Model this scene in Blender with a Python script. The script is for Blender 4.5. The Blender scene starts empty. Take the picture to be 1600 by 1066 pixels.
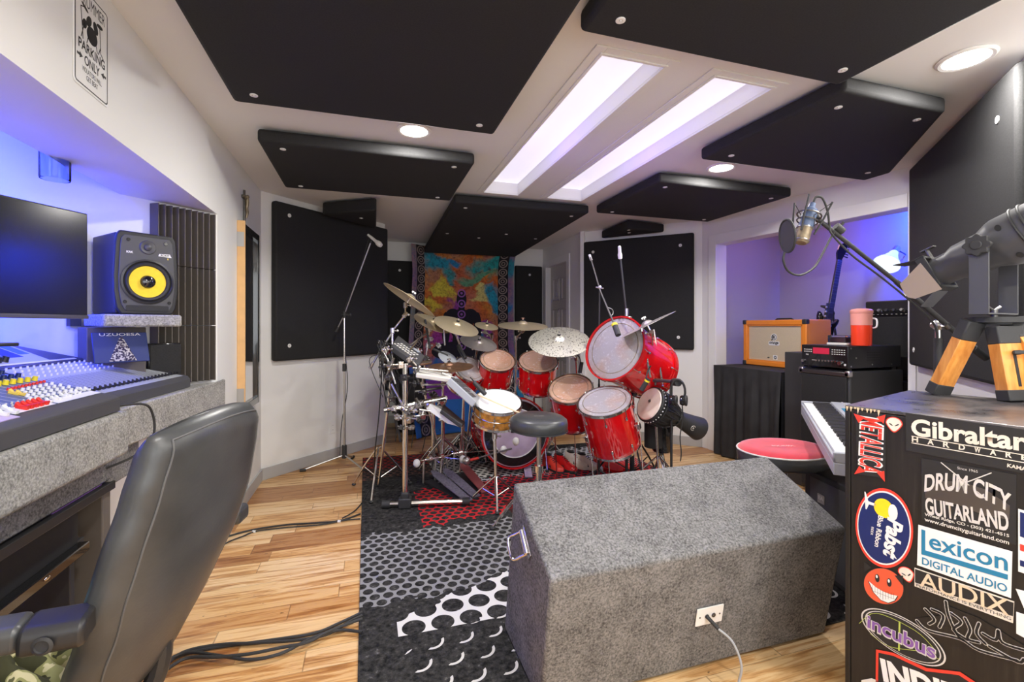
import bpy, bmesh, math, random
from mathutils import Vector, Matrix
random.seed(7)
SC = bpy.context.scene
COL = SC.collection
PI = math.pi

# ---------------------------------------------------------------- camera
FPX, CX, HY, HC = 720.0, 800.0, 510.0, 1.30      # focal length in pixels, centre column, horizon row, eye height
TH = math.atan(225.0 / FPX); SN, CS = math.sin(TH), math.cos(TH)
RIGHT = Vector((CS, -SN, 0)); FWD = Vector((SN, CS, 0)); UP = Vector((0, 0, 1))
cd = bpy.data.cameras.new('camera'); cam = bpy.data.objects.new('camera', cd); COL.objects.link(cam)
cam.location = (0, 0, HC); cam.rotation_euler = (PI / 2, 0, -TH)
cd.sensor_width = 36; cd.lens = FPX / 1600 * 36; cd.shift_y = -(533 - HY) / 1600; cd.clip_start = 0.02
SC.camera = cam

def W(px, py, d):                                   # point at depth d
    return FWD * d + RIGHT * ((px - CX) / FPX * d) + UP * (HC + (HY - py) / FPX * d)
def F(px, py, z=0.0):                               # point on the level z
    return W(px, py, FPX * (HC - z) / (py - HY))
def ray(px):
    l = (px - CX) / FPX
    return l * CS + SN, -l * SN + CS
def XP(px, py, x): return W(px, py, x / ray(px)[0])
def YP(px, py, y): return W(px, py, y / ray(px)[1])
def LP(px, py, p, q):                               # point on the upright plane through p, q
    rx, ry = ray(px); dx, dy = q[0] - p[0], q[1] - p[1]
    det = rx * (-dy) + ry * dx
    return W(px, py, (p[0] * (-dy) + p[1] * dx) / det)

# ---------------------------------------------------------------- world, exposure
w = bpy.data.worlds.new('world'); SC.world = w; w.use_nodes = True
w.node_tree.nodes['Background'].inputs[0].default_value = (0.75, 0.78, 0.85, 1)
w.node_tree.nodes['Background'].inputs[1].default_value = 0.3
SC.view_settings.view_transform = 'Standard'; SC.view_settings.look = 'None'
SC.view_settings.exposure = -0.05; SC.view_settings.gamma = 1.0; SC.view_settings.use_curve_mapping = False
SC.cycles.use_denoising = True
SC.cycles.max_bounces = 8; SC.cycles.diffuse_bounces = 5; SC.cycles.glossy_bounces = 4
SC.cycles.transmission_bounces = 6; SC.cycles.transparent_max_bounces = 8
SC.cycles.sample_clamp_indirect = 6; SC.cycles.caustics_reflective = False; SC.cycles.caustics_refractive = False
ZC = 2.44                                           # ceiling height

def area(name, loc, size, energy, color, direction=(0, 0, -1), size_y=None, spread=PI, disk=False):
    l = bpy.data.lights.new(name, 'AREA'); l.energy = energy; l.color = color; l.size = size
    if disk: l.shape = 'DISK'
    elif size_y: l.shape = 'RECTANGLE'; l.size_y = size_y
    l.spread = spread
    o = bpy.data.objects.new(name, l); COL.objects.link(o); o.location = loc
    o.rotation_euler = Vector(direction).to_track_quat('-Z', 'Y').to_euler()
    return o
def point(name, loc, r, energy, color):
    l = bpy.data.lights.new(name, 'POINT'); l.energy = energy; l.color = color; l.shadow_soft_size = r
    o = bpy.data.objects.new(name, l); COL.objects.link(o); o.location = loc
    return o
WARM = (1.0, 0.965, 0.92)
DOWN = [(0.255, 2.721), (2.412, 2.70), (2.422, 1.291), (0.255, 0.45), (2.2, -0.35), (1.35, -0.45)]  # first three are visible fixtures; the rest are unseen, added to light the room
for i, (x, y) in enumerate(DOWN):
    area('downlight_and_fill', (x, y, ZC - 0.016), 0.15, 26, WARM, disk=True)
for x0, x1 in ((0.93, 1.23), (1.50, 1.83)):
    area('trough_glow', ((x0 + x1) / 2, 2.74, ZC + 0.085), x1 - x0 - 0.03, 1.5, (0.86, 0.84, 1.0), size_y=1.95, spread=2.2)
    area('trough_strip_lamp', (x0 + 0.012, 2.74, ZC + 0.06), 0.05, 4.5, (0.25, 0.10, 1.0), direction=(1, 0, -0.2), size_y=1.9)
area('alcove_blue_lamp', (-1.6, 1.95, 2.25), 0.5, 44, (0.03, 0.06, 1.0), direction=(-0.5, 0.3, -1), size_y=0.9)
area('alcove_blue_backlight', (-1.42, 2.12, 1.5), 0.25, 16, (0.02, 0.045, 1.0), direction=(-0.5, 0.6, 0.0), size_y=0.3)
area('booth_blue_lamp', (4.40, 2.60, 2.34), 0.15, 60, (0.010, 0.045, 1.0), direction=(1, 0.1, -0.35), spread=2.6)
point('booth_purple_lamp', (4.1, 3.6, 2.3), 0.10, 2.6, (1.0, 0.45, 0.65))
area('booth_white_lamp', (4.1, 3.2, 2.40), 0.2, 0.8, (0.97, 0.98, 1.0), disk=True)
area('added_daylight', (0.8, -1.42, 1.55), 2.6, 58, (0.95, 0.98, 1.0), direction=(0, 1, 0.12), size_y=1.5)  # added source at the invented window, brightens the whole room from behind
area('alcove_white_fill', (-1.45, 1.1, 2.40), 0.3, 3.5, (0.85, 0.9, 1.0))  # added fill without a fixture, pales the blue in the alcove

# ---------------------------------------------------------------- node helper
class E:
    """a socket with arithmetic"""
    def __init__(s, nt, sock): s.nt, s.s = nt, sock
    def _op(s, op, *a):
        n = s.nt.nodes.new('ShaderNodeMath'); n.operation = op
        for i, v in enumerate((s,) + a):
            if isinstance(v, E): s.nt.links.new(v.s, n.inputs[i])
            else: n.inputs[i].default_value = v
        return E(s.nt, n.outputs[0])
    def __add__(s, o): return s._op('ADD', o)
    __radd__ = __add__
    def __sub__(s, o): return s._op('SUBTRACT', o)
    def __rsub__(s, o): return (s * -1) + o
    def __mul__(s, o): return s._op('MULTIPLY', o)
    __rmul__ = __mul__
    def __truediv__(s, o): return s._op('DIVIDE', o)
    def floor(s): return s._op('FLOOR')
    def fract(s): return s._op('FRACT')
    def abs(s): return s._op('ABSOLUTE')
    def sin(s): return s._op('SINE')
    def sqrt(s): return s._op('SQRT')
    def pw(s, o): return s._op('POWER', o)
    def lt(s, o): return s._op('LESS_THAN', o)
    def gt(s, o): return s._op('GREATER_THAN', o)
    def mn(s, o): return s._op('MINIMUM', o)
    def mx(s, o): return s._op('MAXIMUM', o)
    def mod(s, o): return s._op('FLOORED_MODULO', o)
    def sat(s): return s.mn(1.0).mx(0.0)

class Mat:
    def __init__(s, name, color=(.5, .5, .5), rough=.5, metal=0., **kw):
        s.m = bpy.data.materials.new(name); s.m.use_nodes = True; s.nt = s.m.node_tree
        s.b = s.nt.nodes['Principled BSDF']; s.b.inputs['Base Color'].default_value = (*color, 1)
        s.b.inputs['Roughness'].default_value = rough; s.b.inputs['Metallic'].default_value = metal
        for k, v in kw.items():
            k = {'coat': 'Coat Weight', 'spec': 'Specular IOR Level', 'trans': 'Transmission Weight', 'emit': 'Emission Strength',
                 'ecol': 'Emission Color', 'alpha': 'Alpha', 'ior': 'IOR', 'sheen': 'Sheen Weight', 'coatr': 'Coat Roughness', 'sss': 'Subsurface Weight'}[k]
            s.b.inputs[k].default_value = (*v, 1) if isinstance(v, tuple) else v
    def n(s, t): return s.nt.nodes.new(t)
    def l(s, a, b): s.nt.links.new(a.s if isinstance(a, E) else a, b)
    def coords(s, kind='Object'):
        t = s.n('ShaderNodeTexCoord'); x = s.n('ShaderNodeSeparateXYZ'); s.l(t.outputs[kind], x.inputs[0])
        return t.outputs[kind], E(s.nt, x.outputs[0]), E(s.nt, x.outputs[1]), E(s.nt, x.outputs[2])
    def vec(s, x, y, z=0.0):
        c = s.n('ShaderNodeCombineXYZ')
        for i, v in enumerate((x, y, z)):
            if isinstance(v, E): s.l(v, c.inputs[i])
            else: c.inputs[i].default_value = v
        return c.outputs[0]
    def noise(s, vec, scale, detail=3., rough=.5, dist=0., col=False):
        t = s.n('ShaderNodeTexNoise'); t.inputs['Scale'].default_value = scale; t.inputs['Detail'].default_value = detail
        t.inputs['Roughness'].default_value = rough; t.inputs['Distortion'].default_value = dist; s.l(vec, t.inputs['Vector'])
        return E(s.nt, t.outputs[1 if col else 0])
    def white(s, vec, col=False):
        t = s.n('ShaderNodeTexWhiteNoise'); t.noise_dimensions = '3D'; s.l(vec, t.inputs[0])
        return E(s.nt, t.outputs[1 if col else 0])
    def ramp(s, fac, stops, interp='LINEAR'):
        r = s.n('ShaderNodeValToRGB'); r.color_ramp.interpolation = interp
        while len(r.color_ramp.elements) < len(stops): r.color_ramp.elements.new(.5)
        for e, (p, c) in zip(r.color_ramp.elements, stops): e.position = p; e.color = (*c, 1)
        s.l(fac, r.inputs[0]); return E(s.nt, r.outputs[0])
    def mix(s, f, a, b, mode='MIX'):
        m = s.n('ShaderNodeMix'); m.data_type = 'RGBA'; m.blend_type = mode
        for i, v in ((0, f), (6, a), (7, b)):
            if isinstance(v, E): s.l(v, m.inputs[i])
            elif i == 0: m.inputs[0].default_value = v
            else: m.inputs[i].default_value = (*v, 1)
        return E(s.nt, m.outputs[2])
    def color(s, e): s.l(e, s.b.inputs['Base Color']); return s
    def rough(s, e): s.l(e, s.b.inputs['Roughness']); return s
    def bump(s, e, strength=.3, dist=.002):
        b = s.n('ShaderNodeBump'); b.inputs['Strength'].default_value = strength; b.inputs['Distance'].default_value = dist
        s.l(e, b.inputs['Height']); s.l(b.outputs[0], s.b.inputs['Normal']); return s

M = {}
def simple(key, color, rough=.5, metal=0., var=0.0, vs=20., bump=0., bs=200., **kw):
    m = Mat(key, color, rough, metal, **kw)
    if var or bump:
        v, x, y, z = m.coords()
        if var:
            nz = m.noise(v, vs, 4)
            m.color(m.ramp(nz, [(.3, tuple(c * (1 - var) for c in color)), (.7, tuple(min(1, c * (1 + var)) for c in color))]))
        if bump: m.bump(m.noise(v, bs, 2), bump, .001)
    M[key] = m.m; return m
simple('wall', (.80, .80, .78), .6, bump=.08, bs=90)
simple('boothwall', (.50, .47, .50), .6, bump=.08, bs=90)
simple('ceiling', (.80, .80, .785), .65, bump=.08, bs=60)
simple('trimwhite', (.84, .84, .82), .35)
simple('baseboard', (.42, .42, .42), .45)
simple('doorpaint', (.62, .60, .57), .45)
simple('blackfabric', (.011, .011, .0115), .8, var=.35, vs=160, bump=.3, bs=500)
simple('foam', (.12, .105, .09), .95, bump=.4, bs=300)
simple('foam_black', (.012, .012, .012), .8)
simple('cloth', (.022, .022, .024), .8, var=.3, vs=8, bump=.2, bs=400)
simple('blackplastic', (.02, .02, .021), .38, bump=.05, bs=500)
simple('blackmatte', (.03, .03, .031), .62, bump=.1, bs=300)
simple('blackgloss', (.012, .012, .013), .12, coat=.5)
simple('graphite', (.07, .07, .075), .42, bump=.06, bs=400)
simple('chrome', (.82, .80, .76), .16, 1.0)
simple('satin', (.55, .54, .52), .34, 1.0)
simple('gunmetal', (.16, .155, .15), .36, .9)
simple('white', (.82, .82, .80), .4)
simple('offwhite', (.70, .68, .62), .5)
simple('greyplastic', (.38, .40, .43), .42)
simple('bluegrey', (.10, .14, .24), .45, var=.15, vs=30)
simple('redknob', (.75, .03, .02), .4)
simple('yellowknob', (.85, .62, .10), .45)
simple('yellowcone', (.95, .68, .02), .42, var=.06, vs=60)
simple('rubber', (.025, .025, .025), .6)
simple('leather', (.050, .052, .053), .36, var=.35, vs=6, bump=.25, bs=120)
simple('seam', (.10, .10, .10), .6)
simple('red_lacquer', (.74, .004, .008), .12, var=.12, vs=7, coat=1.0, coatr=.04)
simple('redhoop', (.55, .012, .014), .2, coat=.6)
simple('orange', (.86, .27, .03), .42, bump=.15, bs=300)
simple('redvelvet', (.50, .012, .03), .8, var=.15, vs=14, sheen=.4)
simple('pine', (.72, .44, .19), .5, var=.07, vs=12)
simple('stick', (.78, .60, .38), .5, var=.1, vs=30)
simple('amberwood', (.75, .30, .05), .18, var=.5, vs=26, coat=.8)
simple('tan', (.74, .68, .57), .6, var=.1, vs=20)
simple('pedalgrey', (.22, .21, .27), .4, .3, var=.3, vs=60)
simple('pedalred', (.30, .08, .08), .4, .3)
simple('lilac', (.52, .42, .55), .4, var=.15, vs=10)
simple('brightyellow', (.8, .65, .02), .5)
simple('teal', (.015, .20, .36), .5)
simple('navy', (.006, .02, .12), .45)
simple('stickred', (.75, .05, .03), .45)
simple('silverink', (.62, .60, .56), .5)
simple('ink', (.015, .015, .015), .6)
simple('purple', (.22, .10, .35), .5)
simple('limeink', (.45, .55, .10), .5)
simple('toothred', (.72, .10, .04), .5)
simple('beige', (.72, .58, .40), .6)
simple('grille_tan', (.60, .50, .34), .8, var=.12, vs=220, bump=.4, bs=500)
simple('tan_metal', (.32, .25, .20), .45, .3)
simple('bronze', (.30, .24, .16), .45, .6, var=.3, vs=40)
simple('copper', (.62, .36, .22), .3, .9, var=.2, vs=20)
simple('djembehead', (.80, .72, .64), .6, var=.06, vs=20)
simple('redliquid', (.85, .06, .02), .25)
simple('pinkplastic', (.85, .36, .30), .3, alpha=.85)
simple('glow_lamp', (1, 1, 1), .5, emit=14.0, ecol=(1, .95, .87))
simple('glow_sky', (.9, .9, 1), .5, emit=.7, ecol=(.86, .83, 1.0))
simple('glow_purple', (.3, .1, 1), .5, emit=2.0, ecol=(.25, .08, 1.0))
simple('glow_shade', (.9, .95, 1), .5, emit=.75, ecol=(.70, .85, 1.0))
simple('glow_led', (.4, .9, 1), .5, emit=8.0, ecol=(.35, .85, 1.0))
simple('glow_red', (.3, .01, .03), .4, emit=.35, ecol=(.8, .04, .10))
simple('glow_blue', (.02, .05, .3), .4, emit=.5, ecol=(.03, .10, .7))
simple('screen', (.012, .013, .016), .16)
simple('mirror', (.9, .9, .9), .02, 1.0)
m = Mat('clear_glass', (.75, .85, 1.0), .05, trans=1.0, ior=1.3); M['glass'] = m.m

def carpet(key, dark, light, s1=120):
    m = Mat(key, light, .95); v, x, y, z = m.coords()
    a = m.noise(v, s1, 3, .7); b = m.noise(v, 12, 3)
    f = a * .85 + b * .25
    m.color(m.ramp(f, [(.38, dark), (.70, light)])); m.bump(m.noise(v, s1 * 1.6, 2), .6, .003); M[key] = m.m
carpet('carpet_light', (.13, .13, .12), (.46, .45, .42))
carpet('carpet_mid', (.045, .044, .043), (.25, .245, .24))

def plank_floor():
    m = Mat('plank_floor', rough=.32, spec=.4); v, x, y, z = m.coords()
    wd = .118
    row = (y / wd).floor(); rv = m.white(m.vec(row, 3.3, 0))
    ln = .50 + rv * .4
    col = ((x + rv * 7.0) / ln).floor(); key = m.vec(row, col, 1.7)
    r = m.white(key); r2 = m.white(m.vec(row, col, 9.1))
    gv = m.vec(x * 1.2 + r2 * 9, y * 15 + r * 31, r * 13)
    g = m.noise(gv, 2.2, 5, .6, .6); g2 = m.noise(m.vec(x * 3 + r * 5, y * 60, r2 * 3), 3, 3)
    base = m.ramp(r, [(0, (.80, .54, .27)), (.3, (.74, .46, .20)), (.52, (.62, .34, .13)), (.66, (.82, .58, .32)), (.80, (.46, .23, .085)), (.94, (.76, .49, .23))], 'CONSTANT')
    heart = m.ramp(g, [(.48, (1, 1, 1)), (.56, (.78, .62, .46)), (.68, (.42, .26, .15))])
    c = m.mix(.92, base, heart, 'MULTIPLY')
    fine = m.ramp(g2, [(.3, (.86, .82, .78)), (.6, (1.05, 1.05, 1.05))])
    c = m.mix(.6, c, fine, 'MULTIPLY')
    knot = m.noise(m.vec(x * 14, y * 40), 1.6, 2).gt(.735)
    c = m.mix(knot * .7, c, (.10, .05, .025))
    fy = (y / wd).fract(); fx = ((x + rv * 7.0) / ln).fract()
    gap = (fy.lt(.022).mx(fx.lt(.006)))
    c = m.mix(gap * .55, c, (.16, .08, .035))
    m.color(c); m.rough(g2 * .15 + .24); m.bump(gap * -1.0, .3, .001); M['floor'] = m.m
plank_floor()

def rug_mat():
    m = Mat('rug', rough=.95, spec=.1); v, x, y, z = m.coords()
    wob = (m.noise(v, 3.0, 2) - .5) * .30
    wob2 = (m.noise(v, 9.0, 3) - .5) * .22
    X = x; Y = y
    def dots(p, r0):
        gy = Y / (p * .87); row = gy.floor(); off = row.mod(2.0) * .5
        gx = X / p + off
        dx = (gx.fract() - .5) * p; dy = (gy.fract() - .5) * p * .87
        d = (dx * dx + dy * dy).sqrt()
        return d / (p * .5), dx, dy
    ds, a1, a2 = dots(.062, 1); db, b1, b2 = dots(.125, 1)
    wear = m.noise(v, 40, 4, .7); blk = m.ramp(wear, [(.35, (.012, .012, .012)), (.62, (.055, .053, .05)), (.78, (.20, .19, .18))])
    c = blk
    t = Y + wob - X * .0
    hole_s = ds.lt(.78); net_s = ds.gt(.78)
    # far band red, dark, white; middle red; grey; white large; crescents
    def band(lo, hi, e=t): return e.gt(lo) * e.lt(hi)
    red = (.42, .03, .03); gry = (.27, .27, .27); wht = (.72, .71, .68)
    c = m.mix(band(4.35, 5.2) * net_s * X.lt(1.05) , c, (.30, .035, .03))
    c = m.mix(band(4.05, 4.35) * net_s * .5, c, (.25, .12, .09))
    ringw = band(3.78, 4.45, Y + wob2 * 2) * X.gt(.55 ) * ds.gt(.62)
    c = m.mix(ringw, c, (.55, .56, .53))
    c = m.mix(band(2.95, 3.62, Y + wob2 - X * .16) * net_s * X.gt(.34), c, (.50, .025, .03))
    c = m.mix(band(3.0, 3.25, Y + wob) * X.gt(.95) * .8, c, (.05, .012, .012))
    grey_b = band(2.22, 2.98, Y + wob2 * .9) * net_s
    c = m.mix(grey_b, c, gry)
    wz = (Y - (X * .42)) + wob2 * .9
    whi = band(1.63, 2.04, wz) * X.gt(.12 ) * Y.gt(1.97)
    c = m.mix(whi, c, m.mix(db.lt(.80), wht, blk))
    lowr = Y.lt(2.02) * wz.lt(1.80)
    cr1 = db.gt(.62) * db.lt(.80) * (b1 * .8 - b2).gt(.030)
    c = m.mix(lowr * cr1 * X.gt(.12), c, (.66, .64, .60))
    m.color(c); m.bump(m.noise(v, 260, 2), .5, .003); M['rug'] = m.m
rug_mat()

def tapestry_mat():
    m = Mat('tapestry', rough=.9); uvn = m.n('ShaderNodeUVMap'); sp = m.n('ShaderNodeSeparateXYZ'); m.l(uvn.outputs[0], sp.inputs[0])
    u = E(m.nt, sp.outputs[0]); q = E(m.nt, sp.outputs[1])     # u 0..1 across, q 0..1 from floor to ceiling
    v = m.vec(u * 1.5, q * 2.4, 0)
    n1 = m.noise(v, 1.6, 3, .55, .8); n2 = m.noise(m.vec(u * 1.5 + 7, q * 2.4), 1.7, 3, .6, .8); n3 = m.noise(v, 9, 4, .7, 1.0)
    c = m.ramp(n1, [(.34, (.02, .25, .36)), (.43, (.10, .34, .26)), (.49, (.62, .42, .06)), (.54, (.62, .14, .02)), (.66, (.50, .05, .03)), (.74, (.25, .04, .22))])
    c = m.mix((n2 * 4 - 2.1).sat(), c, (.03, .40, .50))
    c = m.mix((n2 * -5 + 2.15).sat() * .8, c, (.72, .58, .08))
    # purple, blue towards the lower part of the printed design
    c = m.mix(((q * -4.5 + 2.9) + n1 * .6 - .3).sat(), c, (.22, .05, .30))
    c = m.mix(((q * -6.0 + 2.6) + n2 - .5).sat(), c, (.02, .07, .42))
    c = m.mix((n3 * 4 - 2.2).sat() * .55, c, (.10, .03, .04))
    du = (u - .5); 
    aura = ((du * du * 22 + (q - .62) * (q - .62) * 14).sqrt() * -2.2 + 2.1).sat()
    c = m.mix(aura * .65, c, (.28, .03, .30))
    def blob(cx, cy, rx, ry, col, k=1.0):
        e = (u + (n1 - .5) * .5 - cx) / rx; g = (q + (n2 - .5) * .35 - cy) / ry
        return m.mix(((e * e + g * g) * -1.6 + 1.5).sat() * k, c, col)
    c = m.mix(.72, c, (.62, .17, .03))
    for a_ in ((.26, .90, .20, .06, (.02, .30, .42)), (.42, .84, .16, .05, (.05, .33, .36)), (.80, .90, .20, .07, (.02, .36, .36)), (.70, .82, .17, .04, (.12, .36, .22)), (.74, .74, .16, .035, (.70, .62, .22)), (.30, .76, .13, .05, (.72, .62, .06)), (.86, .70, .08, .10, (.02, .32, .50)),
               (.20, .66, .10, .05, (.72, .56, .05)), (.45, .93, .12, .03, (.02, .26, .55)), (.42, .70, .06, .05, (.30, .05, .33)), (.62, .58, .16, .04, (.62, .13, .05)), (.34, .60, .12, .04, (.66, .20, .03)), (.74, .53, .16, .05, (.28, .05, .36)), (.28, .50, .16, .05, (.36, .04, .30)), (.66, .46, .10, .05, (.02, .24, .60)), (.38, .44, .08, .05, (.10, .05, .62)), (.5, .30, .5, .10, (.02, .16, .46)), (.3, .24, .25, .04, (.30, .03, .36))):
        c = blob(*a_)
    c = m.mix((n3 * 5 - 2.6).sat() * .7, c, (.10, .025, .04))
    c = m.mix(.55, c, m.ramp(m.noise(v, 22, 4, .75, .6), [(.36, (.25, .16, .18)), (.55, (1, 1, 1))]), 'MULTIPLY')
    c = m.mix(((q * -6.0) + 2.3 + (n2 - .5) * 3).sat(), c, (.02, .13, .42))
    c = m.mix(((q - .20).abs().lt(.05) * (u - .25).abs().lt(.2)) * .8, c, (.26, .02, .30))
    sp2 = m.noise(m.vec(u * 1.5, q * 2.4), 34, 1).gt(.70)
    c = m.mix(sp2 * .8, c, (.04, .02, .03))
    # borders
    ub = (u - .5).abs()
    bd = ub.gt(.365) * ub.lt(.455)
    ry = (q * 19).fract() - .5; rx = (ub - .41) * 12.0
    rr = (ry * ry + rx * rx).sqrt()
    ring = (rr - .40).abs().lt(.06).mx((rr - .17).abs().lt(.05))
    bc = m.mix(ring * .8, (.012, .01, .014), (.34, .27, .25))
    c = m.mix(bd, c, bc)
    c = m.mix(ub.gt(.455), c, m.mix(.5, m.ramp(n2, [(.4, (.03, .33, .42)), (.6, (.02, .12, .45))]), c))
    # seated figure with chakra rings
    def ell(cx, cy, a, b): 
        e = ((u - cx) / a); g = ((q - cy) / b); return (e * e + g * g).lt(1.0)
    fig = ell(.5, .705, .048, .050).mx(ell(.5, .65, .03, .05)).mx(ell(.5, .55, .11, .10)).mx(ell(.415, .605, .075, .045)).mx(ell(.585, .605, .075, .045))
    fig = fig.mx(ell(.345, .53, .04, .10)).mx(ell(.655, .53, .04, .10)).mx(ell(.5, .40, .30, .06)).mx(ell(.5, .46, .09, .08))
    c = m.mix(fig, c, (.012, .01, .02))
    cq = ((q - .40) / .062); cf = cq.fract() - .5; cu = (u - .5) / .062 * .62
    cr = (cf * cf + cu * cu).sqrt()
    ch = ((cr - .33).abs().lt(.06).mx(cr.lt(.12))) * q.gt(.40) * q.lt(.77)
    c = m.mix(ch * .85, c, (.32, .12, .50))
    m.color(c); M['tapestry'] = m.m
tapestry_mat()

def head_mat(key, base, worn, inner):
    m = Mat(key, base, .7); v, x, y, z = m.coords()
    r = (x * x + y * y).sqrt()
    n = m.noise(v, 42, 4, .8) + (m.noise(v, 7, 2) - .5) * .5; n2 = m.noise(v, 5, 2)
    c = m.mix(((n - .54) * 5).sat(), base, worn)
    c = m.mix((n2 * 5 - 2.4).sat() * .7, c, inner)
    m.color(c); M[key] = m.m
head_mat('head_copper', (.50, .30, .20), (.68, .60, .57), (.46, .20, .10))
head_mat('head_frost', (.40, .37, .38), (.66, .66, .68), (.45, .30, .22))
head_mat('head_white', (.80, .80, .80), (.70, .70, .72), (.86, .86, .86))

def cymbal_mat(key, col, spots, rough):
    m = Mat(key, col, rough + .08, .72); v, x, y, z = m.coords()
    r = (x * x + y * y).sqrt(); g = m.noise(m.vec(r, 0.0), 260, 2); st = m.noise(v, 7, 3)
    c = m.mix((g - .4).sat() * .8, col, tuple(k * .55 for k in col))
    c = m.mix((st * 4 - 2.1).sat() * .6, c, tuple(min(1, k * 1.2) for k in col))
    if spots: c = m.mix(m.noise(v, 75, 2).gt(.60) * .85, c, (.10, .09, .05))
    m.color(c); m.bump(g, .12, .001); M[key] = m.m
cymbal_mat('cymbal_gold', (.88, .74, .48), False, .28)
cymbal_mat('cymbal_spot', (.74, .72, .58), True, .36)
cymbal_mat('cymbal_silver', (.70, .64, .58), False, .22)

def case_mat():
    m = Mat('case_wood', (.02, .018, .016), .5); v, x, y, z = m.coords()
    n = m.noise(m.vec(x * 40, y * 40, z * 2.0), 2, 4, .7)
    m.color(m.ramp(n, [(.35, (.006, .0055, .005)), (.62, (.013, .0115, .0095)), (.8, (.030, .026, .022))])); M['case'] = m.m
    m = Mat('case_lid', (.02, .02, .02), .3); v, x, y, z = m.coords()
    n = m.noise(v, 9, 5, .7, .5)
    m.color(m.ramp(n, [(.35, (.05, .05, .055)), (.6, (.13, .12, .12)), (.75, (.22, .17, .14))])); m.rough(n * .4 + .12); M['case_lid'] = m.m
    m = Mat('camo', rough=.9); v, x, y, z = m.coords(); n = m.noise(v, 14, 2, .5, 1)
    m.color(m.ramp(n, [(.40, (.05, .05, .02)), (.47, (.30, .30, .12)), (.54, (.60, .55, .32)), (.62, (.12, .12, .05))], 'CONSTANT')); M['camo'] = m.m
    m = Mat('leg_wood', (.80, .33, .06), .4, coat=.3); v, x, y, z = m.coords(); n = m.noise(m.vec(x * 8, y * 8, z * 1.5), 7, 4)
    m.color(m.ramp(n, [(.35, (.62, .22, .035)), (.65, (.82, .36, .08))])); M['leg_wood'] = m.m
    m = Mat('crystal', (.75, .72, .70), .15, .4); v, x, y, z = m.coords(); n = m.noise(v, 120, 2)
    m.color(m.ramp(n, [(.45, (.06, .05, .10)), (.6, (.85, .80, .70))])); M['crystal'] = m.m
case_mat()
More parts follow.
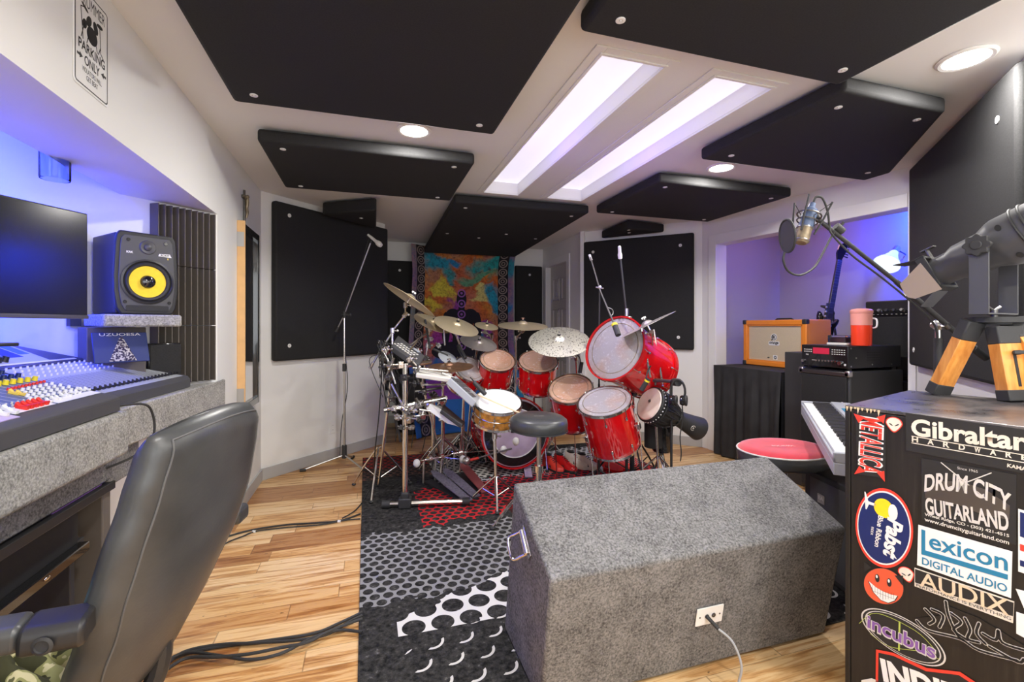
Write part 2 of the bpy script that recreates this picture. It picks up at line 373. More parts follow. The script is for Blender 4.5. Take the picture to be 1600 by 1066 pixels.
# ---------------------------------------------------------------- mesh builder
class MB:
    def __init__(s, T=None): s.v = []; s.f = []; s.T = T or Matrix.Identity(4); s.uv = None
    def add(s, vs, fs, T=None):
        o = len(s.v); TT = s.T @ T if T is not None else s.T
        s.v += [TT @ Vector(p) for p in vs]; s.f += [tuple(i + o for i in f) for f in fs]; return s
    def box(s, x0, x1, y0, y1, z0, z1, T=None):
        return s.add([(x0, y0, z0), (x1, y0, z0), (x1, y1, z0), (x0, y1, z0), (x0, y0, z1), (x1, y0, z1), (x1, y1, z1), (x0, y1, z1)],
                     [(0, 3, 2, 1), (4, 5, 6, 7), (0, 1, 5, 4), (1, 2, 6, 5), (2, 3, 7, 6), (3, 0, 4, 7)], T)
    def cbox(s, c, sz, T=None):
        c = Vector(c); a, b, d = (k / 2 for k in sz)
        return s.box(c.x - a, c.x + a, c.y - b, c.y + b, c.z - d, c.z + d, T)
    def prism(s, poly, z0, z1, T=None):
        n = len(poly); vs = [(p[0], p[1], z0) for p in poly] + [(p[0], p[1], z1) for p in poly]
        fs = [tuple(range(n - 1, -1, -1)), tuple(range(n, 2 * n))] + [(i, (i + 1) % n, n + (i + 1) % n, n + i) for i in range(n)]
        return s.add(vs, fs, T)
    def lathe(s, prof, seg=32, T=None, a0=0.0, a1=2 * PI):
        full = abs(a1 - a0 - 2 * PI) < 1e-6; k = seg if full else seg + 1
        vs = []; fs = []; idx = []
        for r, z in prof:
            if abs(r) < 1e-7: idx.append([len(vs)] * k); vs.append((0, 0, z))
            else:
                idx.append(list(range(len(vs), len(vs) + k)))
                vs += [(r * math.cos(a0 + (a1 - a0) * i / seg), r * math.sin(a0 + (a1 - a0) * i / seg), z) for i in range(k)]
        for j in range(len(prof) - 1):
            for i in range(seg):
                q = [idx[j][i], idx[j][(i + 1) % k], idx[j + 1][(i + 1) % k], idx[j + 1][i]]
                q2 = []
                for t in q:
                    if t not in q2: q2.append(t)
                if len(q2) > 2: fs.append(tuple(q2))
        return s.add(vs, fs, T)
    def cyl(s, p0, p1, r, seg=12, r1=None):
        p0, p1 = Vector(p0), Vector(p1); L = (p1 - p0).length; r1 = r if r1 is None else r1
        return s.lathe([(0, 0), (r, 0), (r1, L), (0, L)], seg, frame(p0, p1 - p0))
    def tube(s, pts, r, seg=8, smooth=0, closed=False):
        pts = [Vector(p) for p in pts]
        if smooth: pts = catmull(pts, smooth, closed)
        n = len(pts); rr = r if isinstance(r, (list, tuple)) else None
        t0 = (pts[1] - pts[0]).normalized(); up = Vector((0, 0, 1)) if abs(t0.z) < .9 else Vector((1, 0, 0))
        nx = t0.cross(up).normalized(); vs = []; fs = []
        for i, p in enumerate(pts):
            if closed: t = (pts[(i + 1) % n] - pts[i - 1]).normalized()
            else: t = (pts[min(i + 1, n - 1)] - pts[max(i - 1, 0)]).normalized()
            nx = (nx - t * nx.dot(t)).normalized(); ny = t.cross(nx)
            R = (rr[0] + (rr[1] - rr[0]) * i / (n - 1)) if rr else r
            vs += [p + (nx * math.cos(2 * PI * k / seg) + ny * math.sin(2 * PI * k / seg)) * R for k in range(seg)]
        m = n if closed else n - 1
        for i in range(m):
            a, b = i * seg, ((i + 1) % n) * seg
            fs += [(a + k, a + (k + 1) % seg, b + (k + 1) % seg, b + k) for k in range(seg)]
        if not closed: fs += [tuple(range(seg - 1, -1, -1)), tuple((n - 1) * seg + k for k in range(seg))]
        return s.add(vs, fs)
    def sphere(s, c, r, sc=(1, 1, 1), seg=20, T=None):
        n = seg // 2; prof = [(r * math.sin(PI * i / n), -r * math.cos(PI * i / n)) for i in range(n + 1)]; prof[0] = (0, -r); prof[-1] = (0, r)
        return s.lathe(prof, seg, (T or Matrix.Identity(4)) @ Matrix.Translation(Vector(c)) @ Matrix.Diagonal((*sc, 1)))
    def torus(s, R, r, T=None, seg=40, sub=8):
        vs = [((R + r * math.cos(2 * PI * j / sub)) * math.cos(2 * PI * i / seg), (R + r * math.cos(2 * PI * j / sub)) * math.sin(2 * PI * i / seg), r * math.sin(2 * PI * j / sub)) for i in range(seg) for j in range(sub)]
        fs = [(i * sub + j, ((i + 1) % seg) * sub + j, ((i + 1) % seg) * sub + (j + 1) % sub, i * sub + (j + 1) % sub) for i in range(seg) for j in range(sub)]
        return s.add(vs, fs, T)
    def grid(s, nu, nv, fn, uv=False, thick=None):
        vs = [fn(i / nu, j / nv) for j in range(nv + 1) for i in range(nu + 1)]
        fs = [(j * (nu + 1) + i, j * (nu + 1) + i + 1, (j + 1) * (nu + 1) + i + 1, (j + 1) * (nu + 1) + i) for j in range(nv) for i in range(nu)]
        if uv: s.uv = [(i / nu, j / nv) for j in range(nv + 1) for i in range(nu + 1)]
        return s.add(vs, fs)
    def build(s, name, mat, parent=None, bevel=0, smooth=True, solid=0, sub=0, ang=35, seg=2):
        me = bpy.data.meshes.new(name)
        inv = WM[parent.name].inverted() if parent is not None else Matrix.Identity(4)
        me.from_pydata([inv @ p for p in s.v], [], s.f); me.validate()
        bm = bmesh.new(); bm.from_mesh(me); bmesh.ops.recalc_face_normals(bm, faces=bm.faces); bm.to_mesh(me); bm.free()
        if s.uv:
            ul = me.uv_layers.new(name='UVMap')
            for lp in me.loops: ul.data[lp.index].uv = s.uv[lp.vertex_index]
        me.materials.append(M[mat])
        o = bpy.data.objects.new(name, me); COL.objects.link(o)
        if parent is not None: o.parent = parent; WM[o.name] = WM[parent.name]
        else: WM[o.name] = Matrix.Identity(4)
        if smooth:
            me.shade_smooth()
            me.set_sharp_from_angle(angle=math.radians(ang))
        if solid: q = o.modifiers.new('solid', 'SOLIDIFY'); q.thickness = solid; q.offset = 0
        if bevel:
            q = o.modifiers.new('bevel', 'BEVEL'); q.width = bevel; q.segments = seg; q.limit_method = 'ANGLE'; q.angle_limit = math.radians(40); q.harden_normals = False
        if sub: q = o.modifiers.new('sub', 'SUBSURF'); q.levels = sub; q.render_levels = sub
        return o
WM = {}
def frame(o, z, xh=None):
    z = Vector(z).normalized(); h = Vector(xh) if xh is not None else (Vector((0, 0, 1)) if abs(z.z) < .95 else Vector((1, 0, 0)))
    x = h - z * h.dot(z)
    x.normalize(); y = z.cross(x)
    m = Matrix((x, y, z)).transposed().to_4x4(); m.translation = Vector(o); return m
def catmull(p, k, closed=False):
    n = len(p); out = []
    for i in range(n if closed else n - 1):
        a, b, c, d = (p[(i - 1) % n], p[i], p[(i + 1) % n], p[(i + 2) % n]) if closed else (p[max(i - 1, 0)], p[i], p[i + 1], p[min(i + 2, n - 1)])
        for j in range(k):
            t = j / k
            out.append(.5 * ((2 * b) + (c - a) * t + (2 * a - 5 * b + 4 * c - d) * t * t + (3 * b - a - 3 * c + d) * t ** 3))
    if not closed: out.append(p[-1])
    return out
def tag(o, label, cat, group=None):
    o['label'] = label; o['category'] = cat
    if group: o['group'] = group
    return o
def thing(name, label, cat, loc=(0, 0, 0), rz=0, group=None):
    o = bpy.data.objects.new(name, None); COL.objects.link(o); o.location = Vector(loc); o.rotation_euler = (0, 0, rz); o.empty_display_size = .05
    WM[o.name] = Matrix.Translation(Vector(loc)) @ Matrix.Rotation(rz, 4, 'Z')
    return tag(o, label, cat, group)
def struct(o): o['kind'] = 'structure'; return o
def lab(o, s): o['label'] = s; return o
def copy_mesh(o, T, parent):                       # a repeat of a part: same mesh data, moved by T in the thing's own space
    c = o.copy(); COL.objects.link(c); c.parent = parent; c.matrix_local = T; WM[c.name] = WM[parent.name]; return c
def copy_tree(root, loc, rz, label, group=None):
    r = root.copy(); COL.objects.link(r); r.location = loc; r.rotation_euler = (0, 0, rz); r['label'] = label
    if group: r['group'] = group
    WM[r.name] = Matrix.Translation(Vector(loc)) @ Matrix.Rotation(rz, 4, 'Z')
    def rec(a, b):
        for ch in list(KIDS(a)):
            c = ch.copy(); COL.objects.link(c); c.parent = b; WM[c.name] = WM[b.name]; rec(ch, c)
    rec(root, r); return r
def KIDS(o): return [c for c in bpy.data.objects if c.parent == o]

def text(body, T, w, h, mat, name, parent, offset=0.0, shear=0.0, ext=.0004, spacing=1.0, label=None, warp=None):
    """lettering fitted into a w x h box centred at T's origin, in T's xy plane"""
    cu = bpy.data.curves.new('lettering', 'FONT'); cu.body = body; cu.extrude = 0; cu.offset = offset; cu.shear = shear
    cu.space_character = spacing; cu.resolution_u = 4; cu.align_x = 'CENTER'
    to = bpy.data.objects.new('lettering_tmp', cu); COL.objects.link(to)
    bpy.context.view_layer.update()
    me = bpy.data.meshes.new_from_object(to.evaluated_get(bpy.context.evaluated_depsgraph_get()))
    bpy.data.objects.remove(to)
    xs = [v.co.x for v in me.vertices]; ys = [v.co.y for v in me.vertices]
    x0, x1, y0, y1 = min(xs), max(xs), min(ys), max(ys)
    inv = WM[parent.name].inverted()
    for v in me.vertices:
        x = (v.co.x - x0) / (x1 - x0) - .5; y = (v.co.y - y0) / (y1 - y0) - .5
        if warp: x, y = warp(x, y)
        v.co = inv @ (T @ Vector((x * w, y * h, ext)))
    me.name = name; me.materials.append(M[mat])
    o = bpy.data.objects.new(name, me); COL.objects.link(o); o.parent = parent; WM[o.name] = WM[parent.name]
    if label: o['label'] = label
    return o
def plate(poly, T, mat, name, parent, z=.0008, bevel=0):
    mb = MB(); mb.prism(poly, 0, z, T); return mb.build(name, mat, parent, smooth=False, bevel=bevel)
def ellipse(a, b, n=40, cx=0, cy=0, a0=0, a1=2 * PI): return [(cx + a * math.cos(a0 + (a1 - a0) * i / n), cy + b * math.sin(a0 + (a1 - a0) * i / n)) for i in range(n)]
def rrect(w, h, r, n=6):
    out = []
    for cx, cy, s in ((w / 2 - r, h / 2 - r, 0), (-w / 2 + r, h / 2 - r, 1), (-w / 2 + r, -h / 2 + r, 2), (w / 2 - r, -h / 2 + r, 3)):
        out += [(cx + r * math.cos(PI / 2 * (s + k / n)), cy + r * math.sin(PI / 2 * (s + k / n))) for k in range(n + 1)]
    return out
# ---------------------------------------------------------------- the room
CEN = Vector((1.3, 2.5, 0))
def wall(name, p, q, z0=0.0, z1=ZC, th=.12, holes=(), mat='wall', n=None):
    """an upright slab from p to q; holes = (along0, along1, z0, z1) measured from p"""
    p, q = Vector((*p, 0)), Vector((*q, 0)); d = q - p; L = d.length; d.normalize()
    if n is None:
        n = Vector((d.y, -d.x, 0)); n = n if n.dot(p - CEN) > 0 else -n
    T = Matrix((d, n, Vector((0, 0, 1)))).transposed().to_4x4(); T.translation = p
    mb = MB(T); xs = 0.0
    for a, b, c0, c1 in sorted(holes):
        if a > xs: mb.box(xs, a, 0, th, z0, z1)
        if c0 > z0: mb.box(a, b, 0, th, z0, c0)
        if c1 < z1: mb.box(a, b, 0, th, c1, z1)
        xs = b
    if xs < L: mb.box(xs, L, 0, th, z0, z1)
    return struct(mb.build(name, mat, smooth=False))
XL = -.86
PA, PB = (XL, 4.33), (.18, 5.33)
PC, PD = (2.48, 5.07), (3.43, 4.12)
PE, PF = (3.69, 2.25), (2.52, 1.08)
D_SIDE0, D_SIDE1 = 5.52, 6.24
wall('wall_left', (XL, -1.3), (XL, 4.33), holes=[(.9 + .6, 4.461, 0, 1.97)], th=.34)
wall('wall_left_corner', PA, PB)
wall('wall_back_left_return', PB, (.18, 6.4))
wall('wall_back', (.18, 6.4), (2.48, 6.4))
wall('wall_back_right_return', PC, (2.48, 6.4), holes=[(D_SIDE0 - 5.07, D_SIDE1 - 5.07, 0, 2.15)])
wall('wall_right_corner', PC, PD)
wall('wall_right', PD, PE, holes=[(.19, 1.845, 0, 2.15)], th=.14)
wall('wall_right_diagonal', PE, PF)
wall('wall_right_front', PF, (2.52, -1.3))
wall('wall_front', (XL, -1.3), (2.52, -1.3), holes=[(.36, 2.96, .80, 2.30)])
# alcove behind the desk
wall('wall_alcove_end', (-1.07, 2.95 + .0), (-2.1, 1.92), n=Vector((-.7071, .7071, 0)))
mb = MB(); mb.prism([(-.862, 3.161), (-1.25, 2.773), (-1.25, 3.2), (-.862, 3.2)], 0, 1.97); struct(mb.build('wall_alcove_jamb', 'wall', smooth=False))
wall('wall_alcove_back', (-2.1, 2.0), (-2.1, .2), n=Vector((-1, 0, 0)))
wall('wall_alcove_near', (-2.1, .2), (-1.2, .2), n=Vector((0, -1, 0)))
# booth behind the right-hand opening
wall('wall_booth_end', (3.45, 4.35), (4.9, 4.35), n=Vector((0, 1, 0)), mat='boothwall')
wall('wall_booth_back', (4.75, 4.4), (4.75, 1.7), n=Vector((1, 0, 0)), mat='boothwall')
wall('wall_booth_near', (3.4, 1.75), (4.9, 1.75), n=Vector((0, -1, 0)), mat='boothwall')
mb = MB(); mb.box(-2.3, 5.0, -1.5, 6.6, -.1, 0); struct(mb.build('floor', 'floor', smooth=False))
mb = MB(); X0, X1, Y0, Y1 = -2.3, 5.0, -1.5, 6.6; TY0, TY1 = 1.72, 3.77
mb.box(X0, X1, Y0, TY0, ZC, ZC + .14); mb.box(X0, X1, TY1, Y1, ZC, ZC + .14)
for a, b in ((X0, .93), (1.23, 1.50), (1.83, X1)): mb.box(a, b, TY0, TY1, ZC, ZC + .14)
for a, b in ((.93, 1.23), (1.50, 1.83)): mb.box(a, b, TY0, TY1, ZC + .10, ZC + .14)
struct(mb.build('ceiling', 'ceiling', smooth=False))

# unseen window behind the viewpoint, added as a daylight source
mb = MB()
for a, b, c0, c1 in ((-.54, -.48, .76, 2.34), (2.08, 2.14, .76, 2.34), (-.54, 2.14, .74, .80), (-.54, 2.14, 2.30, 2.36), (.77, .83, .80, 2.30)): mb.box(a, b, -1.38, -1.28, c0, c1)
struct(mb.build('added_window', 'trimwhite', smooth=False))
# baseboards
def board(name, p, q, h=.10, th=.014, z0=0.0, mat='baseboard', inset=0.0):
    p, q = Vector((*p, 0)), Vector((*q, 0)); d = (q - p).normalized(); n = Vector((d.y, -d.x, 0)); n = n if n.dot(p - CEN) < 0 else -n
    T = Matrix((d, n, Vector((0, 0, 1)))).transposed().to_4x4(); T.translation = p
    mb = MB(T); mb.box(0, (q - p).length, inset, th, z0, z0 + h); return struct(mb.build(name, mat, smooth=False, bevel=.003))
board('baseboard_left', (XL, 3.17), PA); board('baseboard_left_corner', PA, PB)
board('baseboard_back_left_return', PB, (.18, 6.4)); board('baseboard_back', (.18, 6.4), (2.48, 6.4))
board('baseboard_right_return', PC, (2.48, 5.43)); board('baseboard_right_corner', PC, PD)
board('baseboard_right_diagonal', PE, PF); board('baseboard_right_front', PF, (2.52, -1.3)); board('baseboard_left_front', (XL, -1.3), (XL, .19))
# corner boards and opening trim
dW = (Vector((*PE, 0)) - Vector((*PD, 0))); LW = dW.length; dW.normalize(); nW = Vector((dW.y, -dW.x, 0)); nW = nW if nW.x < 0 else -nW
TW = Matrix((dW, nW, Vector((0, 0, 1)))).transposed().to_4x4(); TW.translation = Vector((*PD, 0))
mb = MB(TW)
mb.box(.095, .19, 0, .018, 0, 2.25); mb.box(1.845, 1.89, 0, .018, 0, 2.25); mb.box(.19, 1.845, 0, .018, 2.15, 2.25)
struct(mb.build('trim_1', 'trimwhite', smooth=False, bevel=.003))
mb = MB(); mb.box(2.462, 2.48, D_SIDE1, D_SIDE1 + .09, 0, 2.24); mb.box(2.462, 2.48, D_SIDE0 - .09, D_SIDE0, 0, 2.24); mb.box(2.462, 2.48, D_SIDE0, D_SIDE1, 2.15, 2.24)
struct(mb.build('trim_2', 'trimwhite', smooth=False, bevel=.003))
mb = MB(); mb.box(2.54, 2.58, D_SIDE0, D_SIDE1, .005, 2.15)
for y0, y1 in ((D_SIDE0 + .10, D_SIDE0 + .32), (D_SIDE0 + .40, D_SIDE0 + .62)):
    for z0, z1 in ((.2, .85), (.95, 1.55), (1.66, 1.98)):
        for a, b, c, d in ((y0, y1, z0, z0 + .025), (y0, y1, z1 - .025, z1), (y0, y0 + .025, z0, z1), (y1 - .025, y1, z0, z1)): mb.box(2.53, 2.545, a, b, c, d)
        mb.box(2.534, 2.545, y0 + .06, y1 - .06, z0 + .06, z1 - .06)
struct(mb.build('door_1', 'doorpaint', smooth=False, bevel=.003))
mb = MB(frame((2.475, 5.06, 0), (0, 0, 1))); mb.box(-.03, .03, -.03, .02, 0, ZC, Matrix.Rotation(PI / 4, 4, 'Z')); struct(mb.build('trim_3', 'trimwhite', smooth=False))
# light troughs in the ceiling
for i, (a, b) in enumerate(((.93, 1.23), (1.50, 1.83))):
    t = thing('ceiling_light_trough', ['long glowing ceiling light trough nearer the big left panel, lavender lit', 'long glowing ceiling light trough nearer the right panels, lavender lit'][i],
              'ceiling light', ((a + b) / 2, 2.745, ZC), group='glowing ceiling troughs')
    mb = MB(); mb.box(a + .001, b - .001, TY0 + .001, TY1 - .001, ZC + .088, ZC + .096); lab(mb.build('diffuser', 'glow_sky', t, smooth=False), 'glowing pale lavender diffuser')
    mb = MB()
    for x0, x1, y0, y1 in ((a - .05, a, TY0 - .05, TY1 + .05), (b, b + .05, TY0 - .05, TY1 + .05), (a, b, TY0 - .05, TY0), (a, b, TY1, TY1 + .05)): mb.box(x0, x1, y0, y1, ZC - .008, ZC - .0005)
    for x0, x1, y0, y1 in ((a - .015, a, TY0 - .015, TY1 + .015), (b, b + .015, TY0 - .015, TY1 + .015), (a, b, TY0 - .015, TY0), (a, b, TY1, TY1 + .015)): mb.box(x0, x1, y0, y1, ZC - .014, ZC - .008)
    mb.build('moulding', 'ceiling', t, smooth=False, bevel=.002)
for i, (x, y) in enumerate(DOWN[:3]):
    t = thing('ceiling_downlight', ['round ceiling downlight between the two left ceiling panels', 'round ceiling downlight beside the glowing troughs above the amplifiers', 'round ceiling downlight at the top right near the diagonal wall'][i], 'ceiling light', (x, y, ZC), group='round downlights')
    mb = MB(Matrix.Translation((x, y, ZC))); mb.lathe([(.078, -.001), (.098, -.001), (.10, -.006), (.09, -.013), (.078, -.010), (.078, -.001)], 40); mb.build('trim_ring', 'white', t)
    mb = MB(Matrix.Translation((x, y, ZC))); mb.lathe([(0, -.004), (.078, -.004), (.078, -.009), (0, -.009)], 40); mb.build('lens', 'glow_lamp', t)

# acoustic panels
def washer(c, n, parent, first=[None]):
    mb = MB(frame(c, n)); mb.lathe([(.006, .0), (.017, .0), (.017, .003), (.012, .0045), (.006, .003)], 20); mb.lathe([(0, 0), (.0045, .0), (.004, .006), (0, .006)], 12)
    mb.build('washer', 'white', parent)
def ceil_panel(name, label, poly, inset=.11, zb=2.35, zt=2.425, wash=None, group='black ceiling panels', drop=None):
    c = sum((Vector((*p, 0)) for p in poly), Vector()) / len(poly)
    t = thing(name, label, 'acoustic panel', (c.x, c.y, zt), group=group)
    mb = MB(); n = len(poly)
    dz = drop or (lambda x, y: 0.0)
    vs = [(x, y, zb + dz(x, y)) for x, y in poly] + [(x, y, zt + dz(x, y)) for x, y in poly]
    mb.add(vs, [tuple(range(n - 1, -1, -1)), tuple(range(n, 2 * n))] + [(i, (i + 1) % n, n + (i + 1) % n, n + i) for i in range(n)])
    mb.build('fabric_body', 'blackfabric', t, bevel=.018, seg=3)
    for p in (wash if wash is not None else poly):
        v = Vector((*p, 0)); k = v + (c - v).normalized() * inset * 1.35 if wash is None else v
        washer((k.x, k.y, zb + dz(k.x, k.y) - .0005), (0, 0, -1), t)
    return t
ceil_panel('ceiling_panel', 'large black ceiling panel at the top left, nearest the left wall', [(-.60, 1.20), (.66, 1.20), (.66, 2.45), (-.60, 2.45)])
ceil_panel('ceiling_panel', 'black ceiling panel between the downlight and the left corner wall', [(-.60, 2.92), (.66, 2.92), (.66, 3.85), (-.60, 3.85)])
ceil_panel('ceiling_panel', 'long sloping black ceiling panel reaching down over the tie-dye tapestry', [(.70, 3.87), (1.96, 3.87), (1.96, 6.12), (.70, 6.12)],
           drop=lambda x, y: -(y - 3.87) / 2.25 * .085, wash=[(.82, 4.0), (1.84, 4.0), (.82, 4.98), (1.84, 4.98), (1.2, 5.1), (1.45, 4.85)])
ceil_panel('ceiling_panel', 'black ceiling panel at the top edge just right of the troughs', [(.72, .28), (1.96, .28), (1.96, 1.50), (.72, 1.50)])
ceil_panel('ceiling_panel', 'black ceiling panel with a clipped corner beside the diagonal wall', [(2.03, 1.52), (2.70, 1.52), (3.42, 2.24), (3.42, 2.42), (2.0, 2.42)], wash=[(2.15, 1.64), (2.66, 1.62), (3.26, 2.28), (2.13, 2.30)])
ceil_panel('ceiling_panel', 'black ceiling panel beyond the right downlight, before the right corner wall', [(2.02, 2.88), (3.27, 2.88), (3.27, 3.85), (2.02, 3.85)])
ceil_panel('corner_wedge', 'small black corner wedge hung above the left corner wall panel', [(.07, 4.19), (.08, 4.98), (-.40, 4.50)], zb=2.31, inset=.13, group='hung corner wedges', wash=[(-.06, 4.52)])
ceil_panel('corner_wedge', 'small black corner wedge hung above the right corner wall panel', [(2.61, 4.27), (3.10, 4.32), (2.62, 4.86)], zb=2.33, inset=.12, group='hung corner wedges', wash=[(2.66, 4.33), (2.74, 4.45)])

def wall_panel(name, label, p, q, z0, z1, n, wash, th=.055, group='black wall panels'):
    p, q = Vector((*p, 0)), Vector((*q, 0)); d = (q - p); L = d.length; d.normalize(); n = Vector(n).normalized()
    T = Matrix((d, n, Vector((0, 0, 1)))).transposed().to_4x4(); T.translation = p
    t = thing(name, label, 'acoustic panel', p + d * (L / 2) + Vector((0, 0, z0)), group=group)
    mb = MB(T); mb.box(0, L, .004, th, z0, z1); mb.build('fabric_body', 'blackfabric', t, bevel=.02, seg=3)
    for a, z in wash: washer(T @ Vector((a, th, z)), n, t)
    return t
s2 = .7071
wall_panel('wall_panel', 'large black wall panel on the left corner wall behind the straight microphone stand', (-.80, 4.39), (.165, 5.315), 1.0, 2.375, (s2, -s2, 0), [(.13, 2.27), (.13, 1.13), (1.2, 1.13)], th=.07)
wall_panel('wall_panel', 'large black wall panel on the right corner wall behind the red gong drum', (2.50, 5.05), (3.375, 4.175), 1.045, 2.31, (-s2, -s2, 0), [(.12, 2.18), (1.10, 2.18), (1.08, 1.18)])
wall_panel('wall_panel', 'narrow black wall panel left of the tapestry', (.185, 6.39), (.62, 6.39), .45, 2.18, (0, -1, 0), [(.22, 2.05)])
wall_panel('wall_panel', 'narrow black wall panel right of the tapestry', (2.03, 6.39), (2.45, 6.39), .45, 2.18, (0, -1, 0), [(.22, 2.05)])
wall_panel('wall_panel', 'large black wall panel on the diagonal wall behind the spotlight', (3.655, 2.215), (2.60, 1.16), 1.03, 2.40, (-s2, s2, 0), [(.12, 1.14), (1.33, 2.22)])

# rug
mb = MB(); t0 = (-.02, .9)
mb.prism([(-.035, 1.50), (2.48, 1.50), (2.52, 3.55), (2.50, 4.62), (-.05, 4.76)], .0, .008)
tag(mb.build('patterned_rug', 'rug', bevel=.002), 'black worn rug with red, grey and white perforated dot pattern under the drum kit', 'rug')

# tapestry: hangs behind the kit, sweeps forward to the floor
def tap(u, q):
    x = .53 + 1.42 * u; z = 2.36 * q + .01
    y = 6.30 - .03 * math.sin(u * 11) * (1 - .3 * q)
    if q < .45: y -= (.45 - q) ** 1.3 * 2.2
    if u < .14: x -= .03 * math.sin(q * 5); 
    edge = max(0, .12 - u) * 1.5 + max(0, u - .88) * 1.5
    return (x - (.06 if u < .5 else -.05) * max(0, q - .86) * 3, y - edge * .9 - max(0, q - .93) * 1.2, z)
mb = MB(); mb.grid(48, 60, tap, uv=True)
tag(mb.build('tapestry', 'tapestry', solid=.003, ang=80), 'tie-dye tapestry with ringed borders and a seated figure hung on the back wall', 'tapestry')
# ---------------------------------------------------------------- left wall: sign, crucifix, mirror
def wallT(x, y, z): # frame on the left wall: x runs along +Y (towards the back), y up, z into the room
    m = Matrix(((0, 0, 1), (1, 0, 0), (0, 1, 0))).to_4x4(); m.translation = Vector((x, y, z)); return m
t = thing('parking_sign', 'white drummer parking only sign with black kit drawing on the beam over the desk', 'sign', (XL, 1.84, 2.215))
T = wallT(XL + .001, 1.84, 2.215)
plate(rrect(.20, .325, .016), T, 'white', 'sign_plate', t, .0015, bevel=.0004)
TT = T @ Matrix.Translation((0, 0, .0016))
mb = MB(TT); ring = rrect(.186, .311, .012); inn = rrect(.178, .303, .010); n = len(ring)
mb.add([(*p, 0.0002) for p in ring] + [(*p, 0.0002) for p in inn], [(i, (i + 1) % n, n + (i + 1) % n, n + i) for i in range(n)])
mb.build('border_line', 'ink', t, smooth=False)
text('DRUMMER', TT @ Matrix.Translation((0, .122, 0)), .150, .036, 'ink', 'lettering', t)
text('PARKING', TT @ Matrix.Translation((0, -.028, 0)), .150, .032, 'ink', 'lettering', t, offset=.02)
text('ONLY', TT @ Matrix.Translation((0, -.068, 0)), .086, .030, 'ink', 'lettering', t, offset=.02)
text('VIOLATORS WILL', TT @ Matrix.Translation((0, -.100, 0)), .11, .016, 'ink', 'lettering', t)
text('GET BEAT', TT @ Matrix.Translation((0, -.122, 0)), .065, .016, 'ink', 'lettering', t)
for sx in (-1, 1):
    plate([(sx * .052, -.066), (sx * .068, -.056), (sx * .068, -.062), (sx * .082, -.062), (sx * .082, -.070), (sx * .068, -.070), (sx * .068, -.076)][::sx], TT, 'ink', 'arrow', t, .0004)
mb = MB(TT)
mb.prism(ellipse(.030, .028, 28, .0, .028), 0, .0004)
for cx, cy, a, b, r in ((-.018, .066, .013, .02, -.5), (.020, .066, .013, .02, .4), (-.042, .045, .012, .016, -.3), (.044, .086, .018, .007, .1), (-.04, .098, .02, .005, -.4)):
    mb.prism([(cx + p[0] * math.cos(r) - p[1] * math.sin(r), cy + p[0] * math.sin(r) + p[1] * math.cos(r)) for p in ellipse(a, b, 20)], 0, .0004)
for a, b in (((-.06, -.005), (-.042, .05)), ((-.05, -.008), (-.062, .09)), ((-.062, .09), (-.035, .10)), ((.044, .085), (.05, .0)), ((.05, .0), (.066, -.012)), ((.05, .02), (.036, -.01)), ((-.03, -.01), (-.02, .02)), ((.03, -.01), (.02, .02))):
    a, b = Vector((*a, 0)), Vector((*b, 0)); d = (b - a).normalized() * .0016; nn = Vector((-d.y, d.x, 0))
    mb.prism([(a + nn)[:2], (a - nn)[:2], (b - nn)[:2], (b + nn)[:2]][::-1], 0, .0004)
mb.build('drum_kit_drawing', 'ink', t, smooth=False)

t = thing('crucifix', 'small dark bronze crucifix on the left wall above the mirror', 'crucifix', (XL, 3.75, 2.08))
mb = MB(); y = 3.755
mb.box(XL + .002, XL + .014, y - .010, y + .010, 2.055, 2.285); mb.box(XL + .002, XL + .014, y - .065, y + .065, 2.215, 2.237); mb.build('cross', 'gunmetal', t, bevel=.002)
mb = MB(); mb.sphere((XL + .026, y + .004, 2.238), .014, seg=14); mb.tube([(XL + .024, y, 2.222), (XL + .026, y, 2.19), (XL + .022, y + .004, 2.155), (XL + .028, y - .003, 2.12), (XL + .020, y, 2.085)], [.014, .007], 10, smooth=3)
for sx in (-1, 1): mb.tube([(XL + .024, y, 2.212), (XL + .02, y + sx * .03, 2.222), (XL + .018, y + sx * .058, 2.228)], [.007, .005], 8, smooth=2)
mb.build('figure', 'bronze', t)

t = thing('framed_mirror', 'tall narrow mirror in a black frame with raw pine edge, on the left wall', 'mirror', (XL, 3.82, .76))
y0, y1, z0, z1 = 3.60, 4.08, .70, 2.02
mb = MB(); mb.box(XL + .001, XL + .012, y0 + .03, y1, z0 + .02, z1 - .02); mb.build('backing_board', 'pine', t, smooth=False)
mb = MB(); mb.box(XL + .001, XL + .05, y0 - .016, y0, z0 - .01, z1 + .01); lab(mb.build('pine_edge', 'pine', t, smooth=False, bevel=.001), 'raw pine edging strip')
mb = MB()
for a, b, c, d in ((y0, y0 + .045, z0, z1), (y1 - .045, y1, z0, z1), (y0 + .045, y1 - .045, z0, z0 + .05), (y0 + .045, y1 - .045, z1 - .05, z1)): mb.box(XL + .012, XL + .04, a, b, c, d)
mb.build('frame', 'blackgloss', t, smooth=False, bevel=.004)
mb = MB(); mb.box(XL + .013, XL + .020, y0 + .04, y1 - .04, z0 + .045, z1 - .045); mb.build('glass', 'mirror', t, smooth=False)
for z in (z0 + .12, z1 - .12):
    mb = MB(); mb.box(XL + .001, XL + .045, y0 - .019, y0 - .016, z - .05, z + .05); mb.build('hinge', 'satin', t, smooth=False)
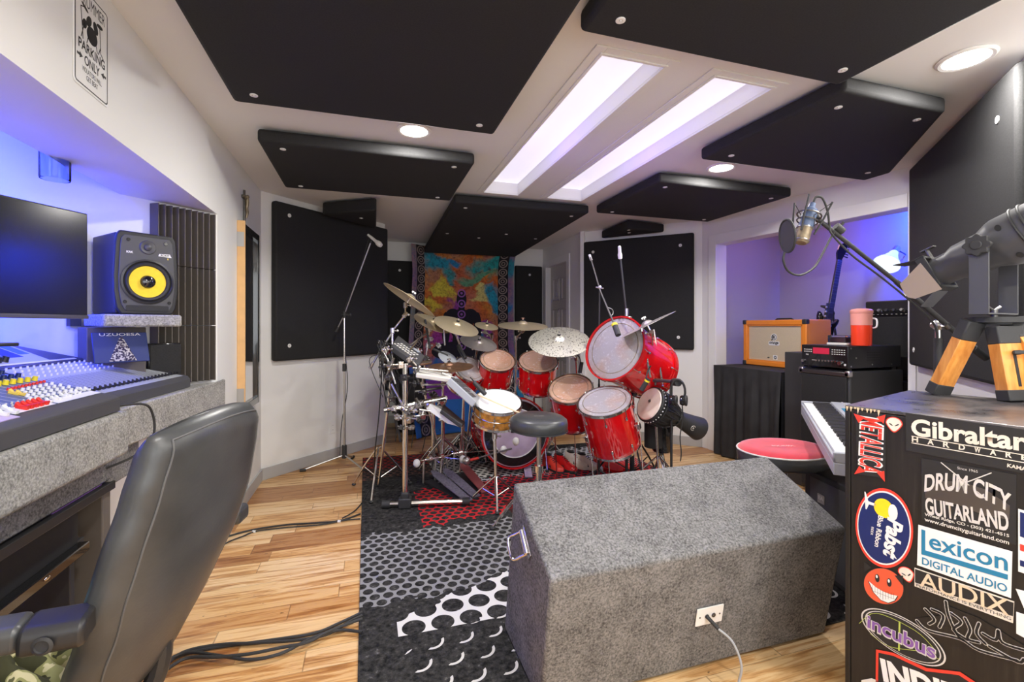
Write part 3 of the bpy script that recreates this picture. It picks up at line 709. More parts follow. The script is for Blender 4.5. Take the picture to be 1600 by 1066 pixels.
def outlet(label, T, w=.072, h=.115, rows=True):
    t = thing('wall_outlet', label, 'outlet', T.translation)
    plate(rrect(w, h, .005), T, 'white', 'cover_plate', t, .005, bevel=.0015)
    for dy in (-.022, .022):
        plate(rrect(.032, .028, .010), T @ Matrix.Translation((0, dy, .005)), 'trimwhite', 'socket', t, .001)
        mb = MB(T @ Matrix.Translation((0, dy, .006)))
        for dx in (-.006, .006): mb.box(dx - .001, dx + .001, -.003, .005, 0, .0004)
        mb.build('slots', 'ink', t, smooth=False)
    return t
p = LP(519, 668, PA, PB); outlet('white wall outlet low on the left corner wall', frame(p + Vector((.71, -.71, 0)) * .002, (s2, -s2, 0)) @ Matrix.Rotation(PI / 2, 4, 'Z'))
p = XP(607, 632, .18); p.x = .182; outlet('white wall outlet on the return wall beside the black floor speaker', frame((.182, 5.75, .55), (1, 0, 0)) @ Matrix.Rotation(PI / 2, 4, 'Z'))

# ---------------------------------------------------------------- acoustic foam, three tiles high
aT = Vector((-.7071, -.7071, 0)); nT = Vector((.7071, -.7071, 0))
T0 = Matrix((aT, nT, Vector((0, 0, 1)))).transposed().to_4x4(); T0.translation = Vector((-.880, 3.139, 0))
zs = [.985, 1.305, 1.63, 1.955]
for k in range(3):
    t = thing('acoustic_foam_tile', ['dark wedge foam tile at the bottom behind the small black speaker', 'dark wedge foam tile in the middle of the column beside the yellow-coned monitor', 'dark wedge foam tile at the top under the beam'][k], 'acoustic foam', T0 @ Vector((.18, 0, zs[k])), group='stacked foam tiles')
    mb = MB(T0); z0, z1 = zs[k] + .002, zs[k + 1] - .002; nr = 10; wd = .0322
    poly = [(0, 0.002)]
    for i in range(nr): poly += [(i * wd, .008), (i * wd + wd * .42, .056), (i * wd + wd * .58, .056)]
    poly += [(nr * wd, .008), (nr * wd, 0.002)]
    mb.prism(poly[::-1], z0, z1); mb.build('wedges', 'foam', t, smooth=False)

# ---------------------------------------------------------------- desk
t = thing('studio_desk', 'grey carpeted studio desk built into the alcove under the mixing console', 'desk', (-1.2, 1.6, 0))
wd0 = Vector((-.935, 2.10, 0)); wd1 = Vector((-.835, 3.28, 0))        # the right wing's front
mb = MB(); mb.box(-1.75, XL, .3, 2.095, .82, .985); mb.build('desk_top', 'carpet_light', t, bevel=.016, seg=3)
mb = MB(); mb.prism([(wd0.x - .0, wd0.y), (-.848, 3.09), (-.885, 3.05), (-1.62, 2.315), (-1.60, 2.10)], .815, .975)
mb.prism([(-.857, 3.0), (-.838, 3.24), (-.857, 3.24)], .815, .975)
mb.build('desk_wing', 'carpet_light', t, bevel=.008, seg=2)
mb = MB(); mb.box(-1.70, -.93, .3, 2.14, .72, .82); mb.box(-1.55, -.95, 2.14, 2.40, .68, .815); mb.build('apron', 'carpet_mid', t, bevel=.008)
mb = MB(); mb.box(-1.62, -1.0, 2.22, 2.28, 0, .68); mb.build('side_support', 'foam', t, bevel=.006)
mb = MB(); mb.box(-1.5, -.925, .3, 2.12, .690, .712); mb.build('lower_shelf', 'blackplastic', t, bevel=.003)
mb = MB(); mb.box(-.925, -.915, .3, 2.12, .686, .716); mb.build('edge_strip', 'blackplastic', t, bevel=.002)
t = thing('rack_unit', 'dark rack unit with a blue white light under the desk', 'rack unit', (-1.2, 1.5, .33))
mb = MB(); mb.box(-1.55, -1.02, .40, 2.10, .50, .66); mb.build('housing', 'foam_black', t, bevel=.004)
mb = MB(); mb.box(-1.02, -.985, .40, 2.10, .47, .505); mb.build('front_rail', 'blackgloss', t, bevel=.004)
for y in (1.0, 1.35, 1.62, 1.86):
    mb = MB(); mb.sphere((-.984, y, .49), .009, (.35, 1.6, .7), 12); mb.build('bolt', 'chrome', t)
mb = MB(); mb.sphere((-1.012, 1.50, .585), .011, (.5, 1, 1.6), 12); lab(mb.build('indicator_light', 'glow_led', t), 'blue white indicator light')

# support for the rack unit
mb = MB(); mb.box(-1.54, -1.06, .42, .46, .0, .50); mb.box(-1.54, -1.06, 2.13, 2.16, .0, .50); mb.box(-1.54, -1.03, .40, 2.16, .462, .50); mb.build('open_frame', 'blackmatte', t, smooth=False, bevel=.003)
o = MB(); o.box(-1.22, -.94, 1.80, 2.08, .7125, .7165, ); tag(o.build('record_sleeve', 'purple', bevel=.001), 'purple record sleeve on the shelf below the desk top', 'record sleeve')

# ---------------------------------------------------------------- mixing console
t = thing('mixing_console', 'large mixing console with red, yellow and white faders on the carpeted desk', 'mixing console', (-1.2, 1.6, .985))
Y0c, Y1c = .32, 2.055
# side profile in (x, z)
prof = [(-.872, .988), (-.872, 1.035), (-.885, 1.046), (-1.26, 1.152), (-1.46, 1.235), (-1.56, 1.235), (-1.56, .988)]
def extr(mb, prof, y0, y1, y0b=None, y1b=None):
    n = len(prof); mb.add([(x, y0, z) for x, z in prof] + [(x, y1, z) for x, z in prof], [tuple(range(n)), tuple(range(2 * n - 1, n - 1, -1))] + [(i, n + i, n + (i + 1) % n, (i + 1) % n) for i in range(n)])
mb = MB(); extr(mb, prof, Y0c, Y1c); mb.build('chassis', 'graphite', t, bevel=.004)
def surf(x, y, lift=0.0):                         # point on the sloping top
    if x > -1.26: z = 1.046 + (-.885 - x) / .375 * .106; n = Vector((.106, 0, .375)).normalized()
    else: z = 1.152 + (-1.26 - x) / .20 * .083; n = Vector((.083, 0, .20)).normalized()
    return Vector((x, y, z)) + n * lift, n
def patch(name, x0, x1, y0, y1, mat, lift=.0012, label=None):
    mb = MB(); mb.add([surf(x0, y0, lift)[0], surf(x1, y0, lift)[0], surf(x1, y1, lift)[0], surf(x0, y1, lift)[0]], [(0, 1, 2, 3)])
    mb.add([surf(x0, y0, .0001)[0], surf(x1, y0, .0001)[0], surf(x1, y1, .0001)[0], surf(x0, y1, .0001)[0]], [(3, 2, 1, 0)])
    o = mb.build(name, mat, t, smooth=False)
    if label: lab(o, label)
patch('panel_face', -1.255, -.925, Y0c + .01, Y1c - .01, 'bluegrey', .001)
patch('scribble_strip', -.960, -.905, Y0c + .01, 1.60, 'lilac', .002, 'pale lilac writing strip')
patch('scribble_strip', -.955, -.925, 1.615, 1.79, 'white', .002, 'white writing strip'); patch('scribble_strip', -.955, -.925, 1.80, 2.04, 'white', .002, 'white writing strip')
patch('meter_panel', -1.455, -1.265, Y0c + .01, Y1c - .01, 'greyplastic', .001)
# knobs, fader caps: one mesh of each kind, repeated
def knob_mesh(name, mat, r, h, seg=10):
    mb = MB(); mb.lathe([(r * 1.15, 0), (r, h * .25), (r * .8, h), (0, h)], seg); o = mb.build(name, mat, None); COL.objects.unlink(o); return o
def cap_mesh(name, mat, a=.010, b=.021, h=.014):
    mb = MB(); mb.prism([(-b / 2, 0), (b / 2, 0), (b / 2, h * .75), (b * .12, h * .55), (-b * .12, h * .55), (-b / 2, h)], -a / 2, a / 2); o = mb.build(name, mat, None, smooth=False, bevel=.001); COL.objects.unlink(o); return o
kn = {k: knob_mesh('knob', k, .0085, .016) for k in ('white', 'blackplastic', 'navy', 'redknob', 'brightyellow', 'greyplastic')}
cp = {k: cap_mesh('fader_cap', k) for k in ('white', 'redknob', 'yellowknob', 'blackplastic')}
bigred = cap_mesh('fader_cap', 'redknob', .013, .032, .018); bigyel = cap_mesh('fader_cap', 'yellowknob', .014, .032, .018); bigw = cap_mesh('fader_cap', 'white', .016, .03, .018)
def place(proto, x, y, parent, sf, cap=False, sc=1.0):
    c, n = sf(x, y, .002)
    if cap: # local x along the slope (front-back), y up, z along the row
        xx = Vector((1, 0, 0)); xx = (xx - n * n.dot(xx)).normalized(); T = Matrix((xx, n, xx.cross(n))).transposed().to_4x4(); T.translation = c
    else: T = frame(c, n)
    T = T @ Matrix.Diagonal((sc, sc, sc, 1))
    return copy_mesh(proto, WM[parent.name].inverted() @ T, parent)
def onmain(px, py):                                # where a sight line meets the sloping top
    o_ = Vector((0, 0, HC)); dv_ = W(px, py, 1.0) - o_; n_ = Vector((.106, 0, .375)); p_ = Vector((-.885, 0, 1.046)); return o_ + dv_ * ((p_ - o_).dot(n_) / dv_.dot(n_))
def pl(proto, px, py, cap=False, sc=1.0):
    q = onmain(px, py)
    if q.y < 2.045: place(proto, q.x, q.y, t, surf, cap, sc)
for r in range(3):
    for i in range(8): pl(kn[['navy', 'navy', 'brightyellow'][r]], -22 + i * 11.5 + r * 3, 583 + r * 8.0 - i * 1.6 + 6, sc=.95)
for i in range(13): pl(kn['redknob'], 12 + i * 5.6, 611 - i * 1.25, sc=.5)
for r in range(4):
    for i in range(9): pl(kn['white'], 34 + i * 9.2 + r * 4, 612 + r * 4.6 - i * 2.0, sc=.62)
for i in range(9): pl(bigw, 76 + i * 7.4, 629 - i * 2.3 - (i % 2) * 1.5, True, .62)
for i in range(5): pl(bigred, 33 + i * 8.0, 640 - i * 2.0, True, .95)
for i in range(2): pl(bigyel, 21 + i * 11.0, 617 + i * 1.5, True, .8)
for i in range(3): pl(bigw, 3 + i * 7.5, 650 - i * 1.5 - (i % 2) * 6, True, .8)
mb = MB()
for r, (x, k) in enumerate(((-1.245, .003), (-1.225, .003), (-1.205, .003), (-.985, .003), (-.97, .003))):
    for i in range(44):
        y = 1.0 + i * .0235
        c, n = surf(x, y, .001); mb.lathe([(k, 0), (k * .8, .006), (0, .006)], 6, frame(c, n))
o = mb.build('push_buttons', 'offwhite', t); o['kind'] = 'stuff'
mb = MB()
for i in range(30):
    y = 1.0 + i * .0345
    mb.add([surf(-1.11, y, .0022)[0], surf(-.985, y, .0022)[0], surf(-.985, y + .003, .0022)[0], surf(-1.11, y + .003, .0022)[0]], [(0, 1, 2, 3)])
mb.build('fader_slots', 'offwhite', t, smooth=False)

# second console on the wing
t = thing('sidecar_mixer', 'long fader mixer with a row of black faders on the desk wing', 'mixing console', (-1.1, 2.5, .98))
fa, fb = Vector((-.965, 2.075, 0)), Vector((-.905, 2.86, 0)); dd = (fb - fa).normalized(); nn = Vector((-dd.y, dd.x, 0))     # nn points to the alcove
def side(s, q, lift=0):                            # s along the front, q depth back
    k = .50 - .0 * s
    z = 1.030 + q * .40
    if q > .30: z = 1.150 + (q - .30) * .45
    p = fa + dd * s + nn * q; return Vector((p.x, p.y, z)) + Vector((0, 0, lift)), Vector((-nn.x * .11, -nn.y * .11, 1)).normalized()
Ls = (fb - fa).length
def qmax(s): return max(.02, min(.48, .03 + (Ls - s) * .93))
mb = MB(); n = 12; ss = [Ls * i / n for i in range(n + 1)]
vs = []; fs = []
for s_ in ss:
    qm = qmax(s_)
    for q in (0, min(.02, qm * .4), min(.30, qm * .8), qm):
        v, _ = side(s_, q); 
        if q == 0: v.z -= .012
        vs.append(v)
    for q in (0, qm):
        v, _ = side(s_, q); v.z = .978; vs.append(v)
for i in range(n):
    a, b = i * 6, (i + 1) * 6
    for u, v in ((0, 1), (1, 2), (2, 3), (3, 5), (5, 4), (4, 0)): fs.append((a + u, b + u, b + v, a + v))
fs += [(4, 0, 1, 2, 3, 5), (n * 6 + 5, n * 6 + 3, n * 6 + 2, n * 6 + 1, n * 6 + 0, n * 6 + 4)]
mb.add(vs, fs); mb.build('chassis', 'graphite', t)
mb = MB(); mb.add([side(.0, .022, .001)[0], side(Ls - .03, .022, .001)[0], side(Ls - .27, .28, .001)[0], side(.0, .28, .001)[0]], [(0, 1, 2, 3)]); mb.build('panel_face', 'greyplastic', t, smooth=False, solid=.0006)
for i in range(24):
    s_ = .02 + i * .0318; c, n_ = side(s_, .05, .002); xx = -nn; T = Matrix((xx, n_, xx.cross(n_))).transposed().to_4x4(); T.translation = c
    copy_mesh(cp['blackplastic'], WM[t.name].inverted() @ T, t)
mb = MB()
for i in range(24):
    s_ = .02 + i * .0318; qm = min(.18, max(.075, qmax(s_) - .05))
    mb.add([side(s_, .07, .0022)[0], side(s_, qm, .0022)[0], side(s_ + .003, qm, .0022)[0], side(s_ + .003, .07, .0022)[0]], [(0, 1, 2, 3)])
    if qmax(s_) > .2: mb.add([side(s_ + .016, .07, .0022)[0], side(s_ + .016, qm, .0022)[0], side(s_ + .018, qm, .0022)[0], side(s_ + .018, .07, .0022)[0]], [(0, 1, 2, 3)])
mb.build('fader_slots', 'ink', t, smooth=False)
kk = 0
mb = MB()
for q, rr in ((.20, .004), (.225, .004), (.25, .005), (.275, .004)):
    for i in range(24):
        s_ = .02 + i * .0318
        if q < qmax(s_) - .04: c, n_ = side(s_, q, .001); mb.lathe([(rr, 0), (rr * .8, .009), (0, .009)], 7, frame(c, n_))
o = mb.build('small_knobs', 'offwhite', t); o['kind'] = 'stuff'
def sput(proto, s_, q, sc=1.0):
    c, n_ = side(s_, q, .001); n_ = Vector((-nn.x * .41, -nn.y * .41, 1)).normalized(); copy_mesh(proto, WM[t.name].inverted() @ frame(c, n_) @ Matrix.Diagonal((sc, sc, sc, 1)), t)
def squad(name, s0, s1, q0, q1, mat, label=None, lift=.002):
    mb = MB(); mb.add([side(s0, q0, lift)[0], side(s1, q0, lift)[0], side(s1, q1, lift)[0], side(s0, q1, lift)[0]], [(0, 1, 2, 3)]); o = mb.build(name, mat, t, smooth=False, solid=.001)
    if label: lab(o, label)
squad('bridge_panel', .01, .30, .31, .47, 'greyplastic', None, .0012)
squad('bridge_edge', .0, .47, .292, .306, 'gunmetal', None, .0012)
for r in range(3):
    for i in range(4): sput(kn['blackplastic'], .015 + i * .030 + r * .008, .34 + r * .045, 1.35)
squad('display', .15, .225, .36, .44, 'navy', 'dark blue display'); squad('display', .235, .285, .38, .45, 'glow_blue', 'small lit blue display')
squad('label_strip', .0, .44, .308, .318, 'offwhite')

mb = MB(); mb.tube([side(.0, .0)[0] + Vector((.0, -.02, -.035)), (-.84, 2.13, 1.0), (-.815, 2.17, .95), (-.815, 2.17, .86), (-.86, 2.13, .80), (-.95, 2.08, .765)], .0045, 8, smooth=6)
tag(mb.build('console_cable', 'rubber'), 'thin black cable looping down over the desk edge from the consoles', 'cable')

# ---------------------------------------------------------------- monitor, shelf, speakers
mc = W(138, 335, 1.77); md = Vector((-.45, -.893, 0)).normalized(); mn = Vector((.893, -.45, 0))   # right edge, direction to the left, facing the room
T = Matrix((md, mn, UP)).transposed().to_4x4(); T.translation = Vector((mc.x, mc.y, 0))
t = thing('computer_monitor', 'wide black computer monitor above the mixing console', 'monitor', T @ Vector((.36, 0, 1.22)))
zb_, zt_ = 1.328, 1.732
mb = MB(T); mb.box(0, .72, -.028, -.002, zb_, zt_); mb.build('housing', 'blackplastic', t, bevel=.004)
mb = MB(T); mb.box(.006, .714, -.002, .0008, zb_ + .016, zt_ - .006); lab(mb.build('screen', 'screen', t, smooth=False), 'dark switched-off screen')
mb = MB(T); mb.box(0, .72, -.003, .003, zb_, zb_ + .014); mb.build('bottom_bezel', 'gunmetal', t, bevel=.001)
mb = MB(T); mb.box(.30, .42, -.055, -.028, 1.20, 1.62); mb.cbox((.36, -.06, 1.240), (.26, .16, .012)); mb.build('stand', 'blackplastic', t, bevel=.003)
sc_ = Vector((-1.055, 2.245, 0)) # shelf
fx = W(161, 490, 2.0); fxb = W(285, 494, 2.25)
dS = Vector((fxb.x - fx.x, fxb.y - fx.y, 0)); LS = dS.length; dS.normalize(); nS = Vector((dS.y, -dS.x, 0))
TS = Matrix((dS, -nS, UP)).transposed().to_4x4(); TS.translation = Vector((fx.x, fx.y, 0))
t = thing('speaker_shelf', 'grey carpeted shelf holding the yellow-coned studio monitor', 'shelf', TS @ Vector((.17, .2, 1.30)))
mb = MB(TS); mb.box(0, LS, 0, .27, 1.298, 1.354); mb.build('shelf_board', 'carpet_light', t, bevel=.01, seg=3)
t = thing('shelf_block', 'black box under the carpeted speaker shelf, in shadow behind the consoles', 'box', TS @ Vector((.1, .15, .97)))
mb = MB(TS); mb.box(-.02, .20, .14, .27, .978, 1.296); mb.build('body', 'foam', t, bevel=.004)  # dark block fills the recess under the shelf and carries it
# studio monitor
sp0, sp1 = W(176, 489, 2.07), W(279.5, 489, 2.297)
d_ = Vector((sp1.x - sp0.x, sp1.y - sp0.y, 0)).normalized(); n_ = Vector((d_.y, -d_.x, 0)); mid = (sp0 + sp1) / 2
TK = Matrix((d_, UP, n_)).transposed().to_4x4(); TK.translation = Vector((mid.x, mid.y, 1.355))   # x right, y up, z to the front
t = thing('studio_monitor', 'black studio monitor speaker with yellow cone on the carpeted shelf', 'speaker', TK.translation)
hw, hh = .135, .385
def front_poly(k=1.0):
    out = []
    for sx in (1, -1):
        pts = [(.102, 0), (.118, .03), (.128, .10), (.130, .17), (.126, .26), (.122, .33), (.118, .365), (.104, .385)]
        out += [(sx * a * k, b) for a, b in (pts if sx == 1 else pts[::-1])]
    return out
mb = MB(TK); mb.prism(front_poly(), -.02, 0); mb.prism([(-.118, .004), (.118, .004), (.118, .375), (-.118, .375)], -.27, -.02); mb.build('cabinet', 'blackplastic', t, bevel=.007, seg=3)
mb = MB(TK); mb.prism([(x * .86, .02 + y * .90) for x, y in front_poly()], 0, .004); mb.build('baffle', 'graphite', t, bevel=.003)
TC = TK @ Matrix.Translation((0, .155, .004))
mb = MB(TC); mb.lathe([(.104, 0), (.106, .005), (.098, .007), (.092, .001)], 48); mb.build('woofer_ring', 'blackplastic', t)
mb = MB(TC); mb.lathe([(.092, .001), (.086, .008), (.078, .006), (.074, .0005)], 48); mb.build('surround', 'rubber', t)
mb = MB(TC); mb.lathe([(.074, .001), (.032, -.0 + .0006), (.030, .0006)], 48); lab(mb.build('woofer_cone', 'yellowcone', t), 'bright yellow cone')
mb = MB(TC); mb.lathe([(.031, .0005), (.027, .012), (.015, .019), (0, .021)], 32); mb.build('dust_cap', 'blackgloss', t)
mb = MB(TK @ Matrix.Translation((.0, .318, .004))); mb.lathe([(.034, 0), (.030, .004), (.016, .001), (.014, .006), (.006, .011), (0, .012)], 32); mb.build('tweeter', 'graphite', t)
mb = MB(TK @ Matrix.Translation((0, 0, .004))); mb.prism(rrect(.17, .026, .006), .0, .0016, Matrix.Translation((0, .03, 0))); lab(mb.build('bass_port', 'ink', t, smooth=False), 'black slot port')
mb = MB(TK @ Matrix.Translation((0, 0, .004)))
for a, b in ((-.075, .345), (.072, .345), (-.088, .058), (.088, .058)): mb.lathe([(.008, 0), (.007, .003), (0, .003)], 12, Matrix.Translation((a, b, 0)))
mb.build('screws', 'blackgloss', t)
text('KRK', TK @ Matrix.Translation((-.070, .288, .0045)), .026, .010, 'white', 'lettering', t, offset=.03)
plate([(-.028, -.006), (.028, -.008), (.020, .008), (-.024, .006)], TK @ Matrix.Translation((.070, .288, .0042)), 'white', 'logo', t)
text('ROKIT', TK @ Matrix.Translation((.070, .288, .0052)), .036, .009, 'ink', 'lettering', t, offset=.02)
text('8', TK @ Matrix.Translation((.082, .272, .0045)), .006, .009, 'yellowknob', 'lettering', t, offset=.02)
# small speaker behind the wing
c = W(262, 600, 2.42); TQ = frame((c.x - .06, c.y + .03, 0), UP) @ Matrix.Rotation(0, 4, 'Z')
t = thing('small_speaker', 'small plain black speaker standing behind the fader mixer in front of the foam', 'speaker', (-1.08, 2.72, .98))
tq = Matrix.Translation((-1.025, 2.830, .978)) @ Matrix.Rotation(math.radians(45), 4, 'Z')
mb = MB(tq); mb.prism([(-.075, -.035), (.075, -.035), (.078, .0), (.07, .032), (-.07, .032), (-.078, 0)], 0, .235); mb.build('cabinet', 'blackgloss', t, bevel=.006)
mb = MB(tq); mb.prism([(-.070, -.036), (.070, -.036), (.072, -.045), (-.072, -.045)], .008, .227); mb.build('grille', 'blackfabric', t, bevel=.004)
# picture of a crystal leaning under the shelf
t = thing('crystal_picture', 'small dark blue framed picture of a crystal pyramid leaning behind the consoles', 'picture', W(196, 590, 2.1))
TB = frame(W(190, 541, 2.10), Vector((.62, -.75, .30)), UP)   # x up the board, y sideways
mb = MB(TB); mb.box(-.075, .065, -.10, .10, -.01, 0); mb.build('board', 'navy', t, bevel=.002)
mb = MB(TB); mb.prism([(-.07, -.05), (-.07, .05), (.04, .005), (.045, -.005)], 0, .002); mb.build('printed_crystal', 'crystal', t, smooth=False)
text('UZUOESA', TB @ Matrix.Rotation(PI / 2, 4, 'Z') @ Matrix.Translation((0, -.055, .001)) @ Matrix.Rotation(PI, 4, 'Z'), .15, .013, 'silverink', 'lettering', t)
# lamp shade of glass hanging in the alcove
c = W(86, 240, 1.86)
t = thing('glass_pendant', 'bubbled clear glass cylinder pendant hanging in the blue lit alcove', 'pendant lamp', (c.x, c.y, ZC))
mb = MB(Matrix.Translation((c.x, c.y, 0))); zbt = HC + (HY - 281) / FPX * 1.86
mb.lathe([(.046, zbt), (.048, zbt + .004), (.048, ZC - .05), (.044, ZC - .05), (.043, zbt + .006), (.043, zbt)], 36); mb.build('glass_shade', 'glass', t)
mb = MB(Matrix.Translation((c.x, c.y, 0))); mb.lathe([(0, ZC), (.065, ZC), (.065, ZC - .05), (0, ZC - .05)], 30); mb.build('ceiling_cap', 'satin', t)
# black trim behind the speaker
t = tag(MB(T0).box(.62, .66, .01, .05, 1.30, 1.78).build('wall_bracket', 'blackmatte', smooth=False), 'black strip fixed to the alcove wall behind the studio monitor', 'bracket')

# ---------------------------------------------------------------- office chair
cc = Vector((-.80, 1.30, 0))
t = thing('office_chair', 'black leather high-back office chair facing the consoles', 'chair', (-.80, 1.28, 0))
tdir = Vector((.254, .967, 0)).normalized(); bdir = Vector((.967, -.254, 0)).normalized()     # across the back; towards the camera side
def cpt(v):
    z = .44 + .665 * v
    x = -.565 + .205 * v + .035 * math.sin(v * PI) ; y = 1.285 + .01 * v
    return Vector((x, y, z))
def halfw(v):
    ks = [(0, .13), (.12, .165), (.3, .205), (.5, .236), (.62, .238), (.8, .222), (.93, .208), (1, .20)]
    for (a, p), (b, q) in zip(ks, ks[1:]):
        if v <= b: k = (v - a) / (b - a); k = k * k * (3 - 2 * k); return p + (q - p) * k
    return .2
def backsurf(u, v, side):
    a = (u - .5) * 2
    h = halfw(v); 
    e = max(0, 1 - abs(a) ** 4) ** .5 if abs(a) < 1 else 0
    th = .040 * (e ** .8) * min(1, (v * 9) ** .5, ((1 - v) * 14 + .02) ** .5)
    p = cpt(v) + tdir * (a * h) - bdir * (.035 * a * a) + bdir * .02
    zz = -.03 * a * a * (v ** 3) 
    return p + bdir * (th * side) + Vector((0, 0, zz if abs(a) > 0 else 0))
mb = MB()
nu, nv = 32, 40
A = [[backsurf(i / nu, j / nv, 1) for i in range(nu + 1)] for j in range(nv + 1)]
B = [[backsurf(i / nu, j / nv, -1.2) for i in range(nu + 1)] for j in range(nv + 1)]
mb.grid(nu, nv, lambda u, v: backsurf(u, v, 1)); mb.grid(nu, nv, lambda u, v: backsurf(u, v, -1.2))
o = mb.build('backrest', 'leather', t, ang=80)
bm = bmesh.new(); bm.from_mesh(o.data); bmesh.ops.remove_doubles(bm, verts=bm.verts, dist=.0012); bmesh.ops.holes_fill(bm, edges=[e for e in bm.edges if e.is_boundary], sides=400); bmesh.ops.recalc_face_normals(bm, faces=bm.faces); bm.to_mesh(o.data); bm.free(); o.data.shade_smooth()
for uu in (.085, .915):
    mb = MB(); mb.tube([backsurf(uu, v, 1) + bdir * .001 for v in [i / 30 for i in range(1, 30)]], .0022, 6, smooth=2); mb.build('piping', 'seam', t)
mb = MB(); mb.tube([backsurf(u, .965, 1) + bdir * .001 for u in [.085 + .83 * i / 16 for i in range(17)]], .0022, 6, smooth=2); mb.build('piping', 'seam', t)
mb = MB(); mb.box(-1.02, -.58, 1.06, 1.50, .42, .50); mb.build('seat', 'leather', t, bevel=.035, seg=4)
mb = MB(); mb.cyl((-.80, 1.28, .12), (-.80, 1.28, .42), .03); mb.cyl((-.80, 1.28, .36), (-.80, 1.28, .42), .11, 20); mb.build('gas_column', 'blackplastic', t)
mb = MB(); mb.tube([(-.72, 1.28, .40), (-.52, 1.29, .42), (-.47, 1.30, .52), (-.49, 1.30, .60)], .022, 10, smooth=5); mb.build('back_bracket', 'blackplastic', t)
for k in range(5):
    a = k * 2 * PI / 5 + .3; e = Vector((-.80 + .29 * math.cos(a), 1.28 + .29 * math.sin(a), .075))
    mb = MB(); mb.tube([(-.80, 1.28, .13), e], [.028, .018], 8); lg = mb.build('base_arm', 'blackplastic', t)
    mb = MB(); mb.cyl(e + Vector((-.012, 0, -.045)), e + Vector((.012, 0, -.045)), .028, 16); mb.cyl(e + Vector((0, 0, -.04)), e + Vector((0, 0, 0)), .008); mb.build('caster', 'rubber', lg)
# arms
a0, a1 = Vector((-.520, 1.045, .755)), XP(-60, 985, -.90)
a1 = Vector((-.86, .99, .775))
def armpad(p, q, name='armrest', w=.036, h=.024):
    mb = MB(); Tm = frame((p + q) / 2, (q - p), UP); L = (q - p).length
    mb.prism(rrect(h * 2, w * 2, .016), -L / 2, L / 2, Tm); return mb.build(name, 'leather', t, bevel=.012, seg=3)
ar = armpad(a0 + Vector((-.06, 0, 0)), a1)
mb = MB(); mb.prism(rrect(.052, .085, .02), -.05, .04, frame(a0 + Vector((-.01, 0, -.004)), a0 - a1, UP)); mb.build('armrest_cap', 'blackplastic', ar, bevel=.008)
mb = MB(frame(a0 + Vector((-.015, -.044, -.006)), (0, -1, 0))); mb.lathe([(0, .001), (.014, .001), (.016, .004), (.011, .006), (.010, .003), (0, .003)], 20); mb.build('bolt_cover', 'blackmatte', ar)
mb = MB(); mb.tube([(-.70, 1.02, .74), (-.70, 1.03, .50), (-.74, 1.10, .43)], .018, 10, smooth=4); mb.build('arm_post', 'blackplastic', t)
b0 = Vector((-.355, 1.570, .735)); b1 = Vector((-.60, 1.61, .735))
armpad(b0, b1); mb = MB(); mb.tube([(-.52, 1.59, .72), (-.60, 1.56, .52), (-.74, 1.46, .43)], .018, 10, smooth=4); mb.build('arm_post', 'blackplastic', t)
# camouflage jacket on the seat
def jk(u, v):
    a, b = u - .5, v - .5; r = (a * a + b * b) ** .5
    h = .10 * max(0, 1 - (2 * r) ** 2) + .022 * math.sin(a * 31 + 3 * b) * math.cos(b * 27) + .02 * math.sin(b * 44 + a * 11)
    return (-.82 + a * .40, 1.22 + b * .36, .512 + max(.0, h + .02))
mb = MB(); mb.grid(40, 40, jk); tag(mb.build('camouflage_jacket', 'camo', solid=.006, ang=80), 'crumpled green camouflage jacket lying on the office chair seat', 'jacket')
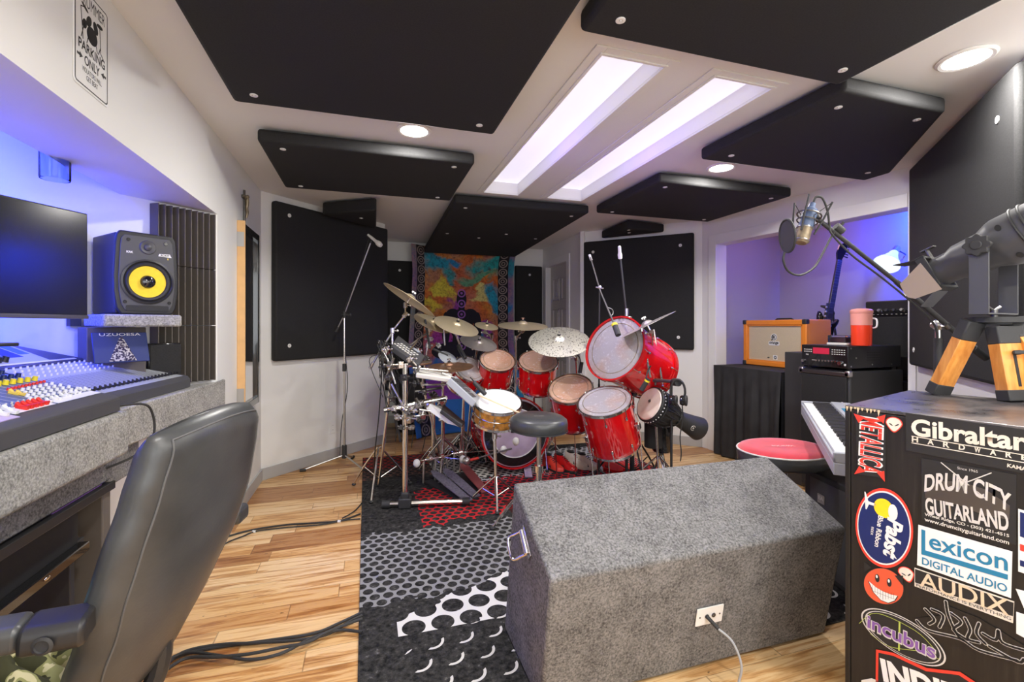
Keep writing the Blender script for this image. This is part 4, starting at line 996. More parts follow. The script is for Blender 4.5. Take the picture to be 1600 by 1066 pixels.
# ---------------------------------------------------------------- drum kit
TOW = -FWD
def facing(ratio, roll, toward=None, px=None):
    """normal of a round thing seen as an ellipse: ratio of its axes, roll of its long axis (clockwise degrees)"""
    a = math.radians(roll)
    up = UP * math.cos(a) + RIGHT * math.sin(a)
    v = TOW if px is None else (-(FWD + RIGHT * ((px - CX) / FPX))).normalized()
    up = (up - v * up.dot(v)).normalized()
    return (v * ratio + up * math.sqrt(max(0, 1 - ratio * ratio))).normalized()
def seg(z0, z1, r): return [(0, z0), (r, z0), (r, z1), (0, z1)]
def drum(name, label, c, n, R, dep, shell, head, nl=8, group='red drums of the kit', hoopmat='chrome', hoopw=.0, bottom=True, hr=None):
    """c is the centre of the head, n points out of it"""
    T = frame(c, n); t = thing(name, label, 'drum', c - Vector(n).normalized() * dep)
    if group: t['group'] = group
    mb = MB(T); mb.lathe([(R * .985, -.006), (R * .985, -dep + .006), (R * .955, -dep + .006), (R * .955, -.006), (R * .985, -.006)], 48); mb.build('shell', shell, t)
    # the head is built in its own frame so its wear sits round its centre
    mb = MB(T); mb.lathe([(0, .001), (R * .95, .001), (R * .985, -.004), (R * .97, -.008), (0, -.002)], 48)
    o = mb.build('head', head, t)
    o2 = recentre(o, T)
    if head in ('head_copper', 'head_frost'):
        mb = MB(T); mb.lathe([(R * .80, .0012), (R * .825, .0012), (R * .825, .0020), (R * .80, .0020), (R * .80, .0012)], 48); mb.build('head_ring', 'bronze', t)
    for z, nm in (((-.010), 'top_hoop'),) + ((((-dep + .010)), 'bottom_hoop'),) * bottom:
        mb = MB(T); r0 = R * 1.0; hw = hoopw or .011; th = .004 if hoopmat == 'chrome' else .012
        mb.lathe([(r0, z - hw), (r0 + th, z - hw), (r0 + th * (1.6 if hoopmat == 'chrome' else 1), z - hw * .8), (r0 + th, z + hw * .7), (r0 + th * (1.8 if hoopmat == 'chrome' else 1), z + hw), (r0, z + hw), (r0, z - hw)], 56); mb.build(nm, hoopmat, t)
    for k in range(nl):
        a = 2 * PI * (k + .5) / nl; ca, sa = math.cos(a), math.sin(a)
        Tl = T @ Matrix.Translation((R * ca, R * sa, 0)) @ Matrix.Rotation(a, 4, 'Z')
        mb = MB(Tl); mb.cyl((.012, 0, -.002), (.012, 0, -min(.07, dep * .33)), .0028, 8); mb.cyl((.012, 0, .0), (.012, 0, .006), .0045, 6)
        mb.sphere((.006, 0, -min(.08, dep * .36)), .010, (.9, .9, 1.5), 10)
        if bottom: mb.cyl((.012, 0, -dep + .002), (.012, 0, -dep + min(.07, dep * .33)), .0028, 8); mb.sphere((.006, 0, -dep + min(.08, dep * .36)), .010, (.9, .9, 1.5), 10)
        mb.build('lug', 'chrome', t)
    return t, T
def recentre(o, T):
    """give a part its own origin at T so that round patterns centre on it"""
    par = o.parent; L = WM[par.name].inverted() @ T; o.data.transform(L.inverted()); o.matrix_local = L; return o
def cymbal(label, px, py, d, Rpx, ratio, roll, mat='cymbal_gold', bell=.13, name='cymbal', flip=False, bowl=.10, group='cymbals of the kit', china=False):
    c = W(px, py, d); R = Rpx * d / FPX; n = facing(ratio, roll, px=px); T = frame(c, n)
    t = thing(name, label, 'cymbal', c, group=group)
    rb = R * .20 if not china else R * .22; hb = R * bell
    prof = [(.006, hb + .0), (rb * .5, hb * .93), (rb * .85, hb * .6), (rb, hb * .28), (rb * 1.05, hb * .22)]
    k = 14
    for i in range(1, k + 1):
        q = i / k; r = rb * 1.05 + (R - rb * 1.05) * q; z = hb * .22 - R * bowl * q ** 1.7
        if china and q > .8: z += R * .05 * ((q - .8) / .2)
        prof.append((r, z))
    low = [(r, z - .0015) for r, z in prof[::-1]]
    mb = MB(T); mb.lathe(prof + low + [prof[0]], 64); o = mb.build('bronze_plate', mat, t, ang=60); recentre(o, T)
    mb = MB(T @ Matrix.Translation((0, 0, hb))); mb.lathe([(0, 0), (.013, 0), (.014, .008), (.009, .010), (0, .010)], 16); mb.build('felt', 'rubber', t)
    mb = MB(T @ Matrix.Translation((0, 0, hb + .010))); mb.cyl((0, 0, 0), (0, 0, .022), .0035, 8); mb.cyl((0, 0, .004), (0, 0, .014), .007, 8); mb.box(-.016, .016, -.002, .002, .008, .020); mb.build('wing_nut', 'chrome', t)
    return t, T, c, n, hb
def tripod(mb, x, y, h=.22, r=.24, a0=.3, tr=.006, z0=.008):
    for k in range(3):
        a = a0 + 2 * PI * k / 3
        mb.tube([(x, y, h), (x + r * .5 * math.cos(a), y + r * .5 * math.sin(a), h * .62), (x + r * math.cos(a), y + r * math.sin(a), z0 + .012)], tr, 6, smooth=4)
        mb.tube([(x, y, h * .35), (x + r * .55 * math.cos(a), y + r * .55 * math.sin(a), h * .52)], tr * .7, 6)
def stand(name, label, base, pts, r=.011, cat='stand', group=None, mat='chrome', legs=True, h=.30, lr=.26, a0=.3, joints=True, z0=.008):
    """a pole from base up through pts, with a three-legged foot; each leg its own part"""
    x, y = base; t = thing(name, label, cat, (x, y, z0), group=group)
    allp = [Vector((x, y, z0 + .05))] + [Vector(p) for p in pts]
    for i, (a, b) in enumerate(zip(allp, allp[1:])):
        mb = MB(); mb.tube([a, b], r * (1 - .14 * i) if i < 4 else r * .5, 12); mb.build('tube', mat, t)
        if joints and i < len(allp) - 2:
            mb = MB(); d = (b - a).normalized(); mb.cyl(b - d * .02, b + d * .02, r * 1.6, 14); s_ = d.cross(UP) if abs(d.z) < .9 else RIGHT
            mb.cyl(b, b + s_.normalized() * .035, .005, 8); mb.sphere(b + s_.normalized() * .04, .010, (1, .6, 1), 10); mb.build('joint', 'gunmetal' if mat != 'chrome' else 'satin', t)
    if legs:
        for k in range(3):
            a = a0 + 2 * PI * k / 3; ca, sa = math.cos(a), math.sin(a)
            mb = MB(); mb.tube([(x + .01 * ca, y + .01 * sa, h), (x + lr * .6 * ca, y + lr * .6 * sa, h * .5), (x + lr * ca, y + lr * sa, z0 + .014)], .0075, 8, smooth=3)
            mb.tube([(x, y, h * .3), (x + lr * .55 * ca, y + lr * .55 * sa, h * .50)], .005, 6)
            lg = mb.build('leg', mat, t)
            mb = MB(); mb.sphere((x + lr * ca, y + lr * sa, z0 + .012), .014, (1.2, 1.2, .8), 12); mb.build('rubber_foot', 'rubber', lg)
    return t

# drums
KIT = {}
def D(key, px, py, d, Rpx, ratio, roll, dep, head, label, nl=8, **k):
    c = W(px, py, d); n = facing(ratio, roll, px=px); R = Rpx * d / FPX
    KIT[key] = drum(k.pop('name', 'tom_drum'), label, c, n, R, dep, k.pop('shell', 'red_lacquer'), head, nl, **k) + (c, n, R)
D('ftA', 944, 626, 3.25, 41.5, .40, -12, .385, 'head_frost', 'large red floor tom nearest the grey carpeted box', 8, name='floor_tom')
D('ftB', 891, 606.5, 3.62, 34, .55, -8, .34, 'head_copper', 'red floor tom between the ride cymbal and the largest floor tom', 8, name='floor_tom')
D('tomC', 841, 564, 3.95, 30, .50, 3, .27, 'head_copper', 'red rack tom directly under the speckled ride cymbal', 6)
D('tomD', 777.5, 562.5, 4.05, 27.5, .55, 9, .24, 'head_copper', 'red rack tom in the middle below the china cymbal', 6)
D('tomE', 734.5, 576, 4.05, 25, .62, 28, .22, 'head_frost', 'smallest red tom tilted steeply beside the electronic pads', 6)
D('snare', 778, 626.5, 3.30, 37, .36, 5, .155, 'head_white', 'amber wood snare drum with two sticks resting on its white head', 10, shell='amberwood', name='snare_drum', group=None)
D('gong', 960, 544, 3.42, 51, .76, -56, .50, 'head_frost', 'big red gong drum tilted on its side at the right of the kit', 10, name='gong_drum', hoopmat='redhoop', hoopw=.02, group=None)
# bass drum, batter head towards the stool
t, T, c, n, R = None, None, None, None, None
c = W(806, 677, 4.02); n = (TOW * .93 + RIGHT * .30 + UP * .02).normalized()
tk, Tk = drum('bass_drum', 'red bass drum with black and white head behind the pedals', c, n, .30, .42, 'red_lacquer', 'lilac', 10, group=None, hoopmat='redhoop', hoopw=.022)
mb = MB(Tk); mb.lathe([(.215, .002), (.285, .002), (.285, .003), (.215, .003)], 48); lab(mb.build('head_band', 'blackgloss', tk), 'black outer band of the head')
mb = MB(Tk); mb.lathe([(.205, .002), (.215, .002), (.215, .0035), (.205, .0035)], 48); mb.build('head_line', 'white', tk)
for dx in (-.03, .03):
    mb = MB(Tk @ Matrix.Translation((.04, dx, .003))); mb.prism(rrect(.07, .035, .008), 0, .002); mb.build('beater_patch', 'ink', tk, smooth=False)
for sx in (-1, 1):
    b = c - n * .30 + RIGHT * sx * .30; mb = MB(); mb.tube([b + UP * -.05, Vector((b.x, b.y, 0)) + RIGHT * sx * .12 + UP * .02], .007, 8); mb.build('spur', 'chrome', tk)
# legs for the floor toms, brackets in chrome
for key, offs in (('ftA', (.6, 2.7, 4.8)), ('ftB', (.2, 2.3, 4.4))):
    t_, T_, c_, n_, R_ = KIT[key]
    for a in offs:
        q = T_ @ Vector(((R_ + .022) * math.cos(a), (R_ + .022) * math.sin(a), -.20)); dn = -n_
        foot = Vector((q.x, q.y, 0)) + Vector((dn.x, dn.y, 0)) * .25; foot.z = .014
        mb = MB(); mb.tube([q - dn * .10, q + dn * .10, foot + UP * .05, foot], .0048, 8, smooth=2); lg = mb.build('leg', 'chrome', t_)
        mb = MB(frame(q, n_)); mb.cbox((0, 0, 0), (.03, .03, .045)); mb.cyl((0, .0, 0), (.0, .035, 0), .005); mb.build('leg_bracket', 'chrome', t_, bevel=.003)
        mb = MB(); mb.sphere(foot + UP * .002, .013, seg=12); mb.build('rubber_foot', 'rubber', lg)
t_, T_, c_, n_, R_ = KIT['ftA']
# snare details
ts, Ts, cs_, ns_, Rs = KIT['snare']
mb = MB(Ts); mb.torus(Rs * 1.0, .004, Matrix.Translation((0, 0, -.078)), 48, 6); mb.build('bead', 'chrome', ts)
stand('snare_stand', 'chrome tripod snare stand under the amber snare drum', (cs_ - ns_ * .16)[:2], [cs_ - ns_ * .30, cs_ - ns_ * .20], .012, 'stand', h=.20, lr=.20)
for i, (p, q) in enumerate((((700 + 0, 0), (0, 0)),) * 2):
    a = cs_ + ns_ * .008 + RIGHT * (-.10 + i * .035) + FWD * .05 * (1 - i) + UP * 0; 
    d0 = (RIGHT * .82 - FWD * .57); d0 = (d0 - ns_ * d0.dot(ns_)).normalized()
    a0_ = a - d0 * .10; mb = MB()
    mb.tube([a0_, a0_ + d0 * .30, a0_ + d0 * .36], .0072, 10); mb.tube([a0_ + d0 * .355, a0_ + d0 * .385], [.0072, .003], 10); mb.sphere(a0_ + d0 * .388, .0055, (1, 1, 1), 10)
    tag(mb.build('drumstick', 'stick'), ['light wood drumstick lying across the snare head, the farther one', 'light wood drumstick lying across the snare head, the nearer one'][i], 'drumstick', 'drumsticks on the snare')

# cymbals
CY = {}
CY['c1'] = cymbal('cymbal seen edge-on at the far left of the kit, steeply tilted', 641, 466, 3.7, 46, -.07, 34)
CY['c2'] = cymbal('gold crash cymbal at the left, partly covered by its neighbour', 677, 503, 4.0, 31, .32, 24)
CY['c3'] = cymbal('gold crash cymbal in front of the tapestry, overlapping the one to its left', 714, 507, 3.9, 36, .34, 18)
CY['c4'] = cymbal('small splash cymbal before the tapestry, above the china cymbal', 760.5, 508.5, 4.3, 18.5, .30, 10)
CY['c5'] = cymbal('silvery china cymbal over the middle rack tom', 748, 535, 4.2, 29.5, .36, 14, 'cymbal_silver', china=True)
CY['c6'] = cymbal('nearly level crash cymbal behind the rack toms beside the tapestry border', 817, 506.5, 4.35, 39, .17, 2)
CY['c7'] = cymbal('large speckled ride cymbal above the red toms', 873.5, 530.5, 3.72, 48, .46, 0, 'cymbal_spot', bell=.15)
CY['c8'] = cymbal('cymbal seen edge-on above the gong drum at the right', 1011, 507, 3.25, 47, .02, -28, 'cymbal_silver', bowl=.05)
CY['c9'] = cymbal('flat coppery hi-hat cymbal above the electronic pads', 702, 571, 3.75, 38, .12, -2, 'copper', name='hihat_cymbal')

def cy_stand(key, label, base, mid=None, group='chrome cymbal stands', **k):
    _, T, c, n, hb = CY[key]; u = c - n * .02
    pts = (mid or []) + [u - n * .05, c + n * .0]
    return stand('cymbal_stand', label, base, pts, .0105, 'stand', group, **k)
p = W(640, 590, 3.55)
cy_stand('c1', 'chrome boom stand of the edge-on cymbal at the left of the kit', (W(592, 520, 3.62)).to_2d(), [W(613, 575, 3.5), W(613, 517, 3.55), W(633, 492, 3.66)], h=.35)
mb = MB(); mb.tube([W(582, 569, 3.5), W(613, 519, 3.55)], .008, 10); mb.tube([W(578, 576, 3.5), W(583, 567, 3.5)], .012, 10); tag(mb.build('boom_counterweight_arm', 'satin'), 'rear end of a chrome boom arm pointing down at the far left of the kit', 'boom arm')
b = CY['c2'][2]; cy_stand('c2', 'chrome stand under the partly covered gold crash at the left', (b.x + .1, b.y + .15), [W(660, 600, 4.1), W(668, 540, 4.1)])
b = CY['c3'][2]; cy_stand('c3', 'chrome stand under the gold crash before the tapestry', (b.x + .1, b.y + .35), [W(727, 560, 4.25)])
b = CY['c4'][2]; cy_stand('c4', 'thin chrome stand of the small splash cymbal', (b.x + .05, b.y + .25), [W(768, 545, 4.5), W(768, 525, 4.42)], h=.25)
b = CY['c5'][2]; cy_stand('c5', 'chrome stand of the silvery china cymbal', (b.x - .06, b.y + .28), [W(741, 570, 4.4)], h=.25)
b = CY['c6'][2]; cy_stand('c6', 'chrome stand of the nearly level crash cymbal', (b.x - .03, b.y + .20), [W(806, 575, 4.55), W(806, 528, 4.5)], h=.3)
b = CY['c7'][2]; cy_stand('c7', 'chrome boom stand of the speckled ride cymbal', (b.x + .10, b.y + .62), [W(902, 600, 4.35), W(900, 560, 4.2), W(884, 545, 3.85)], h=.3)
b = CY['c8'][2]; cy_stand('c8', 'chrome stand clamped beside the gong drum carrying the right edge-on cymbal', (W(1030, 600, 3.55)).to_2d(), [W(1022, 600, 3.55), W(1019, 545, 3.4)], h=.3)
b = CY['c9'][2]; stand('hihat_stand', 'chrome hi-hat stand with pedal at the left of the snare', (W(692, 640, 4.0)).to_2d(), [W(692, 600, 3.85), CY['c9'][2]], .010, 'stand', h=.32, lr=.25)
# supports of the gong drum and the rack toms
tg, Tg, cg, ng, Rg = KIT['gong']; e = cg - ng * .30
t = stand('gong_drum_stand', 'black heavy stand holding up the big gong drum', (e.x + .02, e.y + .08), [Vector((e.x + .02, e.y + .08, e.z - Rg * .9 - .05)), e - UP * (Rg + .02)], .018, 'stand', mat='blackmatte', h=.45, lr=.34)
for key, lb in (('tomC', 'chrome holder pole under the rack tom below the ride'), ('tomD', 'chrome holder pole under the middle rack tom'), ('tomE', 'chrome holder pole under the smallest tom')):
    t_, T_, c_, n_, R_ = KIT[key]; e = c_ - n_ * .18 + FWD * (R_ + .03)
    stand('tom_stand', lb, (e.x, e.y + .05), [Vector((e.x, e.y + .05, e.z)), e - FWD * .025], .011, 'stand', 'tom stands', h=.3, lr=.2)
for i, (px, py) in enumerate(((986, 569), (1002, 540))): pass
mb = MB(); a = Tg @ Vector((0, 0, -.2)); 
for px, py0, py1, d in ((1008, 512, 590, 3.30), (1027, 515, 600, 3.42)):
    mb = MB(); mb.tube([W(px - 6, py0, d), W(px + 8, py1, d)], .009, 10); mb.build('side_rod', 'chrome', tg)

# ---------------------------------------------------------------- drum stool
t = thing('drum_stool', 'black round padded drum stool in front of the bass drum', 'stool', W(843, 745, 2.85) * 1)
c = W(842, 664, 2.85); Tn = frame(c, (UP + TOW * .03 + RIGHT * .03).normalized())
mb = MB(Tn); R = .178; mb.lathe([(0, .058), (R * .55, .060), (R * .85, .054), (R * .97, .038), (R, .015), (R * .99, -.022), (R * .93, -.034), (0, -.034)], 56); mb.build('cushion', 'leather', t, ang=60)
mb = MB(Tn); mb.torus(R * 1.0, .0028, Matrix.Translation((0, 0, -.026)), 56, 6); mb.build('piping', 'rubber', t)
text('ROC-N-SOC', frame(c + UP * .0605 + TOW * .03, UP, RIGHT), .06, .013, 'silverink', 'lettering', t)
x, y = c.x + .0, c.y
mb = MB(); mb.cyl((x, y, .32), (x, y, c.z - .034), .014); mb.build('threaded_rod', 'satin', t)
mb = MB(); mb.cyl((x, y, .12), (x, y, .42), .019, 16); mb.cyl((x, y, .40), (x, y, .44), .028, 16); mb.build('tube', 'chrome', t)
mb = MB(); mb.cyl((x, y, c.z - .05), (x, y, c.z - .034), .06, 20); mb.build('seat_bracket', 'blackmatte', t)
for k in range(3):
    a = .5 + k * 2 * PI / 3; mb = MB(); mb.tube([(x, y, .36), (x + .15 * math.cos(a), y + .15 * math.sin(a), .22), (x + .30 * math.cos(a), y + .30 * math.sin(a), .022)], .009, 8, smooth=3); mb.tube([(x, y, .14), (x + .17 * math.cos(a), y + .17 * math.sin(a), .19)], .006, 6)
    lg = mb.build('leg', 'chrome', t); mb = MB(); mb.sphere((x + .30 * math.cos(a), y + .30 * math.sin(a), .022), .018, (1.2, 1.2, .8), 12); mb.build('rubber_foot', 'rubber', lg)

# ---------------------------------------------------------------- drum rack with electronic pads
P0 = F(633, 795); dR = (F(733, 792) - F(605, 797)); dR.z = 0; dR.normalize(); nR = Vector((-dR.y, dR.x, 0))
t = thing('drum_rack', 'chrome tube drum rack with thick upright and T foot at the left of the kit', 'rack', (P0.x, P0.y, .008))
H = HC - (568 - HY) / FPX * (P0.dot(FWD))
mb = MB(); mb.cyl((P0.x, P0.y, .03), (P0.x, P0.y, H), .0185, 24); mb.build('upright', 'chrome', t)
ft = (P0 - dR * .14, P0 + dR * .44)
mb = MB(); mb.cyl(ft[0] + UP * .036, ft[1] + UP * .036, .0185, 20); mb.build('foot_tube', 'chrome', t)
for e_, nm in ((ft[0], -1), (ft[1], 1)):
    mb = MB(); mb.cyl(e_ + UP * .036 - dR * .035 * nm, e_ + UP * .036 + dR * .02 * nm, .027, 16); mb.build('end_cap', 'blackmatte', t)
mb = MB(frame(P0 + UP * .05, UP, dR)); mb.cbox((0, 0, -.005), (.09, .07, .07)); mb.cbox((0, 0, .045), (.055, .055, .05)); mb.build('foot_clamp', 'blackmatte', t, bevel=.008)
bars = []
d0 = P0.dot(FWD)
b0, b1 = W(600, 641, d0 - .02), W(696, 622, d0 + .1); bars.append((b0, b1))
b2, b3 = W(610, 575, d0 + .02), W(672, 566, d0 + .45); bars.append((b2, b3))
P1 = F(677, 735) ; H1 = HC - (612 - HY) / FPX * P1.dot(FWD)
P2 = F(692, 742) ; H2 = HC - (640 - HY) / FPX * P2.dot(FWD)
for a, b_ in bars: 
    mb = MB(); mb.cyl(a, b_, .0185, 20); mb.build('cross_bar', 'chrome', t)
mb = MB(); mb.cyl((P1.x, P1.y, .01), (P1.x, P1.y, H1), .0185, 20); mb.build('upright', 'chrome', t)
mb = MB(); mb.cyl((P2.x, P2.y, .01), (P2.x, P2.y, H2), .016, 20); mb.build('upright', 'chrome', t)
mb = MB(); mb.cyl(b1, W(692, 640, P2.dot(FWD)), .016, 16); mb.cyl(W(692, 640, P2.dot(FWD)), W(677, 612, P1.dot(FWD)), .012, 12); mb.build('cross_bar', 'chrome', t)
def clamp(px, py, d, s=1.0, mat='satin'):
    c = W(px, py, d); mb = MB(frame(c, (random.uniform(-1, 1), random.uniform(-1, 1), random.uniform(-.5, 1))))
    mb.cbox((0, 0, 0), (.05 * s, .036 * s, .05 * s)); mb.cyl((0, 0, -.045 * s), (0, 0, .045 * s), .009 * s, 8); mb.cyl((.0, -.05 * s, .01), (0, .05 * s, .01), .006 * s, 8)
    mb.sphere((0, .052 * s, .01), .014 * s, (1, .5, 1), 10); mb.sphere((0, -.052 * s, .01), .012 * s, (1, .6, 1), 10)
    mb.build('clamp', mat, t, bevel=.004)
for px, py, d in ((616, 640, 3.25), (622, 652, 3.23), (634, 641, 3.22), (645, 640, 3.24), (655, 632, 3.3), (668, 634, 3.35), (640, 655, 3.25), (610, 572, 3.3), (626, 570, 3.25), (642, 562, 3.3), (604, 548, 3.4), (598, 560, 3.4),
                  (651, 575, 3.35), (688, 628, 3.4), (660, 648, 3.3), (679, 619, 3.8), (667, 560, 3.75), (655, 548, 3.8), (694, 655, 4.0), (606, 590, 3.3)):
    clamp(px, py, d, random.uniform(.7, 1.15), random.choice(['satin', 'chrome', 'chrome', 'gunmetal']))
for a, b_ in (((640, 560, 3.3), (668, 590, 3.35)), ((605, 560, 3.35), (618, 600, 3.3)), ((612, 600, 3.3), (632, 640, 3.25)), ((645, 575, 3.3), (700, 580, 3.45)), ((647, 583, 3.3), (705, 592, 3.4)), ((660, 602, 3.3), (712, 600, 3.4)), ((655, 640, 3.25), (705, 648, 3.35)), ((597, 545, 3.4), (612, 575, 3.35)), ((655, 530, 3.7), (640, 548, 3.5)), ((693, 500, 3.9), (695, 540, 3.9)), ((668, 520, 3.9), (640, 540, 3.7))):
    mb = MB(); mb.tube([W(*a), W(*b_)], .0075, 10); mb.build('mounting_rod', random.choice(['chrome', 'satin']), t)
for a, b_ in (((600, 600, 3.35), (615, 560, 3.3)), ((618, 655, 3.25), (626, 690, 3.3)), ((648, 612, 3.3), (690, 606, 3.4)), ((650, 622, 3.28), (664, 650, 3.3)), ((676, 545, 3.9), (700, 556, 3.9)), ((664, 500, 3.9), (672, 545, 3.8)), ((655, 600, 3.3), (648, 575, 3.3))):
    mb = MB(); mb.tube([W(*a), W(*b_)], .010, 10); mb.build('bracket_arm', random.choice(['blackmatte', 'gunmetal', 'satin']), t)
for px, py, d in ((601, 575, 3.4), (607, 590, 3.35), (632, 590, 3.28), (648, 600, 3.28), (663, 612, 3.3), (627, 668, 3.24), (643, 668, 3.26), (685, 540, 3.9), (672, 530, 3.9), (655, 657, 3.28), (612, 622, 3.28)): clamp(px, py, d, random.uniform(.6, .95), random.choice(['gunmetal', 'satin', 'blackmatte']))

# module and pads
def slab(name, label, cat, corners, th, mat, edge=None, group=None, name2='body'):
    """a thick plate whose top face has these four corners"""
    q = [Vector(v) for v in corners]; n = (q[1] - q[0]).cross(q[3] - q[0]).normalized()
    t = thing(name, label, cat, sum(q, Vector()) / 4, group=group); mb = MB()
    mb.add([v for v in q] + [v - n * th for v in q], [(0, 1, 2, 3), (7, 6, 5, 4), (0, 4, 5, 1), (1, 5, 6, 2), (2, 6, 7, 3), (3, 7, 4, 0)]); mb.build(name2, mat, t, bevel=.006, seg=3)
    return t, q, n
def quadT(q, n): 
    x = (q[1] - q[0]).normalized(); y = n.cross(x); m = Matrix((x, y, n)).transposed().to_4x4(); m.translation = sum(q, Vector()) / 4; return m
tm, q, n = slab('drum_module', 'dark drum module tilted on the rack with silvery control panel', 'drum module', [W(612, 540, 3.45), W(655, 570, 3.30), W(664, 556, 3.55), W(622, 524, 3.72)], .045, 'graphite')
T = quadT(q, n); mb = MB(T)
for i in range(7):
    for j in range(3): mb.cbox((-.10 + i * .03, -.05 + j * .035, .001), (.018, .016, .005))
mb.build('pad_buttons', 'offwhite', tm, smooth=False, bevel=.001)
mb = MB(T); mb.cbox((.0, .075, .001), (.10, .03, .004)); mb.build('display', 'greyplastic', tm, smooth=False)
tm, q, n = slab('percussion_pad', 'light grey percussion pad tilted towards the stool beside the snare', 'electronic pad', [W(704, 591, 3.15), W(745, 628, 3.10), W(751, 621, 3.35), W(712, 587, 3.50)], .05, 'greyplastic', group='electronic pads')
T = quadT(q, n); L1 = (q[1] - q[0]).length; L2 = (q[3] - q[0]).length
for i in range(4):
    for j in range(2):
        mb = MB(T); mb.cbox(((i - 1.5) * L1 * .22, (j - .5) * L2 * .4, .002), (L1 * .19, L2 * .34, .006)); mb.build('strike_pad', 'graphite', tm, bevel=.003)
mb = MB(); mb.tube([W(690, 583, 3.3), W(712, 592, 3.35)], .01, 8); mb.tube([W(655, 580, 3.3), W(708, 590, 3.35)], .009, 8); mb.build('mount', 'satin', tm)
tm, q, n = slab('rubber_pad', 'black rimmed triangular cymbal pad below the grey percussion pad', 'electronic pad', [W(690, 640, 3.20), W(723, 664, 3.10), W(727, 660, 3.35), W(694, 632, 3.45)], .028, 'rubber', group='electronic pads')
T = quadT(q, n); mb = MB(); mb.add([W(672, 632, 3.3), W(722, 668, 3.12), W(700, 662, 3.2), W(668, 640, 3.3), W(690, 637, 3.4)], [(0, 1, 2, 3), (0, 4, 1)]); mb.build('white_shell', 'white', tm, smooth=False, solid=.012)
tm, q, n = slab('bar_trigger', 'long cream trigger bar lying across the rack', 'electronic pad', [W(650, 584, 3.25), W(706, 592, 3.22), W(706, 584, 3.45), W(654, 577, 3.45)], .03, 'offwhite', group='electronic pads')
c = W(700, 559, 3.9); T = frame(c, facing(.45, 30, px=700)); tm = thing('small_cymbal_pad', 'small bluish grey round pad by the hi-hat rod', 'electronic pad', c, group='electronic pads')
mb = MB(T); mb.lathe([(0, .012), (.03, .010), (.085, 0), (.088, -.006), (.08, -.010), (0, -.012)], 36); mb.build('disc', 'greyplastic', tm)
mb = MB(T); mb.cyl((0, 0, -.2), (0, 0, .03), .005); mb.build('rod', 'chrome', tm)

# ---------------------------------------------------------------- pedals
def pedal(name, label, toe, heel, mat, w=.085, beater=None, group='kick pedals'):
    a, b_ = F(*heel), F(*toe); a.z = .022; d = (b_ - a); d.z = 0; L = d.length; d.normalize(); s_ = Vector((-d.y, d.x, 0))
    if L < .24: L = .24
    top = a + d * L + UP * .085
    t = thing(name, label, 'pedal', (a.x, a.y, .008), group=group)
    n = (top - a).cross(s_).normalized(); n = n if n.z > 0 else -n; x = (top - a).normalized()
    T = Matrix((x, n.cross(x), n)).transposed().to_4x4(); T.translation = a
    LL = (top - a).length; poly = [(0.06, -w * .42), (LL * .5, -w * .5), (LL * .85, -w * .48), (LL, -w * .2), (LL * 1.03, 0), (LL, w * .2), (LL * .85, w * .48), (LL * .5, w * .5), (0.06, w * .42)]
    mb = MB(T); mb.prism(poly, 0, .008); mb.build('footboard', mat, t, bevel=.002)
    mb = MB(T); mb.prism([(-.02, -w * .42), (.055, -w * .42), (.055, w * .42), (-.02, w * .42)], -.004, .008); mb.build('heel_plate', mat, t, bevel=.002)
    Tb = Matrix((d, s_, UP)).transposed().to_4x4(); Tb.translation = Vector((a.x, a.y, .009))
    mb = MB(Tb); mb.box(-.02, L + .08, -w * .45, w * .45, 0, .006); mb.build('base_plate', 'blackmatte', t)
    for sy in (-1, 1):
        mb = MB(Tb); mb.tube([(L + .05, sy * .06, .0), (L + .05, sy * .052, .19)], .009, 8); mb.build('post', 'satin', t)
    mb = MB(Tb); mb.cyl((L + .05, -.075, .185), (L + .05, .075, .185), .009, 12); mb.cyl((L + .05, -.015, .185), (L + .05, .015, .185), .03, 18); mb.build('axle', 'chrome', t)
    mb = MB(Tb); mb.tube([(L + .03, 0, .17), (L * .96, 0, .09)], .004, 6); mb.build('chain', 'gunmetal', t)
    if beater:
        bp = W(*beater); mb = MB(); ax = Tb @ Vector((L + .05, 0, .185)); mb.tube([ax, bp], .004, 8); mb.build('beater_rod', 'chrome', t)
        mb = MB(frame(bp, UP)); mb.sphere((0, 0, 0), .028, (1, 1, 1.2), 16); mb.build('beater', 'white', t)
    return t
pedal('kick_pedal', 'grey pedal with worn printed footboard, the nearest one to the rack foot', (676, 757), (730, 786), 'pedalgrey', beater=(651, 724, 3.65))
pedal('kick_pedal', 'grey pedal with worn printed footboard, beside the nearest one', (694, 753), (742, 779), 'pedalgrey', beater=(723, 718, 3.85))
pedal('kick_pedal', 'dull pink footboard pedal below the snare stand', (722, 745), (757, 772), 'pedalred', beater=(787, 703, 3.8))
pedal('kick_pedal', 'lilac footboard pedal in front of the bass drum', (818, 715), (826, 748), 'lilac', w=.075, beater=(806, 690, 3.7))
t = thing('double_pedal_shaft', 'dark linkage shaft with red sleeve running between two pedals', 'pedal linkage', W(760, 710, 3.75))
mb = MB(); mb.tube([W(735, 719, 3.75), W(800, 701, 3.75)], .007, 10); mb.build('shaft', 'gunmetal', t)
mb = MB(); mb.tube([W(735, 719, 3.745), W(748, 715.6, 3.745)], .011, 10); mb.build('sleeve', 'stickred', t)
mb = MB(); mb.sphere(W(729, 720, 3.75), .035, (1, 1, 1), 16); mb.build('universal_joint', 'satin', t)
